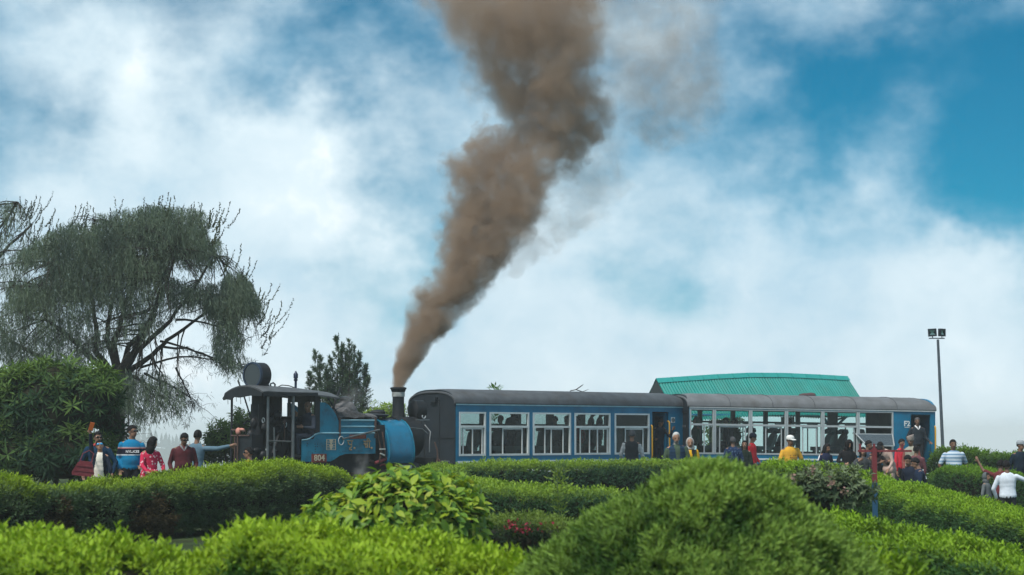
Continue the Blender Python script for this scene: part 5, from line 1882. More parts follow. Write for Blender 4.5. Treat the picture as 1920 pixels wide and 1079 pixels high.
# ---------------------------------------------------------------- station shelter, lamp, post
def shelter():
    D0 = 64.0
    TEAL = mat('teal_roof_sheet', (0.002, 0.215, 0.19), rough=0.5, spec=0.3, var=0.14, vscale=1.5, dirt=(0.02, 0.17, 0.14), dirt_amt=0.6, dscale=1.1)
    TEAL2 = mat('teal_ridge', (0.012, 0.26, 0.24), rough=0.5, spec=0.4, var=0.08)
    DARK = mat('shelter_underside', (0.03, 0.04, 0.045), rough=0.8)
    pb = mat('blue_post_paint', (0.02, 0.22, 0.42), rough=0.5, var=0.1)
    ang = R(24)
    r0 = at(1230, 712, D0)
    root = empty('station_shelter', (r0.x, r0.y, gz(r0.x, r0.y)), (0, 0, ang))
    tag(root, 'teal corrugated roofed station shelter behind the rear carriage', 'shelter')
    z0 = r0.z - root.location.z

    def uof(px):
        k_ = (px - 960) / F
        return (k_ * r0.y - r0.x) / (math.cos(ang) - k_ * math.sin(ang))
    Lr = uof(1589)
    run, drop = 1.55, 1.42

    def ridge(u):
        t = u / Lr
        # the ridge line bows gently upward
        d = r0.y + u * math.sin(ang)
        py = np.interp(t, [0, 0.14, 0.30, 0.48, 0.66, 0.85, 1.0], [712, 708.5, 704.5, 701.5, 702, 705, 708])
        return at(960, float(py), d).z - root.location.z
    # corrugated sheets: each about 0.8 m wide, one object each
    ns = 11
    w = Lr / ns
    for s in (-1, 1):
        for i in range(ns):
            V, Fc = [], []
            n = 33
            for j in range(n):
                u = i * w + w * j / (n - 1) + (0.0)
                c = 0.024 * math.cos(2 * math.pi * u / 0.105)
                zr = ridge(u)
                for k_, t in enumerate((0.02, 0.5, 1.0)):
                    V.append((u, s * run * t, zr - drop * t + c + (0.004 if i % 2 else 0.0)))
            m = len(V)
            V += [(x, y, z - 0.006) for x, y, z in V]
            for j in range(n - 1):
                for k_ in range(2):
                    a = j * 3 + k_
                    Fc += [(a, a + 1, a + 4, a + 3), (m + a, m + a + 3, m + a + 4, m + a + 1)]
                Fc.append((j * 3 + 2, m + j * 3 + 2, m + j * 3 + 5, j * 3 + 5))
            MB().add(V, Fc).build('roof_sheet', TEAL, root, smooth=60)
    # ridge cap
    V, Fc = [], []
    nseg = 25
    for j in range(nseg):
        u = Lr * j / (nseg - 1)
        zr = ridge(u)
        V += [(u, -0.17, zr - 0.112), (u, 0, zr + 0.045), (u, 0.17, zr - 0.112), (u, 0, zr + 0.03)]
    for j in range(nseg - 1):
        a = j * 4
        Fc += [(a, a + 1, a + 5, a + 4), (a + 1, a + 2, a + 6, a + 5), (a, a + 4, a + 7, a + 3), (a + 3, a + 7, a + 6, a + 2)]
    rc = MB().add(V, Fc).build('ridge_cap', TEAL2, root)
    for j in range(1, 13):
        u = Lr * j / 13
        zr = ridge(u)
        MB().tube([(u, -0.172, zr - 0.105), (u, -0.01, zr + 0.046)], 0.010, 4).build('cap_joint', TEAL, rc)
    # gables
    for u in (0.02, Lr - 0.02):
        zr = ridge(u)
        MB().prism([(-run * 0.96, zr - drop * 0.96 - 0.03), (run * 0.96, zr - drop * 0.96 - 0.03), (0, zr - 0.03)], 0, u - 0.015, u + 0.015).build('gable', DARK, root)
    # trusses, posts with braces
    zt = ridge(Lr * 0.5) - drop
    MB().box((0.1, -run * 0.93, zt - 0.02), (Lr - 0.1, -run * 0.93 + 0.05, zt + 0.03)).build('purlin', pb, root)
    MB().box((0.1, run * 0.93 - 0.05, zt - 0.02), (Lr - 0.1, run * 0.93, zt + 0.03)).build('purlin', pb, root)
    for px in (1240, 1556):
        u = uof(px)
        for y in (0.0,):
            zr = ridge(u)
            po = MB().box((u - 0.075, y - 0.075, -0.05), (u + 0.075, y + 0.075, zr - 0.12)).build('post', pb if px > 1500 else INT, root)
            MB().cyl((u, y, zt - 0.55), (u + 0.62, y - 0.25, zt + 0.08), 0.045, n=6).cyl((u, y, zt - 0.55), (u - 0.40, y - 0.25, zt - 0.10), 0.045, n=6).cyl((u, y, zt - 0.2), (u, -run * 0.9, zt + 0.02), 0.035, n=6).build('brace', pb if px > 1500 else INT, po)
    # hanging name board
    u0, u1 = uof(1438), uof(1462)
    nb = MB().box((u0, -0.9, zt - 0.36), (u1, -0.86, zt - 0.06)).build('hanging_board', mat('board_grey', (0.12, 0.15, 0.155), rough=0.7), root)
    MB().box((u0 + 0.02, -0.905, zt - 0.36), (u1 - 0.0, -0.901, zt - 0.22)).build('lower_strip', mat('board_pale', (0.42, 0.40, 0.40), rough=0.7), nb)
    return root


shelter()


def flood_lamp():
    D = 60
    b, t = at(1768, 846, D), at(1758.5, 637, D)
    g0 = gz(b.x, D)
    root = empty('floodlight_mast', (b.x, D, g0))
    tag(root, 'tall thin floodlight mast with two square lamps right of the rear carriage', 'floodlight')
    m = mat('dark_mast', (0.075, 0.095, 0.115), rough=0.5, metal=0.2, var=0.2)
    dirv = (t - b)
    p0 = b - dirv * ((b.z - g0) / dirv.z) - root.location
    p1 = t - root.location
    MB().cyl(p0, p1, 0.058, 0.04, n=12).build('pole', m, root, smooth=40)
    cb_ = MB().box((p1.x - 0.28, -0.03, p1.z + 0.02), (p1.x + 0.21, 0.03, p1.z + 0.055)).build('crossbar', m, root)
    for dx, w, tilt, yaw in ((-0.165, 0.26, -0.06, -0.1), (0.14, 0.21, 0.02, 0.5)):
        hd = MB()
        h = 0.24
        hd.box((-w / 2, -0.04, 0), (-w / 2 + 0.035, 0.08, h)).box((w / 2 - 0.035, -0.04, 0), (w / 2, 0.08, h))
        hd.box((-w / 2 + 0.035, -0.04, 0), (w / 2 - 0.035, 0.08, 0.045)).box((-w / 2 + 0.035, -0.04, h - 0.045), (w / 2 - 0.035, 0.08, h))
        hd.box((-w / 2 + 0.03, 0.05, 0.04), (w / 2 - 0.03, 0.081, h - 0.04))
        hd.cyl((0, 0.02, -0.06), (0, 0.02, 0.0), 0.015, n=6)
        ho = hd.build('lamp', mat('lamp_black', (0.008, 0.014, 0.022), rough=0.45), root, loc=(p1.x + dx, -0.01, p1.z + 0.10), rot=(0, tilt, yaw))
        MB().prism([(-w / 2 + 0.035, 0.045), (w / 2 - 0.035, 0.045), (0.03, 0.11), (-0.03, 0.11)], 1, 0.0, 0.02).build('reflector', mat('reflector_pale', (0.6, 0.68, 0.62), rough=0.3, metal=0.3), ho)
        MB().prism([(-w / 2 + 0.035, h - 0.045), (-0.03, 0.11), (0.03, 0.11), (w / 2 - 0.035, h - 0.045)], 1, 0.012, 0.03).build('reflector', mat('reflector_green', (0.18, 0.28, 0.22), rough=0.3, metal=0.3), ho)
        MB().box((-w / 2 + 0.03, -0.03, 0.04), (w / 2 - 0.03, -0.025, h - 0.04)).build('lamp_glass', GLASS2, ho)


flood_lamp()


def tee_post():
    D = 22.5
    a = at(1639, 846, D)
    g0 = gz(a.x, D)
    root = empty('tee_post', (a.x, D, g0))
    tag(root, 'red and blue painted iron post with a crossbar standing between the hedges', 'post')
    h = a.z - g0
    red = mat('faded_red_post', (0.17, 0.03, 0.036), rough=0.6, var=0.15, vscale=9)
    blu = mat('blue_post_base', (0.015, 0.075, 0.15), rough=0.6, var=0.15, vscale=9)
    s = at(1640, 905, D).z - g0
    pole = MB().box((-0.027, -0.027, s), (0.027, 0.027, h + 0.03)).build('pole', red, root)
    MB().box((-0.028, -0.028, 0), (0.028, 0.028, s - 0.001)).build('base', blu, root)
    MB().cyl((-0.03, 0, 0.02), (-0.03, 0, 0), 0.05, n=8).build('foot', blu, root)
    bar = MB().box((-0.19, -0.02, h - 0.012), (0.44, 0.02, h + 0.012)).build('crossbar', red, root)
    for x in (-0.165, 0.0, 0.33):
        MB().box((x - 0.012, -0.014, h + (0.012 if x else 0.031)), (x + 0.012, 0.014, h + 0.085)).build('prong', red, bar)


tee_post()
# ---------------------------------------------------------------- people
def cloth(name, color, rough=0.85, pattern=None):
    if name in MATS:
        return MATS[name]
    m = mat(name, color, rough=rough, spec=0.15, var=0.10, vscale=14, bump=0.25, bscale=11)
    if pattern is None:
        return m
    N, L = m.node_tree.nodes, m.node_tree.links
    b = N['Principled BSDF']
    t = N.new('ShaderNodeTexCoord')
    if pattern[0] == 'bands':          # (z from, colour) steps, in metres above the feet
        sp = N.new('ShaderNodeSeparateXYZ')
        L.new(t.outputs['Object'], sp.inputs[0])
        d = N.new('ShaderNodeMath')
        d.operation = 'DIVIDE'
        d.inputs[1].default_value = 2.0
        L.new(sp.outputs[2], d.inputs[0])
        r = N.new('ShaderNodeValToRGB')
        r.color_ramp.interpolation = 'CONSTANT'
        els = r.color_ramp.elements
        els[0].position, els[0].color = 0, (*pattern[1][0][1], 1)
        els[1].position, els[1].color = pattern[1][1][0] / 2, (*pattern[1][1][1], 1)
        for z, c in pattern[1][2:]:
            e_ = els.new(z / 2)
            e_.color = (*c, 1)
        L.new(d.outputs[0], r.inputs[0])
        L.new(r.outputs[0], b.inputs['Base Color'])
    elif pattern[0] == 'stripes':      # period, colour, share
        sp = N.new('ShaderNodeSeparateXYZ')
        L.new(t.outputs['Object'], sp.inputs[0])
        w = N.new('ShaderNodeMath')
        w.operation = 'PINGPONG'
        w.inputs[1].default_value = pattern[1] / 2
        L.new(sp.outputs[2], w.inputs[0])
        c = N.new('ShaderNodeMath')
        c.operation = 'LESS_THAN'
        c.inputs[1].default_value = pattern[1] / 2 * pattern[3]
        L.new(w.outputs[0], c.inputs[0])
        mx = N.new('ShaderNodeMix')
        mx.data_type = 'RGBA'
        L.new(c.outputs[0], mx.inputs[0])
        mx.inputs[6].default_value = (*color, 1)
        mx.inputs[7].default_value = (*pattern[2], 1)
        L.new(mx.outputs[2], b.inputs['Base Color'])
    elif pattern[0] == 'dots':         # scale, colour, threshold
        v = N.new('ShaderNodeTexVoronoi')
        v.inputs['Scale'].default_value = pattern[1]
        L.new(t.outputs['Object'], v.inputs['Vector'])
        c = N.new('ShaderNodeMath')
        c.operation = 'LESS_THAN'
        c.inputs[1].default_value = pattern[3]
        L.new(v.outputs['Distance'], c.inputs[0])
        mx = N.new('ShaderNodeMix')
        mx.data_type = 'RGBA'
        L.new(c.outputs[0], mx.inputs[0])
        mx.inputs[6].default_value = (*color, 1)
        mx.inputs[7].default_value = (*pattern[2], 1)
        L.new(mx.outputs[2], b.inputs['Base Color'])
    return m


def skin_mat(tone):
    return mat('skin_%d' % int(tone * 100), (0.36 * tone, 0.195 * tone, 0.125 * tone), rough=0.5, spec=0.35, var=0.06, vscale=12)


M_FACE = mat('face_dark_features', (0.02, 0.013, 0.01), rough=0.6)
M_LIPS = mat('lips', (0.20, 0.07, 0.06), rough=0.5)
M_HAIR = mat('black_hair', (0.010, 0.009, 0.010), rough=0.75, spec=0.15, var=0.2, vscale=30)
M_HAIRW = mat('white_hair', (0.50, 0.50, 0.49), rough=0.7, var=0.12, vscale=30)
M_HAIRG = mat('greying_hair', (0.07, 0.07, 0.075), rough=0.7, var=0.3, vscale=30)
M_SHOE = mat('dark_shoe', (0.02, 0.018, 0.018), rough=0.6)


def capsule(mb, a, b, ra, rb, mi=0, n=10):
    a, b = Vector(a), Vector(b)
    d = b - a
    if d.length < 1e-5:
        return mb.ell(a, (ra, ra, ra), n, 6, mi)
    d.normalize()
    x = d.orthogonal().normalized()
    y = d.cross(x)
    vs, fs = [], []
    rings = []
    for c, r, angs in ((a, ra, (-1.35, -0.9, -0.45, 0)), (b, rb, (0, 0.45, 0.9, 1.35))):
        for q in angs:
            rings.append((c + d * (r * math.sin(q)), r * math.cos(q)))
    for c, r in rings:
        for i in range(n):
            t = 2 * math.pi * i / n
            vs.append(c + (x * math.cos(t) + y * math.sin(t)) * r)
    for k_ in range(len(rings) - 1):
        for i in range(n):
            fs.append((k_ * n + i, k_ * n + (i + 1) % n, (k_ + 1) * n + (i + 1) % n, (k_ + 1) * n + i))
    fs += [tuple(range(n - 1, -1, -1)), tuple(range((len(rings) - 1) * n, len(rings) * n))]
    return mb.add(vs, fs, mi)


def remesh(mb, voxel, mats, name, it=2, paint=None):
    """Fuse the shapes into one continuous skin."""
    me = bpy.data.meshes.new(name)
    me.from_pydata(mb.v, [], mb.f)
    import bmesh
    bm = bmesh.new()
    bm.from_mesh(me)
    bmesh.ops.recalc_face_normals(bm, faces=bm.faces)
    bm.to_mesh(me)
    bm.free()
    t = bpy.data.objects.new(name, me)
    COL.objects.link(t)
    r = t.modifiers.new('r', 'REMESH')
    r.mode = 'VOXEL'
    r.voxel_size = voxel
    s = t.modifiers.new('s', 'SMOOTH')
    s.factor = 0.5
    s.iterations = it
    dg = bpy.context.evaluated_depsgraph_get()
    out = bpy.data.meshes.new_from_object(t.evaluated_get(dg))
    bpy.data.objects.remove(t)
    bpy.data.meshes.remove(me)
    out.name = name
    out.materials.clear()
    for m_ in mats:
        out.materials.append(m_)
    n = len(out.polygons)
    idx = np.zeros(n, dtype=np.int32)
    if paint is not None and n:
        C = np.empty(n * 3, dtype=np.float32)
        out.polygons.foreach_get('center', C)
        Nn = np.empty(n * 3, dtype=np.float32)
        out.polygons.foreach_get('normal', Nn)
        idx = paint(C.reshape(-1, 3), Nn.reshape(-1, 3), idx)
    out.polygons.foreach_set('material_index', idx)
    out.polygons.foreach_set('use_smooth', np.ones(n, dtype=bool))
    return out


HANG_R = ((-0.05, 0.01, -0.28), (-0.05, -0.05, -0.54))
HANG_L = ((0.05, 0.01, -0.28), (0.05, -0.05, -0.54))


def hand(mb, w, d, side, open_=0.25, up=None):
    """Palm, four unequal bent fingers, a thumb from the side of the palm."""
    d = d.normalized()
    ref = Vector((0, -1, 0)) if up is None else Vector(up)
    n = (ref - d * ref.dot(d))
    n = n.normalized() if n.length > 1e-3 else d.orthogonal().normalized()
    s = d.cross(n) * side
    capsule(mb, w, w + d * 0.075, 0.030, 0.036, n=8)
    capsule(mb, w + s * 0.015 + d * 0.03, w + s * 0.015 + d * 0.085, 0.02, 0.022, n=8)
    for i, L in enumerate((0.070, 0.080, 0.075, 0.058)):
        b = w + d * 0.085 + s * (0.030 - i * 0.020)
        m_ = b + (d * math.cos(open_) + n * math.sin(open_)) * L * 0.5
        e_ = m_ + (d * math.cos(open_ * 2.4) + n * math.sin(open_ * 2.4)) * L * 0.5
        capsule(mb, b - d * 0.02, m_, 0.0105, 0.0095, n=6)
        capsule(mb, m_, e_, 0.0095, 0.008, n=6)
    b = w + d * 0.025 + s * 0.03
    m_ = b + (d * 0.6 + s * 0.8).normalized() * 0.04
    capsule(mb, b, m_, 0.014, 0.012, n=6)
    capsule(mb, m_, m_ + (d * 0.9 + s * 0.2 + n * 0.3).normalized() * 0.032, 0.012, 0.009, n=6)


def person(label, px, top, D, face=0, gzv=None, sit=None, H=None, skin=0.8, hair='short', hairm=None, top_c=None, top_paint=None, extra_mats=(), sleeves='long', trousers=None,
           R_=HANG_R, L_=HANG_L, lean=0.0, lean_side=0.0, yaw=0.0, pitch=0.0, tilt=0.0, build=1.0, voxel=0.016, glasses=None, hat=None, beard=0.0, skirt=None, collar=None, hood=None, root_z=None,
           pos=None, group=None, fingers=True, scarf=None, backpack=None, long_top=False, stubble=None, leg_out=False):
    g = np.random.default_rng(abs(hash(label)) % 1000 if False else sum(ord(c) * (i + 1) for i, c in enumerate(label)) % 9973)
    trousers = trousers or cloth('dark_trousers', (0.02, 0.022, 0.028))
    hairm = hairm or M_HAIR
    top_c = top_c or cloth('plain_top', (0.1, 0.1, 0.1))
    tp = at(px, top, D) if pos is None else Vector(pos)
    # --- skeleton (feet at z=0, facing -y, 1.72 m)
    hipz = 0.92
    hip0 = Vector((0, 0, hipz))
    jit = g.normal(size=6) * [0.012, 0.05, 0.04, 0.05, 0.04, 0.03]
    lean_side = lean_side + float(jit[5])
    rot = Matrix.Rotation(lean, 3, 'X') @ Matrix.Rotation(lean_side, 3, 'Y')

    def up_(v):
        return hip0 + rot @ (Vector(v) - hip0)
    neck0, neck1 = up_((0, 0.015, 1.42)), up_((0, -0.005, 1.50))
    hrot = rot @ Matrix.Rotation(yaw, 3, 'Z') @ Matrix.Rotation(tilt, 3, 'Y') @ Matrix.Rotation(pitch, 3, 'X')
    hc = neck1 + hrot @ Vector((0, -0.012, 0.105))
    sh = {-1: up_((-0.172 * build, 0.01, 1.348 + jit[0])), 1: up_((0.172 * build, 0.01, 1.348 - jit[0]))}
    arms = {}
    for s, spec in ((-1, R_), (1, L_)):
        k_ = 0.45 if spec[0][2] < -0.2 else 1.0
        e_ = sh[s] + Vector((spec[0][0] * k_, spec[0][1], spec[0][2]))
        w_ = sh[s] + Vector((spec[1][0] * k_, spec[1][1], spec[1][2]))
        if k_ < 1:
            e_ += Vector((s * 0.02 + s * abs(float(jit[1 if s < 0 else 3])), float(jit[2 if s < 0 else 4]), 0))
        # keep the bone lengths human
        e_ = sh[s] + (e_ - sh[s]).normalized() * 0.285
        w_ = e_ + (w_ - e_).normalized() * 0.255
        arms[s] = (sh[s], e_, w_)
    legs = {}
    for s in (-1, 1):
        h_ = Vector((0.09 * s, 0, hipz - 0.03))
        if sit is None:
            legs[s] = (h_, Vector((0.10 * s, -0.015, 0.49)), Vector((0.10 * s, 0.02, 0.08)))
        else:
            k_ = Vector((0.12 * s, -0.42, hipz - 0.01))
            legs[s] = (h_, k_, k_ + Vector((0.0, 0.06 if not leg_out else -0.08, -0.42)))
    zt = (hc + hrot @ Vector((0, 0, 0.12))).z
    foot = 0.0 if sit is None else legs[1][2].z - 0.08
    # --- placement and scale
    if root_z is not None:
        sc = 1.0 if H is None else H / 1.72
        rz = root_z
        base = Vector((tp.x, tp.y, rz))
        z_shift = -(hipz - 0.10) * sc if sit else 0.0
    else:
        g0 = gz(tp.x, tp.y) if gzv is None else gzv
        if sit is None:
            sc = (tp.z - g0) / (zt + 0.012)
            base = Vector((tp.x, tp.y, g0))
            z_shift = 0
        else:
            sc = 1.0 if H is None else H / 1.72
            base = Vector((tp.x, tp.y, tp.z - (zt + 0.012 - foot) * sc))
            z_shift = -foot * sc
    # seat the head, not the hips, over the pixel
    hd = Matrix.Rotation(R(face), 3, 'Z') @ Vector((hc.x, hc.y, 0)) * sc
    root = empty('person', (base.x - hd.x, base.y - hd.y, base.z), (0, 0, R(face)))
    tag(root, label, 'person', group)

    def fin(mesh, name, parent=root):
        o = link(name, mesh, parent)
        if parent is root:
            o.scale = (sc, sc, sc)
            o.location = (0, 0, z_shift)
        return o

    # --- body
    mb = MB()
    Rt = rot.to_4x4().to_3x3()
    b = build
    mb.ell(hc + hrot @ Vector((0, 0.012, 0.022)), (0.076, 0.092, 0.095), 16, 10, rot=hrot)
    mb.ell(hc + hrot @ Vector((0, -0.018, -0.045)), (0.060, 0.068, 0.078), 14, 9, rot=hrot)
    mb.ell(hc + hrot @ Vector((0, -0.045, -0.088)), (0.032, 0.030, 0.026), 10, 6, rot=hrot)
    capsule(mb, hc + hrot @ Vector((0, -0.082, 0.012)), hc + hrot @ Vector((0, -0.104, -0.030)), 0.009, 0.015, n=8)
    for s in (-1, 1):
        mb.ell(hc + hrot @ Vector((0.078 * s, 0.01, -0.012)), (0.012, 0.024, 0.034), 8, 6, rot=hrot)
    capsule(mb, neck0, neck1 + hrot @ Vector((0, 0, 0.03)), 0.058 * (0.5 + 0.5 * b), 0.054, n=12)
    torso = [((0, 0.0, 1.27), (0.165 * b, 0.105 * b, 0.19)), ((0, -0.01, 1.06), (0.150 * b, 0.108 * b * (0.6 + 0.4 * b), 0.17)), ((0, 0.01, 0.93), (0.165 * b, 0.118 * b, 0.12))]
    for c_, r_ in torso:
        mb.ell(up_(c_), r_, 16, 10, rot=rot)
    for s in (-1, 1):
        capsule(mb, up_((0.03 * s, 0.012, 1.40)), up_((0.15 * b * s, 0.01, 1.365)), 0.058, 0.050, n=10)
    for s in (-1, 1):
        a_, e_, w_ = arms[s]
        capsule(mb, a_, e_, 0.050 * b, 0.041, n=10)
        capsule(mb, e_, w_, 0.040, 0.027, n=10)
        if fingers:
            hand(mb, w_, (w_ - e_), s, 0.3)
        else:
            capsule(mb, w_, w_ + (w_ - e_).normalized() * 0.13, 0.03, 0.024, n=8)
        h_, k_, an = legs[s]
        capsule(mb, h_, k_, 0.082 * b, 0.055, n=10)
        capsule(mb, k_, an, 0.054, 0.036, n=10)
        capsule(mb, an + Vector((0, 0.02, -0.04)), an + Vector((0, -0.15, -0.055)), 0.035, 0.028, n=8)
    hi = np.array(hrot.inverted())
    hcn = np.array(hc)

    def paint_face(C, Nn, idx):
        q = (C - hcn) @ hi.T
        front = (q[:, 1] < -0.03) & (np.abs(q[:, 0]) < 0.08) & (np.abs(q[:, 2]) < 0.14)
        ax = np.abs(q[:, 0])
        eye = front & (ax > 0.018) & (ax < 0.046) & (q[:, 2] > 0.006) & (q[:, 2] < 0.024)
        mouth = front & (ax < 0.026) & (q[:, 2] < -0.056) & (q[:, 2] > -0.070)
        idx[eye] = 1
        idx[mouth] = 2
        if beard > 0:
            bd = (q[:, 2] < -0.052) & (q[:, 2] > -0.15) & (q[:, 1] < 0.02) & (np.abs(q[:, 0]) < 0.09) & ~mouth
            mo = front & (ax < 0.034) & (q[:, 2] < -0.040) & (q[:, 2] > -0.056)
            idx[(bd if beard > 0.5 else np.zeros_like(bd)) | mo] = 3
        return idx
    bmats = [skin_mat(skin), M_FACE, M_LIPS, stubble or hairm]
    fin(remesh(mb, voxel if voxel > 0.02 else min(voxel, 0.0135), bmats, 'body', 1, paint_face), 'body')

    # --- clothes
    infl = 0.014
    tb = MB()
    for c_, r_ in torso + [((0, -0.004, 1.165), (0.157 * b, 0.106 * b, 0.16)), ((0, 0.002, 0.99), (0.158 * b, 0.113 * b, 0.13))]:
        tb.ell(up_(c_), [q + infl for q in r_], 16, 10, rot=rot)
    for s in (-1, 1):
        capsule(tb, up_((0.03 * s, 0.012, 1.405)), up_((0.145 * b * s, 0.01, 1.35)), 0.066, 0.058, n=10)
    if long_top:
        tb.ell((0, 0.0, 0.80), (0.20 * b, 0.15 * b, 0.16), 16, 8)
    if skirt:
        tb.lathe((0, 0.0, 0), [(0.26, 0.45), (0.23, 0.7), (0.18, 1.0)], n=18)
    for s in (-1, 1):
        a_, e_, w_ = arms[s]
        if sleeves in ('long', 'short'):
            e2 = e_ if sleeves == 'long' else a_.lerp(e_, 0.78)
            capsule(tb, a_, e2, 0.056 * b, 0.052 if sleeves == 'long' else 0.060, n=10)
        if sleeves == 'long':
            capsule(tb, e_, e_.lerp(w_, 0.90), 0.052, 0.040, n=10)
    armdat = [(np.array(arms[s][0]), np.array(arms[s][1]), np.array(arms[s][2])) for s in (-1, 1)]
    inv = np.array(rot.inverted())
    h0 = np.array(hip0)

    def paint_top(C, Nn, idx):
        q = (C - h0) @ inv.T + h0
        nq = Nn @ inv.T
        sleeve = np.zeros(len(C), bool)
        for a_, e_, w_ in armdat:
            for p0, p1 in ((a_ + (e_ - a_) * 0.12, e_), (e_, w_)):
                d = p1 - p0
                t = np.clip(((C - p0) @ d) / (d @ d), 0, 1)
                sleeve |= np.linalg.norm(C - (p0 + t[:, None] * d), axis=1) < 0.073 * b
        sleeve &= ~((np.abs(q[:, 0]) < 0.15 * b) & (q[:, 2] > 0.9) & (q[:, 2] < 1.40) & (np.abs(q[:, 1]) < 0.11))
        return top_paint(q, nq, sleeve, idx)
    fin(remesh(tb, voxel, [top_c, *extra_mats], 'top', 7, paint_top if top_paint else None), 'top')
    lb = MB()
    lb.ell((0, 0.01, 0.92), (0.176 * b, 0.13 * b, 0.125), 14, 8)
    for s in (-1, 1):
        h_, k_, an = legs[s]
        capsule(lb, h_, k_, 0.095 * b, 0.070, n=10)
        capsule(lb, k_, k_.lerp(an, 0.93), 0.070, 0.058, n=10)
    fin(remesh(lb, max(voxel, 0.022), [trousers], 'trousers', 2), 'trousers')
    sb = MB()
    for s in (-1, 1):
        an = legs[s][2]
        capsule(sb, an + Vector((0, 0.025, -0.042)), an + Vector((0, -0.17, -0.048)), 0.044, 0.036, n=8)
    fin(sb.mesh('shoes', M_SHOE, smooth=60), 'shoes')

    # --- hair
    if hair and hair != 'none':
        hb = MB()
        nu, nv = 24, 16
        vs = []
        line = {'short': 0.50, 'old': 0.86, 'bald': -0.35, 'long': 0.50, 'bun': 0.5, 'wig': 0.50}[hair]
        for j in range(nv + 1):
            ph = math.pi * j / nv
            for i in range(nu):
                th = 2 * math.pi * i / nu
                d = Vector((math.sin(ph) * math.cos(th), math.sin(ph) * math.sin(th), math.cos(ph)))
                back = d.y
                lim = -0.50 + 0.55 * max(0, -back) * 2.2 if True else 0
                lim = line - 0.92 * max(0, min(1, (back + 0.62) / 0.75))
                inside = d.z < lim
                if hair == 'bald':
                    inside = not (-0.45 < d.z < 0.35 and back > -0.2)
                k_ = 0.86 if inside else 1.115 + 0.05 * (vnoise(np.array([tuple(d)]), 5, 2)[0] - 0.5) + (0.03 if d.z > 0.5 else 0)
                vs.append(hc + hrot @ (Vector((d.x * 0.080, d.y * 0.096, d.z * 0.100)) * k_ + Vector((0, 0.012, 0.020))))
        fs = []
        for j in range(nv):
            for i in range(nu):
                fs.append((j * nu + i, (j + 1) * nu + i, (j + 1) * nu + (i + 1) % nu, j * nu + (i + 1) % nu))
        hb.add(vs, fs)
        if hair in ('long', 'wig'):
            f_ = 0.0 if hair == 'long' else -0.02
            hb.ell(hc + hrot @ Vector((0, 0.055 + f_, -0.03)), (0.105, 0.075, 0.14), 14, 9, rot=hrot)
            hb.ell(hc + hrot @ Vector((0, 0.065 + f_, -0.17)), (0.105, 0.06, 0.14), 14, 9, rot=hrot)
            for s in (-1, 1):
                hb.ell(hc + hrot @ Vector((0.075 * s, 0.01 + f_, -0.06)), (0.030, 0.055, 0.12), 10, 7, rot=hrot)
            if hair == 'wig':
                hb.ell(hc + hrot @ Vector((0.0, 0.02, -0.02)), (0.118, 0.105, 0.15), 14, 9, rot=hrot)
                hb.ell(hc + hrot @ Vector((-0.03, -0.01, -0.17)), (0.10, 0.09, 0.15), 14, 9, rot=hrot)
        fin(hb.mesh('hair', hairm, smooth=80), 'hair')
    # --- extras
    if glasses:
        gb = MB()
        for s in (-1, 1):
            gb.ell(hc + hrot @ Vector((0.034 * s, -0.088, 0.016)), (0.031, 0.014, 0.023), 12, 7, rot=hrot)
            gb.tube([hc + hrot @ Vector((0.060 * s, -0.078, 0.022)), hc + hrot @ Vector((0.082 * s, -0.02, 0.018)), hc + hrot @ Vector((0.083 * s, 0.02, 0.008))], 0.005, 4)
        gb.tube([hc + hrot @ Vector((-0.02, -0.096, 0.02)), hc + hrot @ Vector((0.02, -0.096, 0.02))], 0.005, 4)
        fin(gb.mesh('glasses', glasses, smooth=60), 'glasses')
    if hat:
        kind, hm = hat
        hb = MB()
        hl = hrot.to_4x4()
        if kind == 'cap':
            prof = [(0.100, 0.035), (0.104, 0.055), (0.100, 0.095), (0.075, 0.128), (0.03, 0.142)]
            tmp = MB().lathe((0, 0.012, 0), prof, n=20)
            tmp.add([(-0.075, -0.07, 0.042), (0.075, -0.07, 0.042), (0.055, -0.165, 0.030), (-0.055, -0.165, 0.030), (-0.075, -0.07, 0.052), (0.075, -0.07, 0.052), (0.055, -0.165, 0.038), (-0.055, -0.165, 0.038)],
                    [(3, 2, 1, 0), (4, 5, 6, 7), (0, 1, 5, 4), (1, 2, 6, 5), (2, 3, 7, 6), (3, 0, 4, 7)])
        elif kind == 'beanie':
            tmp = MB().lathe((0, 0.012, 0), [(0.100, 0.02), (0.108, 0.03), (0.106, 0.08), (0.085, 0.125), (0.03, 0.150)], n=20)
        else:  # a tall brimless cap, slanting at the top
            tmp = MB().lathe((0, 0.012, 0), [(0.098, 0.02), (0.104, 0.03), (0.100, 0.13), (0.096, 0.145)], n=20)
            tmp.v = [(x, y, z + (0.03 * x / 0.1 if z > 0.1 else 0)) for x, y, z in tmp.v]
        hb.add([hc + hrot @ Vector(v) for v in tmp.v], tmp.f)
        fin(hb.mesh('hat', hm, smooth=50), 'hat')
    if hood:
        hb = MB()
        hb.ell(hc + hrot @ Vector((0, 0.03, 0.005)), (0.105, 0.115, 0.135), 16, 10, rot=hrot)
        hb.ell(hc + hrot @ Vector((0, 0.03, -0.12)), (0.115, 0.10, 0.09), 14, 8, rot=hrot)
        cut = MB()
        # open at the face: push the front of the shell back behind the cheeks
        vs = []
        for v in hb.v:
            q = Vector(hi.dot(np.array(v) - hcn))
            if q.y < -0.03 and abs(q.x) < 0.075 and -0.115 < q.z < 0.085:
                q.y = -0.02
                q.x *= 0.9
            vs.append(hc + hrot @ q)
        hb.v = vs
        fin(hb.mesh('hood', hood, smooth=70), 'hood')
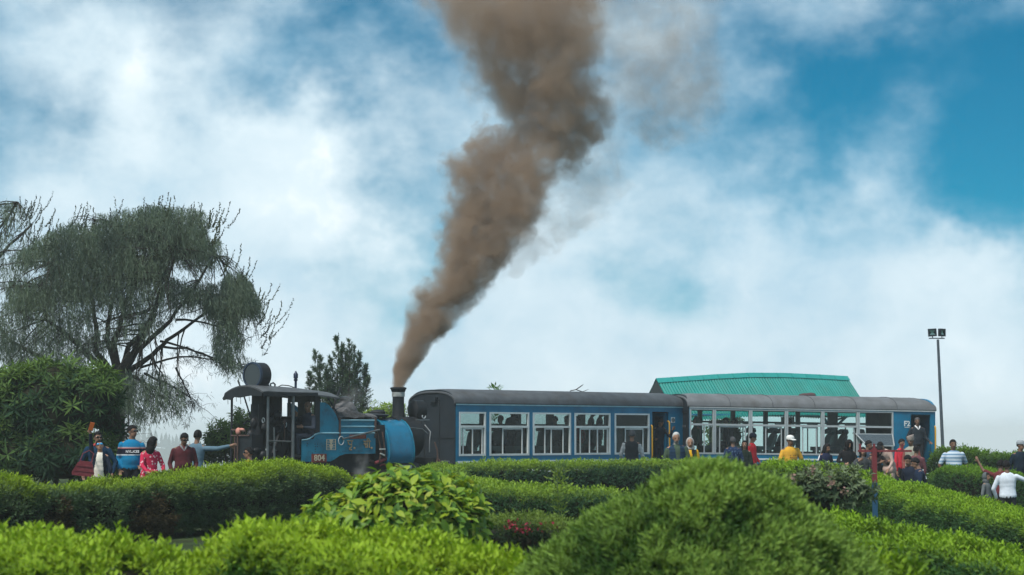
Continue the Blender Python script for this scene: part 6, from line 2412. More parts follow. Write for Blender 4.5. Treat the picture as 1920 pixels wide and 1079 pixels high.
    if collar:
        cbm = MB()
        for s in (-1, 1):
            cbm.tube([up_((0.055 * s, 0.05, 1.475)), up_((0.075 * s, -0.01, 1.465)), up_((0.050 * s, -0.085, 1.425)), up_((0.004 * s, -0.118, 1.35))], [0.014, 0.02, 0.022, 0.008], 6)
        fin(cbm.mesh('collar', collar, smooth=60), 'collar')
    if scarf:
        cbm = MB()
        cbm.ell(up_((0, -0.01, 1.45)), (0.115, 0.10, 0.05), 14, 8)
        fin(cbm.mesh('scarf', scarf, smooth=60), 'scarf')
    root['_hc'] = tuple(hc)
    return dict(root=root, sc=sc, zs=z_shift, arms=arms, hc=hc, hrot=hrot, up=up_, sh=sh)


def world_of(p, v):
    v = Vector(v) * p['sc'] + Vector((0, 0, p['zs']))
    return p['root'].location + Matrix.Rotation(p['root'].rotation_euler[2], 3, 'Z') @ v


def vest(q, nq, sleeve, idx):
    idx[sleeve] = 1
    return idx


def open_front(w0, w1):
    def f(q, nq, sleeve, idx):
        w = w0 + (w1 - w0) * np.clip((1.42 - q[:, 2]) / 0.5, 0, 1)
        idx[(np.abs(q[:, 0]) < w) & (nq[:, 1] < -0.1) & ~sleeve] = 1
        return idx
    return f


# --- the group behind the long hedge on the left
black_glass = mat('dark_lens', (0.008, 0.008, 0.010), rough=0.15, spec=0.6)
blue_lens = mat('mirror_blue_lens', (0.05, 0.40, 0.75), rough=0.12, metal=0.3, spec=0.7)
navyb = cloth('black_navy_jacket', (0.010, 0.016, 0.030))
white_t = cloth('cream_white_top', (0.70, 0.66, 0.58))
p1 = person('woman in black jacket and blue mirrored sunglasses, arm raised taking a selfie', 187, 826, 35.0, face=8, skin=0.95, hair='bun', top_c=navyb, extra_mats=(white_t,), top_paint=open_front(0.06, 0.12),
            R_=((-0.03, -0.02, 0.28), (-0.045, -0.12, 0.55)), L_=((0.06, -0.02, -0.26), (0.05, -0.14, -0.50)), pitch=-0.35, yaw=0.15, tilt=-0.15, glasses=blue_lens, voxel=0.013, build=0.97, trousers=cloth('cream_trousers', (0.62, 0.58, 0.52)))
hw = world_of(p1, p1['arms'][-1][2] + (p1['arms'][-1][2] - p1['arms'][-1][1]).normalized() * 0.12)
ph = MB().box((-0.038, -0.006, -0.075), (0.038, 0.006, 0.075)).build('smartphone', mat('orange_phone', (0.75, 0.16, 0.03), rough=0.4))
ph.location = hw + Vector((0.035, -0.03, 0.035))
ph.rotation_euler = (0.35, 0.25, 0.3)
tag(ph, 'orange backed phone held up in the selfie taking hand', 'phone')
hb_ = at(156, 893, 34.6)
bag = empty('handbag', (hb_.x, hb_.y, hb_.z), (0, 0.12, 0.2))
tag(bag, 'dark red handbag hanging from the shoulder of the woman taking a selfie', 'handbag')
BAGM = mat('dark_red_leather', (0.16, 0.022, 0.030), rough=0.45, spec=0.4, var=0.2, vscale=16, bump=0.4, bscale=18)
MB().prism([(-0.20, 0.0), (0.17, 0.0), (0.19, 0.06), (0.13, 0.24), (0.10, 0.27), (-0.08, 0.27), (-0.13, 0.23), (-0.21, 0.05)], 1, -0.06, 0.06).build('bag_body', BAGM, bag, smooth=50)
MB().tube([(-0.09, 0, 0.26), (-0.06, 0, 0.40), (0.05, 0, 0.47), (0.13, 0, 0.42), (0.11, 0, 0.26)], 0.010, 6).build('handle', BAGM, bag, smooth=60)
sh_ = world_of(p1, p1['sh'][-1] + Vector((0.05, -0.06, 0.07))) - bag.location
MB().tube([(0.12, -0.02, 0.26), Vector((0.12, -0.02, 0.26)).lerp(sh_, 0.5) + Vector((0, -0.06, 0)), sh_], 0.008, 5).build('shoulder_strap', BAGM, bag)
MB().tube([(-0.15, -0.064, 0.17), (0.13, -0.064, 0.17)], 0.008, 4).tube([(-0.19, -0.064, 0.08), (0.17, -0.064, 0.08)], 0.006, 4).build('trim', mat('bag_trim', (0.10, 0.012, 0.018), rough=0.4), bag)

person('man in dark teal jacket and red scarf leaning in behind the selfie taking woman', 184, 809, 35.7, face=15, skin=0.7, hair='short', top_c=cloth('dark_teal_jacket', (0.008, 0.035, 0.075)), build=1.22, yaw=0.25, lean=0.04,
       scarf=cloth('red_scarf', (0.35, 0.05, 0.05)), R_=((-0.16, -0.02, -0.24), (-0.20, -0.06, -0.5)), L_=((0.14, -0.04, -0.25), (0.16, -0.1, -0.5)), glasses=black_glass)
SWB = (0.006, 0.17, 0.34)
sweater = cloth('striped_blue_sweater', SWB, pattern=('bands', [(0, SWB), (1.145, (0.55, 0.62, 0.66)), (1.165, (0.012, 0.014, 0.03)), (1.275, (0.45, 0.16, 0.16)), (1.295, (0.30, 0.30, 0.34)), (1.305, SWB)]))
p3 = person('man in bright blue sweater with a dark lettered chest band and glasses', 249, 797, 36.0, face=12, skin=0.72, top_c=sweater, yaw=0.75, build=1.12, glasses=mat('thin_black_frames', (0.02, 0.02, 0.02), rough=0.3), voxel=0.013,
            R_=((-0.08, 0.02, -0.28), (-0.06, -0.12, -0.50)), L_=((0.08, 0.0, -0.28), (-0.04, -0.20, -0.42)))
tx = link('lettering', text_mesh('lettering', 'NYL.ICES', 0.062, 0.002, cloth('white_print', (0.75, 0.76, 0.78)), 1.0, 0.002), p3['root'], (0.025 * p3['sc'], -0.128 * p3['sc'] - 0.012, 1.222 * p3['sc']), (math.pi / 2 - 0.05, 0, 0.05))
redd = cloth('red_dotted_dress', (0.50, 0.022, 0.07), pattern=('dots', 15, (0.72, 0.45, 0.48), 0.30))
person('woman with long loose black hair in a red dress with pale dots', 287, 819, 35.3, face=35, skin=0.9, hair='wig', top_c=redd, yaw=0.7, pitch=0.25, tilt=0.1, lean=0.08, skirt=True, build=1.0, voxel=0.014,
       R_=((-0.10, -0.08, -0.26), (-0.10, -0.28, -0.34)), L_=((0.10, -0.02, -0.26), (0.16, -0.16, -0.44)))
person('man in plain maroon sweater and dark sunglasses looking down', 346, 813, 36.2, face=18, skin=0.66, top_c=cloth('maroon_sweater', (0.085, 0.020, 0.026)), yaw=0.25, pitch=0.42, build=1.15, lean=0.06, glasses=black_glass,
       R_=((-0.10, 0.02, -0.28), (-0.07, -0.10, -0.52)), L_=((0.10, 0.02, -0.28), (0.08, -0.12, -0.5)), collar=cloth('grey_collar', (0.2, 0.2, 0.21)))
person('man in faded denim shirt seen from behind pointing his arm at the locomotive', 371, 806, 37.2, face=168, skin=0.62, top_c=cloth('denim_shirt', (0.10, 0.17, 0.225)), build=1.08, voxel=0.013, yaw=0.2,
       R_=((-0.27, -0.02, 0.0), (-0.53, -0.10, 0.06)), L_=((0.06, 0.0, -0.28), (0.05, -0.08, -0.5)))
STONE = mat('stone_block', (0.16, 0.155, 0.145), rough=0.9, var=0.25, vscale=5, bump=0.5, bscale=12)


def stone_bench(x, y, z, w, label, rot=0.0):
    g0 = gz(x, y)
    r_ = MB()
    r_.prism([(-w, 0), (w, 0), (w, z - g0 - 0.06), (w - 0.04, z - g0 - 0.02), (-w + 0.04, z - g0 - 0.02), (-w, z - g0 - 0.06)], 1, -0.22, 0.22)
    o = r_.build('stone_bench', STONE)
    o.location = (x, y + 0.02, g0)
    o.rotation_euler[2] = rot
    tag(o, label, 'bench')
    return o


p7 = person('person with sunglasses and orange collar sitting low beside the locomotive, turned left', 466, 838, 40.0, face=-80, sit=True, skin=0.75, top_c=cloth('orange_shirt', (0.50, 0.16, 0.03)), glasses=black_glass, yaw=0.0)
pl = p7['root'].location
stone_bench(pl.x, pl.y, world_of(p7, (0, 0, 0.81)).z, 0.3, 'low stone block seat under the person in orange by the locomotive', R(-80))

# --- the driver sits in the cab
ov = cloth('dark_overalls', (0.022, 0.030, 0.045))
dp = at(577, 751, 45.2)
p8 = person('driver in dark overalls sitting in the cab opening with a hand raised to his head', 577, 752, 45.30, face=-50, sit=True, H=1.74, skin=0.62, hair='bald', hairm=M_HAIRG, top_c=ov, trousers=ov, build=1.12, yaw=0.45, pitch=0.15, voxel=0.013,
            R_=((-0.10, -0.20, -0.20), (0.06, -0.26, 0.06)), L_=((0.10, -0.06, -0.27), (-0.10, -0.24, -0.22)))
ds = world_of(p8, (0, 0.02, 0.79))
inv_l = Matrix.Rotation(-LA, 3, 'Z')
ql = inv_l @ (ds - loco.location)
lp('driver_seat', MB().box((ql.x - 0.2, max(-0.70, ql.y - 0.2), 0.72), (ql.x + 0.2, ql.y + 0.25, ql.z)), BLACK)

# --- people by the carriages
stripe_w = cloth('striped_sleeve', (0.70, 0.70, 0.70), pattern=('stripes', 0.035, (0.06, 0.07, 0.09), 0.4))
person('man in dark vest and striped sleeves seen from behind at the front carriage window', 1185, 807, 53.5, face=175, skin=0.65, hairm=M_HAIRG, top_c=cloth('charcoal_vest', (0.022, 0.028, 0.034)), extra_mats=(stripe_w,), top_paint=vest, build=1.15,
       R_=((-0.10, -0.02, -0.26), (-0.26, -0.14, -0.42)), L_=((0.14, 0.0, -0.25), (0.06, -0.12, -0.48)))
person('person in dark clothes bending out of the front carriage doorway by the yellow rail', 1239, 790, 57.42, face=10, root_z=0.265, H=1.62, skin=0.7, top_c=cloth('dark_blue_top', (0.016, 0.025, 0.04)), pitch=0.4, lean=0.25, trousers=cloth('navy_trousers', (0.012, 0.022, 0.045)),
       L_=((0.12, -0.10, -0.20), (0.20, -0.22, 0.0)), R_=((-0.06, -0.06, -0.26), (-0.12, -0.30, -0.30)))
quilt = cloth('dark_blue_quilted_vest', (0.012, 0.035, 0.07), pattern=('stripes', 0.075, (0.006, 0.016, 0.035), 0.18))
green_s = cloth('dark_green_sweater', (0.055, 0.085, 0.055))


def vest_open(q, nq, sleeve, idx):
    idx[sleeve] = 1
    idx[(np.abs(q[:, 0]) < 0.035 + 0.03 * np.clip((q[:, 2] - 1.1) * 3, 0, 1)) & (nq[:, 1] < -0.1) & ~sleeve] = 1
    return idx


person('old man with white hair and beard in a dark blue quilted vest over green', 1268, 811, 43.5, face=8, skin=0.85, hair='old', hairm=M_HAIRW, top_c=quilt, extra_mats=(green_s,), top_paint=vest_open, beard=1.0, pitch=0.28, build=1.18, stubble=mat('grey_beard', (0.30, 0.27, 0.25), rough=0.8),
       R_=((-0.10, 0.0, -0.27), (-0.09, -0.10, -0.5)), L_=((0.10, 0.0, -0.27), (0.09, -0.1, -0.5)))
ygold = cloth('yellow_tunic', (0.62, 0.34, 0.015))


def cardigan(q, nq, sleeve, idx):
    x = q[:, 0]
    front = nq[:, 1] < 0.2
    idx[front & (x < -0.04) & (q[:, 2] > 0.9)] = 2
    idx[front & (x > -0.04) & (x < 0.03)] = 0
    idx[(x > 0.03) & (x < 0.15)] = 1
    return idx


person('woman in a pale grey headscarf and bright yellow tunic beside the old man', 1294, 821, 44.8, face=0, skin=0.85, hair='none', hood=cloth('grey_headscarf', (0.36, 0.34, 0.33)), top_c=ygold, extra_mats=(cloth('black_shawl', (0.015, 0.015, 0.017)), cloth('pale_scarf_end', (0.45, 0.36, 0.31))),
       top_paint=cardigan, trousers=ygold, build=0.92, pitch=0.15)
person('man in a dark blue speckled shirt seen from behind at the rear carriage', 1374, 819, 52.0, face=180, skin=0.6, top_c=cloth('speckled_blue_shirt', (0.012, 0.03, 0.085), pattern=('dots', 22, (0.16, 0.25, 0.40), 0.26)), build=1.12, sleeves='long', hairm=M_HAIRG)
person('woman in dark green looking up beside the speckled blue shirt', 1396, 826, 52.3, face=-8, skin=0.95, hair='long', top_c=cloth('dark_green_coat', (0.018, 0.03, 0.022)), pitch=-0.1, build=0.9)
person('man in a bright red sweater with black hair against the rear carriage', 1412, 813, 55.0, face=55, skin=0.75, top_c=cloth('bright_red_sweater', (0.62, 0.022, 0.035)), build=0.95, yaw=0.3, pitch=0.2, hat=('beanie', cloth('navy_beanie', (0.012, 0.016, 0.03))),
       R_=((-0.06, 0.0, -0.28), (0.0, -0.18, -0.46)), L_=((0.05, -0.02, -0.28), (0.03, -0.16, -0.46)))
yel = cloth('yellow_tshirt', (0.62, 0.33, 0.035))
p16 = person('man in a yellow printed t-shirt and white cap', 1482, 817, 46.5, face=14, skin=0.5, sleeves='short', top_c=yel, hat=('cap', cloth('white_cap', (0.72, 0.72, 0.70))), pitch=0.12, yaw=0.3, build=1.14, R_=((-0.12, 0.0, -0.26), (-0.10, -0.06, -0.52)), L_=((0.12, 0.0, -0.26), (0.10, -0.08, -0.52)))
pr = MB()
g = np.random.default_rng(15)
for j in range(4):
    for i in range(5):
        if g.random() < 0.8:
            pr.box((-0.09 + i * 0.042, -0.004, j * 0.045), (-0.09 + i * 0.042 + 0.012 + 0.014 * g.random(), 0.004, j * 0.045 + 0.014 + 0.02 * g.random()))
pr.build('printed_lettering', mat('brown_print', (0.20, 0.10, 0.03), rough=0.8), p16['root'], loc=(0.02, -0.128 * p16['sc'] - 0.010, 1.08 * p16['sc']), rot=(0.05, 0, 0.1))


def side_stripe(q, nq, sleeve, idx):
    idx[sleeve & (np.abs(nq[:, 1]) < 0.45) & (nq[:, 0] < 0)] = 1
    idx[(nq[:, 1] < -0.2) & (np.abs(q[:, 0]) < 0.06) & (q[:, 2] < 1.2) & (q[:, 2] > 1.1)] = 1
    return idx


person('woman in a navy track top with a white sleeve stripe, looking down', 1551, 832, 48.0, face=25, skin=0.72, hair='long', top_c=cloth('navy_track_top', (0.014, 0.02, 0.055)), extra_mats=(cloth('white_stripe_cloth', (0.72, 0.73, 0.76)),), top_paint=side_stripe, pitch=0.35, yaw=0.3,
       R_=((-0.10, -0.02, -0.27), (-0.02, -0.22, -0.40)), L_=((0.08, -0.04, -0.27), (0.0, -0.24, -0.40)))
blk = cloth('plain_black_cloth', (0.010, 0.010, 0.012))
p18 = person('woman in black with long dark hair looking down at her phone', 1592, 825, 48.0, face=8, skin=0.85, hair='wig', top_c=blk, pitch=0.45, R_=((-0.08, -0.06, -0.26), (0.04, -0.26, -0.32)), L_=((0.08, -0.06, -0.26), (-0.02, -0.26, -0.32)))
pp = world_of(p18, p18['arms'][1][2]) + Vector((0.0, -0.06, 0.03))
q_ = MB().box((-0.035, -0.07, -0.005), (0.035, 0.07, 0.005)).build('smartphone', blk)
q_.location, q_.rotation_euler = pp, (0.6, 0, 0.2)
tag(q_, 'dark phone in the hands of the woman in black', 'phone')
person('woman in a dark grey top holding both hands up to her forehead', 1618, 838, 44.5, face=5, skin=0.8, hair='long', top_c=cloth('dark_grey_top', (0.05, 0.055, 0.06)), build=1.0, voxel=0.014,
       R_=((-0.16, -0.10, -0.16), (0.06, -0.20, 0.02)), L_=((0.16, -0.10, -0.16), (-0.02, -0.20, 0.06)))
person('man in a faded blue jacket standing under the open carriage window', 1629, 826, 47.5, face=60, skin=0.5, top_c=cloth('faded_blue_jacket', (0.06, 0.09, 0.13)), build=1.05, pitch=0.2)
person('woman with dark hair in brown crouching forward beside the red post', 1648, 838, 45.4, face=20, skin=0.75, hair='wig', top_c=cloth('dark_brown_top', (0.06, 0.035, 0.032)), pitch=0.45, lean=0.30, R_=((-0.02, -0.16, -0.22), (0.08, -0.34, -0.12)), L_=((0.05, -0.16, -0.22), (-0.05, -0.36, -0.14)))
cream = cloth('pale_pink_suit', (0.50, 0.36, 0.31))
person('person in a pale pink shirt bending forward behind the red post', 1651, 831, 47.2, face=-40, skin=0.75, hair='short', top_c=cream, trousers=cream, lean=0.55, lean_side=-0.05, pitch=0.3, build=1.1, long_top=True, gzv=gz(11.6, 47) + 0.16,
       R_=((-0.02, -0.20, -0.2), (0.02, -0.40, -0.1)), L_=((0.06, 0.02, -0.28), (0.05, -0.14, -0.48)))
person('child in a red top beside the man in the patterned cap', 1691, 823, 50.5, face=30, skin=0.75, top_c=cloth('red_child_top', (0.55, 0.03, 0.05)), build=0.92, yaw=0.2, pitch=0.2)
topi = cloth('patterned_topi', (0.36, 0.30, 0.27), pattern=('dots', 40, (0.20, 0.10, 0.09), 0.28))
person('old man in a tall patterned brimless cap and pale waistcoat', 1707, 818, 49.5, face=-35, skin=0.55, hairm=M_HAIRG, hat=('topi', topi), top_c=cloth('pale_waistcoat', (0.33, 0.32, 0.26)), extra_mats=(cloth('rust_sleeve', (0.25, 0.08, 0.07)),), top_paint=vest, pitch=0.2)
person('man in a dusty maroon shirt seen from behind near the end door', 1718, 836, 46.0, face=160, skin=0.55, top_c=cloth('dusty_maroon_shirt', (0.13, 0.05, 0.06)), build=1.15, yaw=-0.3)
navy2 = cloth('navy_jacket', (0.010, 0.016, 0.034))
pa = person('person in a navy jacket sitting behind the hedge, face turned left', 1702, 854, 45.0, face=-50, sit=True, skin=0.8, top_c=navy2, pitch=0.3, lean=0.12, build=1.1)
pb_ = person('person in navy with short hair sitting nearest the hedge corner, turned away', 1716, 859, 44.0, face=-95, sit=True, skin=0.7, top_c=cloth('navy_sweatshirt', (0.012, 0.024, 0.055)), pitch=0.25, lean=0.18, build=1.12)
for q, lab in ((pa, 'stone bench under the seated person in a navy jacket'), (pb_, 'stone bench under the seated person nearest the hedge corner')):
    w_ = q['root'].location
    stone_bench(w_.x, w_.y, world_of(q, (0, 0, 0.81)).z, 0.25, lab, q['root'].rotation_euler[2])
person('attendant in dark uniform with a white collar standing in the end doorway marked F2', 1720, 783, 59.66, face=4, root_z=0.20, H=1.70, skin=0.42, hair='short', hairm=M_HAIRG, top_c=cloth('dark_uniform', (0.018, 0.026, 0.035)), collar=cloth('white_collar', (0.75, 0.75, 0.76)), build=1.15,
       L_=((0.10, -0.04, -0.25), (0.24, -0.12, -0.34)), R_=((-0.10, -0.06, -0.25), (-0.18, -0.22, -0.36)))
person('heavy man with a moustache in a pale blue and white striped polo shirt', 1787, 824, 44.0, face=4, skin=0.45, sleeves='short', top_c=cloth('striped_polo', (0.50, 0.58, 0.66), pattern=('stripes', 0.085, (0.16, 0.27, 0.40), 0.42)), build=1.28, beard=0.3,
       R_=((-0.12, 0.0, -0.26), (-0.10, -0.05, -0.52)), L_=((0.12, 0.0, -0.26), (0.10, -0.05, -0.52)))
person('man in a white shirt seen from behind holding his arm out to the right edge', 1887, 863, 39.0, face=172, skin=0.45, top_c=cloth('white_shirt', (0.62, 0.68, 0.76)), build=1.14, yaw=-0.1, voxel=0.014, R_=((-0.24, -0.06, -0.10), (-0.48, -0.16, -0.10)), L_=((0.08, 0.0, -0.28), (0.07, -0.1, -0.5)), tilt=0.08)
person('person in maroon half hidden by the white shirt waving an arm high', 1876, 862, 39.6, face=150, skin=0.5, sleeves='short', top_c=cloth('maroon_tshirt', (0.12, 0.025, 0.03)), build=1.05, voxel=0.014, L_=((0.24, -0.02, 0.10), (0.40, -0.04, 0.36)))
person('child in a grey hooded top standing before the white shirt', 1850, 886, 38.6, face=55, skin=0.75, hair='short', hood=cloth('grey_hood', (0.10, 0.115, 0.12)), top_c=cloth('grey_hoodie', (0.11, 0.125, 0.13)), yaw=0.1, build=1.05)
person('man in a dark navy jacket and grey cap at the right edge', 1914, 826, 43.5, face=15, skin=0.6, hat=('cap', cloth('grey_cap', (0.30, 0.33, 0.36))), top_c=cloth('dark_navy_coat', (0.008, 0.018, 0.032)), build=1.1, yaw=0.4)

# --- passengers inside, seen through the windows
def passenger(c, u, y, col, label, face=-90, hair='short', standing=False, skin=0.6, hood=None, z=None):
    w = Matrix.Rotation(c.ang, 3, 'Z') @ Vector((u, y, 0)) + c.root.location
    zf = c.ZF - (0.10 * u / c.L if c is c2 else 0) + 0.004
    if standing:
        return person(label, 0, 0, 0, pos=(w.x, w.y, 0), root_z=zf, H=1.5, face=R_deg(c.ang) + face, skin=skin, hair=hair, top_c=col, voxel=0.028, fingers=False, hood=hood, pitch=0.3, lean=0.1)
    return person(label, 0, 0, 0, pos=(w.x, w.y, 0), root_z=zf + 0.44, sit=True, H=1.62, face=R_deg(c.ang) + face, skin=skin, hair=hair, top_c=col, voxel=0.028, fingers=False, hood=hood)


def R_deg(a):
    return math.degrees(a)


dk = [cloth('passenger_dark', (0.03, 0.035, 0.04)), cloth('passenger_blue', (0.04, 0.07, 0.13)), cloth('passenger_grey', (0.11, 0.11, 0.11)), cloth('passenger_green', (0.06, 0.09, 0.06)), cloth('passenger_red', (0.4, 0.03, 0.04))]
for px, y, ci, lab, kw in ((938, -0.45, 1, 'passenger in blue sitting behind the second window of the front carriage', {}),
                           (966, 0.45, 0, 'dark passenger at the far side of the second window of the front carriage', {}),
                           (1040, 0.40, 2, 'passenger in grey at the middle window of the front carriage', {}),
                           (1062, -0.3, 0, 'dark haired passenger at the right edge of the middle window', {}),
                           (1082, 0.1, 4, 'passenger in red at the left edge of the fourth window', {})):
    passenger(c1, c1.u(px, y), y, dk[ci], lab, **kw)
for px, lab in ((960, 'standing passenger in dark clothes behind the second window of the front carriage'), (1112, 'standing passenger in black filling the fourth window of the front carriage'), (1128, 'second standing passenger in the fourth window, nearer the door')):
    passenger(c1, c1.u(px, 0.0), 0.0 if '1128' not in lab else 0.3, dk[0], lab, standing=True, face=-60 if px < 1000 else 60)
for px, y, ci, lab, kw in ((1303, -0.4, 3, 'hooded passenger in green by the first window of the rear carriage', {'hood': dk[3], 'hair': 'none'}),
                           (1360, -0.2, 0, 'dark passenger in the second window of the rear carriage', {}),
                           (1376, 0.5, 3, 'passenger with thick hair at the far side of the second window', {'hair': 'long'}),
                           (1478, 0.4, 3, 'passenger at the left edge of the fourth window of the rear carriage', {})):
    passenger(c2, c2.u(px, y), y, dk[ci], lab, **kw)
# ---------------------------------------------------------------- smoke, steam, haze
CH = Matrix.Rotation(LA, 3, 'Z') @ Vector((3.26, 0, 2.5)) + loco.location


def smoke():
    D = CH.y
    sc = D / F
    m = bpy.data.materials.new('smoke')
    m.use_nodes = True
    N, L = m.node_tree.nodes, m.node_tree.links
    N.remove(N['Principled BSDF'])

    def math_(op, a, b=None, clamp=False):
        n = N.new('ShaderNodeMath')
        n.operation = op
        n.use_clamp = clamp
        for i, v in enumerate((a, b)):
            if v is None:
                continue
            if isinstance(v, (int, float)):
                n.inputs[i].default_value = v
            else:
                L.new(v, n.inputs[i])
        return n.outputs[0]
    z_lo, z_hi = CH.z, 13.2
    x_lo, x_hi = CH.x - 0.6, CH.x + 9.0
    geo = N.new('ShaderNodeNewGeometry')
    # billowing: displace the position by turbulent noise before measuring the plume
    p0 = geo.outputs['Position']
    na = N.new('ShaderNodeTexNoise')
    na.inputs['Scale'].default_value = 0.62
    na.inputs['Detail'].default_value = 6
    na.inputs['Roughness'].default_value = 0.62
    L.new(p0, na.inputs['Vector'])
    sb = N.new('ShaderNodeVectorMath')
    sb.operation = 'SUBTRACT'
    L.new(na.outputs['Color'], sb.inputs[0])
    sb.inputs[1].default_value = (0.5, 0.5, 0.5)
    sep0 = N.new('ShaderNodeSeparateXYZ')
    L.new(p0, sep0.inputs[0])
    hgt = math_('SUBTRACT', sep0.outputs[2], z_lo)
    amp = math_('MINIMUM', math_('ADD', math_('MULTIPLY', hgt, 0.36), 0.16), 2.3)
    s2 = N.new('ShaderNodeVectorMath')
    s2.operation = 'SCALE'
    L.new(sb.outputs[0], s2.inputs[0])
    L.new(amp, s2.inputs['Scale'])
    ad = N.new('ShaderNodeVectorMath')
    ad.operation = 'ADD'
    L.new(p0, ad.inputs[0])
    L.new(s2.outputs[0], ad.inputs[1])
    nf = N.new('ShaderNodeTexNoise')
    nf.inputs['Scale'].default_value = 2.3
    nf.inputs['Detail'].default_value = 5
    nf.inputs['Roughness'].default_value = 0.6
    L.new(p0, nf.inputs['Vector'])
    sf = N.new('ShaderNodeVectorMath')
    sf.operation = 'SUBTRACT'
    L.new(nf.outputs['Color'], sf.inputs[0])
    sf.inputs[1].default_value = (0.5, 0.5, 0.5)
    s3 = N.new('ShaderNodeVectorMath')
    s3.operation = 'SCALE'
    L.new(sf.outputs[0], s3.inputs[0])
    L.new(math_('MINIMUM', math_('ADD', math_('MULTIPLY', hgt, 0.30), 0.08), 0.95), s3.inputs['Scale'])
    ad2 = N.new('ShaderNodeVectorMath')
    ad2.operation = 'ADD'
    L.new(ad.outputs[0], ad2.inputs[0])
    L.new(s3.outputs[0], ad2.inputs[1])
    ad = ad2
    sep = N.new('ShaderNodeSeparateXYZ')
    L.new(ad.outputs[0], sep.inputs[0])
    t = math_('DIVIDE', math_('SUBTRACT', sep.outputs[2], z_lo), z_hi - z_lo, True)

    def curve(pts):
        n = N.new('ShaderNodeFloatCurve')
        c = n.mapping.curves[0]
        while len(c.points) > 2:
            c.points.remove(c.points[1])
        c.points[0].location = pts[0]
        c.points[1].location = pts[-1]
        for q in pts[1:-1]:
            c.points.new(*q)
        for q in c.points:
            q.handle_type = 'VECTOR'
        n.mapping.update()
        L.new(t, n.inputs['Value'])
        return n.outputs[0]

    def tz(py):
        return (at(960, py, D).z - z_lo) / (z_hi - z_lo)

    def xn(px):
        return (at(px, 400, D).x - x_lo) / (x_hi - x_lo)

    def lobe(rows, dens):
        """rows: (py, left px, right px)."""
        rows = sorted(rows, key=lambda r: tz(r[0]))
        cx = curve([(min(1, max(0, tz(py))), xn((l + r) / 2)) for py, l, r in rows])
        rr = curve([(min(1, max(0, tz(py))), (r - l) / 2 * sc / 4.0) for py, l, r in rows])
        x = math_('SUBTRACT', math_('ADD', math_('MULTIPLY', cx, x_hi - x_lo), x_lo), sep.outputs[0])
        y = math_('SUBTRACT', math_('ADD', math_('MULTIPLY', t, 1.5), D), sep.outputs[1])
        r4 = math_('MAXIMUM', math_('MULTIPLY', rr, 4.0), 0.001)
        d = math_('SQRT', math_('ADD', math_('POWER', math_('DIVIDE', x, r4), 2), math_('POWER', math_('DIVIDE', y, r4), 2)))
        k_ = N.new('ShaderNodeMapRange')
        k_.interpolation_type = 'SMOOTHSTEP'
        L.new(d, k_.inputs['Value'])
        k_.inputs['From Min'].default_value = 0.62
        k_.inputs['From Max'].default_value = 1.06
        k_.inputs['To Min'].default_value = dens
        k_.inputs['To Max'].default_value = 0
        return k_.outputs[0]
    main = lobe([(727, 735, 759), (690, 734, 780), (650, 738, 812), (610, 760, 860), (570, 775, 890), (520, 800, 940), (470, 810, 985), (420, 825, 1005), (360, 850, 1040), (310, 890, 1085), (260, 930, 1135), (215, 920, 1160), (170, 898, 1168), (120, 868, 1165), (60, 826, 1172), (0, 790, 1182), (-60, 765, 1190)], 1.0)
    left = lobe([(520, 880, 880.5), (470, 815, 900), (420, 812, 930), (360, 818, 950), (300, 830, 965), (255, 855, 950), (225, 890, 915), (215, 905, 906), (120, 905, 905.5)], 1.0)
    wisp = lobe([(330, 1250, 1250.5), (250, 1180, 1330), (170, 1130, 1400), (90, 1120, 1390), (20, 1130, 1380), (-50, 1120, 1420)], 0.16)
    wis2 = lobe([(560, 930, 931), (500, 940, 1010), (420, 980, 1110), (340, 1030, 1180), (260, 1090, 1200), (200, 1120, 1200), (150, 1150, 1151)], 0.12)
    den = math_('MAXIMUM', math_('MAXIMUM', main, left), math_('MAXIMUM', wisp, wis2))
    # inner billows
    nb = N.new('ShaderNodeTexNoise')
    nb.inputs['Scale'].default_value = 1.6
    nb.inputs['Detail'].default_value = 7
    nb.inputs['Roughness'].default_value = 0.66
    L.new(ad.outputs[0], nb.inputs['Vector'])
    mr = N.new('ShaderNodeMapRange')
    mr.interpolation_type = 'SMOOTHSTEP'
    L.new(nb.outputs[0], mr.inputs['Value'])
    mr.inputs['From Min'].default_value = 0.39
    mr.inputs['From Max'].default_value = 0.60
    mr.inputs['To Min'].default_value = 0.09
    mr.inputs['To Max'].default_value = 1.0
    low = math_('ADD', math_('MULTIPLY', math_('SUBTRACT', 1.0, t), 3.2), 1.45)      # thicker near the chimney, thinning as it spreads
    thick = math_('ADD', low, math_('MULTIPLY', math_('POWER', math_('SUBTRACT', 1.0, t), 9.0), 22.0))
    den = math_('MULTIPLY', math_('MULTIPLY', den, math_('MAXIMUM', mr.outputs[0], math_('MULTIPLY', math_('POWER', math_('SUBTRACT', 1.0, t), 7.0), 0.75))), thick)
    v = N.new('ShaderNodeVolumePrincipled')
    v.inputs['Color'].default_value = (0.53, 0.405, 0.305, 1)
    v.inputs['Anisotropy'].default_value = 0.15
    L.new(den, v.inputs['Density'])
    L.new(v.outputs[0], N['Material Output'].inputs['Volume'])
    # the domain: a box bent after the plume
    mb = MB()
    rows = [(724, 715, 780, .5), (650, 705, 840, .8), (560, 725, 960, 1.3), (420, 770, 1130, 2.0), (260, 780, 1400, 2.6), (100, 780, 1480, 3.0), (-100, 760, 1480, 3.2)]
    V, Fc = [], []
    for py, l, r, dy in rows:
        z = min(at(960, py, D).z, z_hi)
        if py == 724:
            z = CH.z + 0.02
        tt = (z - z_lo) / (z_hi - z_lo)
        yc = D + 1.5 * tt
        xl, xr = at(l, 400, D).x, at(r, 400, D).x
        V += [(xl, yc - dy, z), (xr, yc - dy, z), (xr, yc + dy, z), (xl, yc + dy, z)]
    n = len(rows)
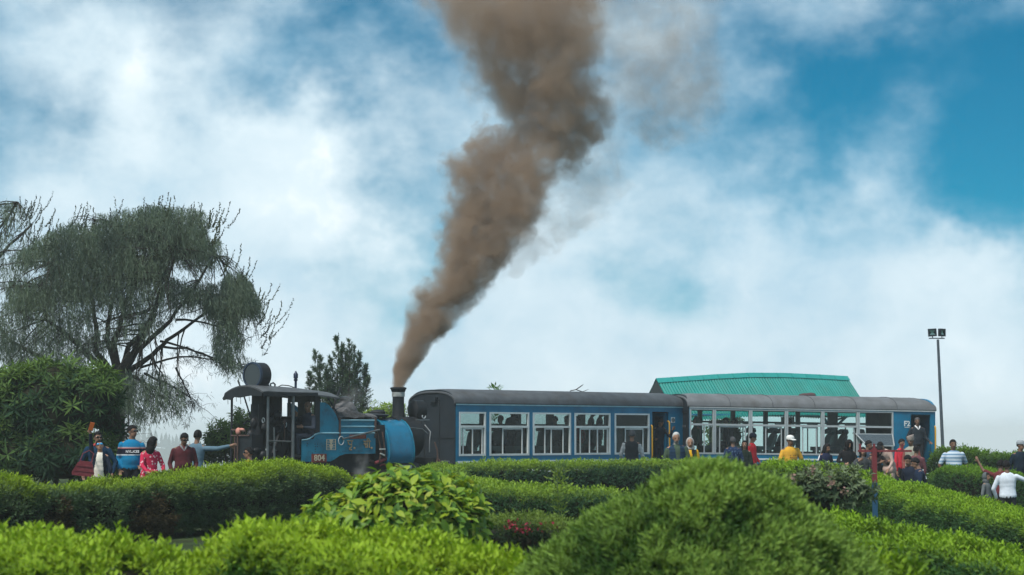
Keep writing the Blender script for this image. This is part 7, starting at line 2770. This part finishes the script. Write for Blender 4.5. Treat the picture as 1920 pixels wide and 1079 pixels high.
    for i in range(n - 1):
        for j in range(4):
            Fc.append((i * 4 + j, i * 4 + (j + 1) % 4, (i + 1) * 4 + (j + 1) % 4, (i + 1) * 4 + j))
    Fc += [(3, 2, 1, 0), tuple(range((n - 1) * 4, n * 4))]
    o = mb.add(V, Fc).build('smoke', m)
    tag(o, 'thick brown smoke rising from the locomotive chimney', 'smoke', kind='stuff')


smoke()


def steam(name, label, c, rad, dens):
    m = bpy.data.materials.new('steam')
    m.use_nodes = True
    N, L = m.node_tree.nodes, m.node_tree.links
    N.remove(N['Principled BSDF'])
    t = N.new('ShaderNodeTexCoord')
    nz = N.new('ShaderNodeTexNoise')
    nz.inputs['Scale'].default_value = 3.5
    nz.inputs['Detail'].default_value = 4
    L.new(t.outputs['Object'], nz.inputs['Vector'])
    ln = N.new('ShaderNodeVectorMath')
    ln.operation = 'LENGTH'
    dv = N.new('ShaderNodeVectorMath')
    dv.operation = 'DIVIDE'
    L.new(t.outputs['Object'], dv.inputs[0])
    dv.inputs[1].default_value = rad
    L.new(dv.outputs[0], ln.inputs[0])
    a = N.new('ShaderNodeMapRange')
    L.new(ln.outputs['Value'], a.inputs['Value'])
    a.inputs['From Min'].default_value = 0.1
    a.inputs['From Max'].default_value = 0.95
    a.inputs['To Min'].default_value = 1
    a.inputs['To Max'].default_value = 0
    b = N.new('ShaderNodeMapRange')
    L.new(nz.outputs[0], b.inputs['Value'])
    b.inputs['From Min'].default_value = 0.42
    b.inputs['From Max'].default_value = 0.7
    b.inputs['To Max'].default_value = dens
    mu = N.new('ShaderNodeMath')
    mu.operation = 'MULTIPLY'
    L.new(a.outputs[0], mu.inputs[0])
    L.new(b.outputs[0], mu.inputs[1])
    v = N.new('ShaderNodeVolumePrincipled')
    v.inputs['Color'].default_value = (0.97, 0.97, 0.97, 1)
    L.new(mu.outputs[0], v.inputs['Density'])
    L.new(v.outputs[0], N['Material Output'].inputs['Volume'])
    o = MB().ell((0, 0, 0), rad, 16, 10).build(name, m)
    o.location = c
    tag(o, label, 'steam', kind='stuff')


sp_ = at(678, 880, 44.9)
steam('steam', 'thin white steam drifting below the blue side of the locomotive', sp_, (0.28, 0.20, 0.62), 2.4)
sp_ = at(660, 742, 46.2)
steam('steam', 'faint steam over the dome of the locomotive', sp_, (0.40, 0.25, 0.32), 1.6)

# haze: the hill mist lying over the whole place
zb = float(ground_z(GX, GY).min()) - 2.0
hz = MB().box((-2580, -55, zb), (2580, 4250, 14.6)).build('haze', HAZE)
tag(hz, 'pale mist over the hilltop and the valley', 'haze', kind='stuff')
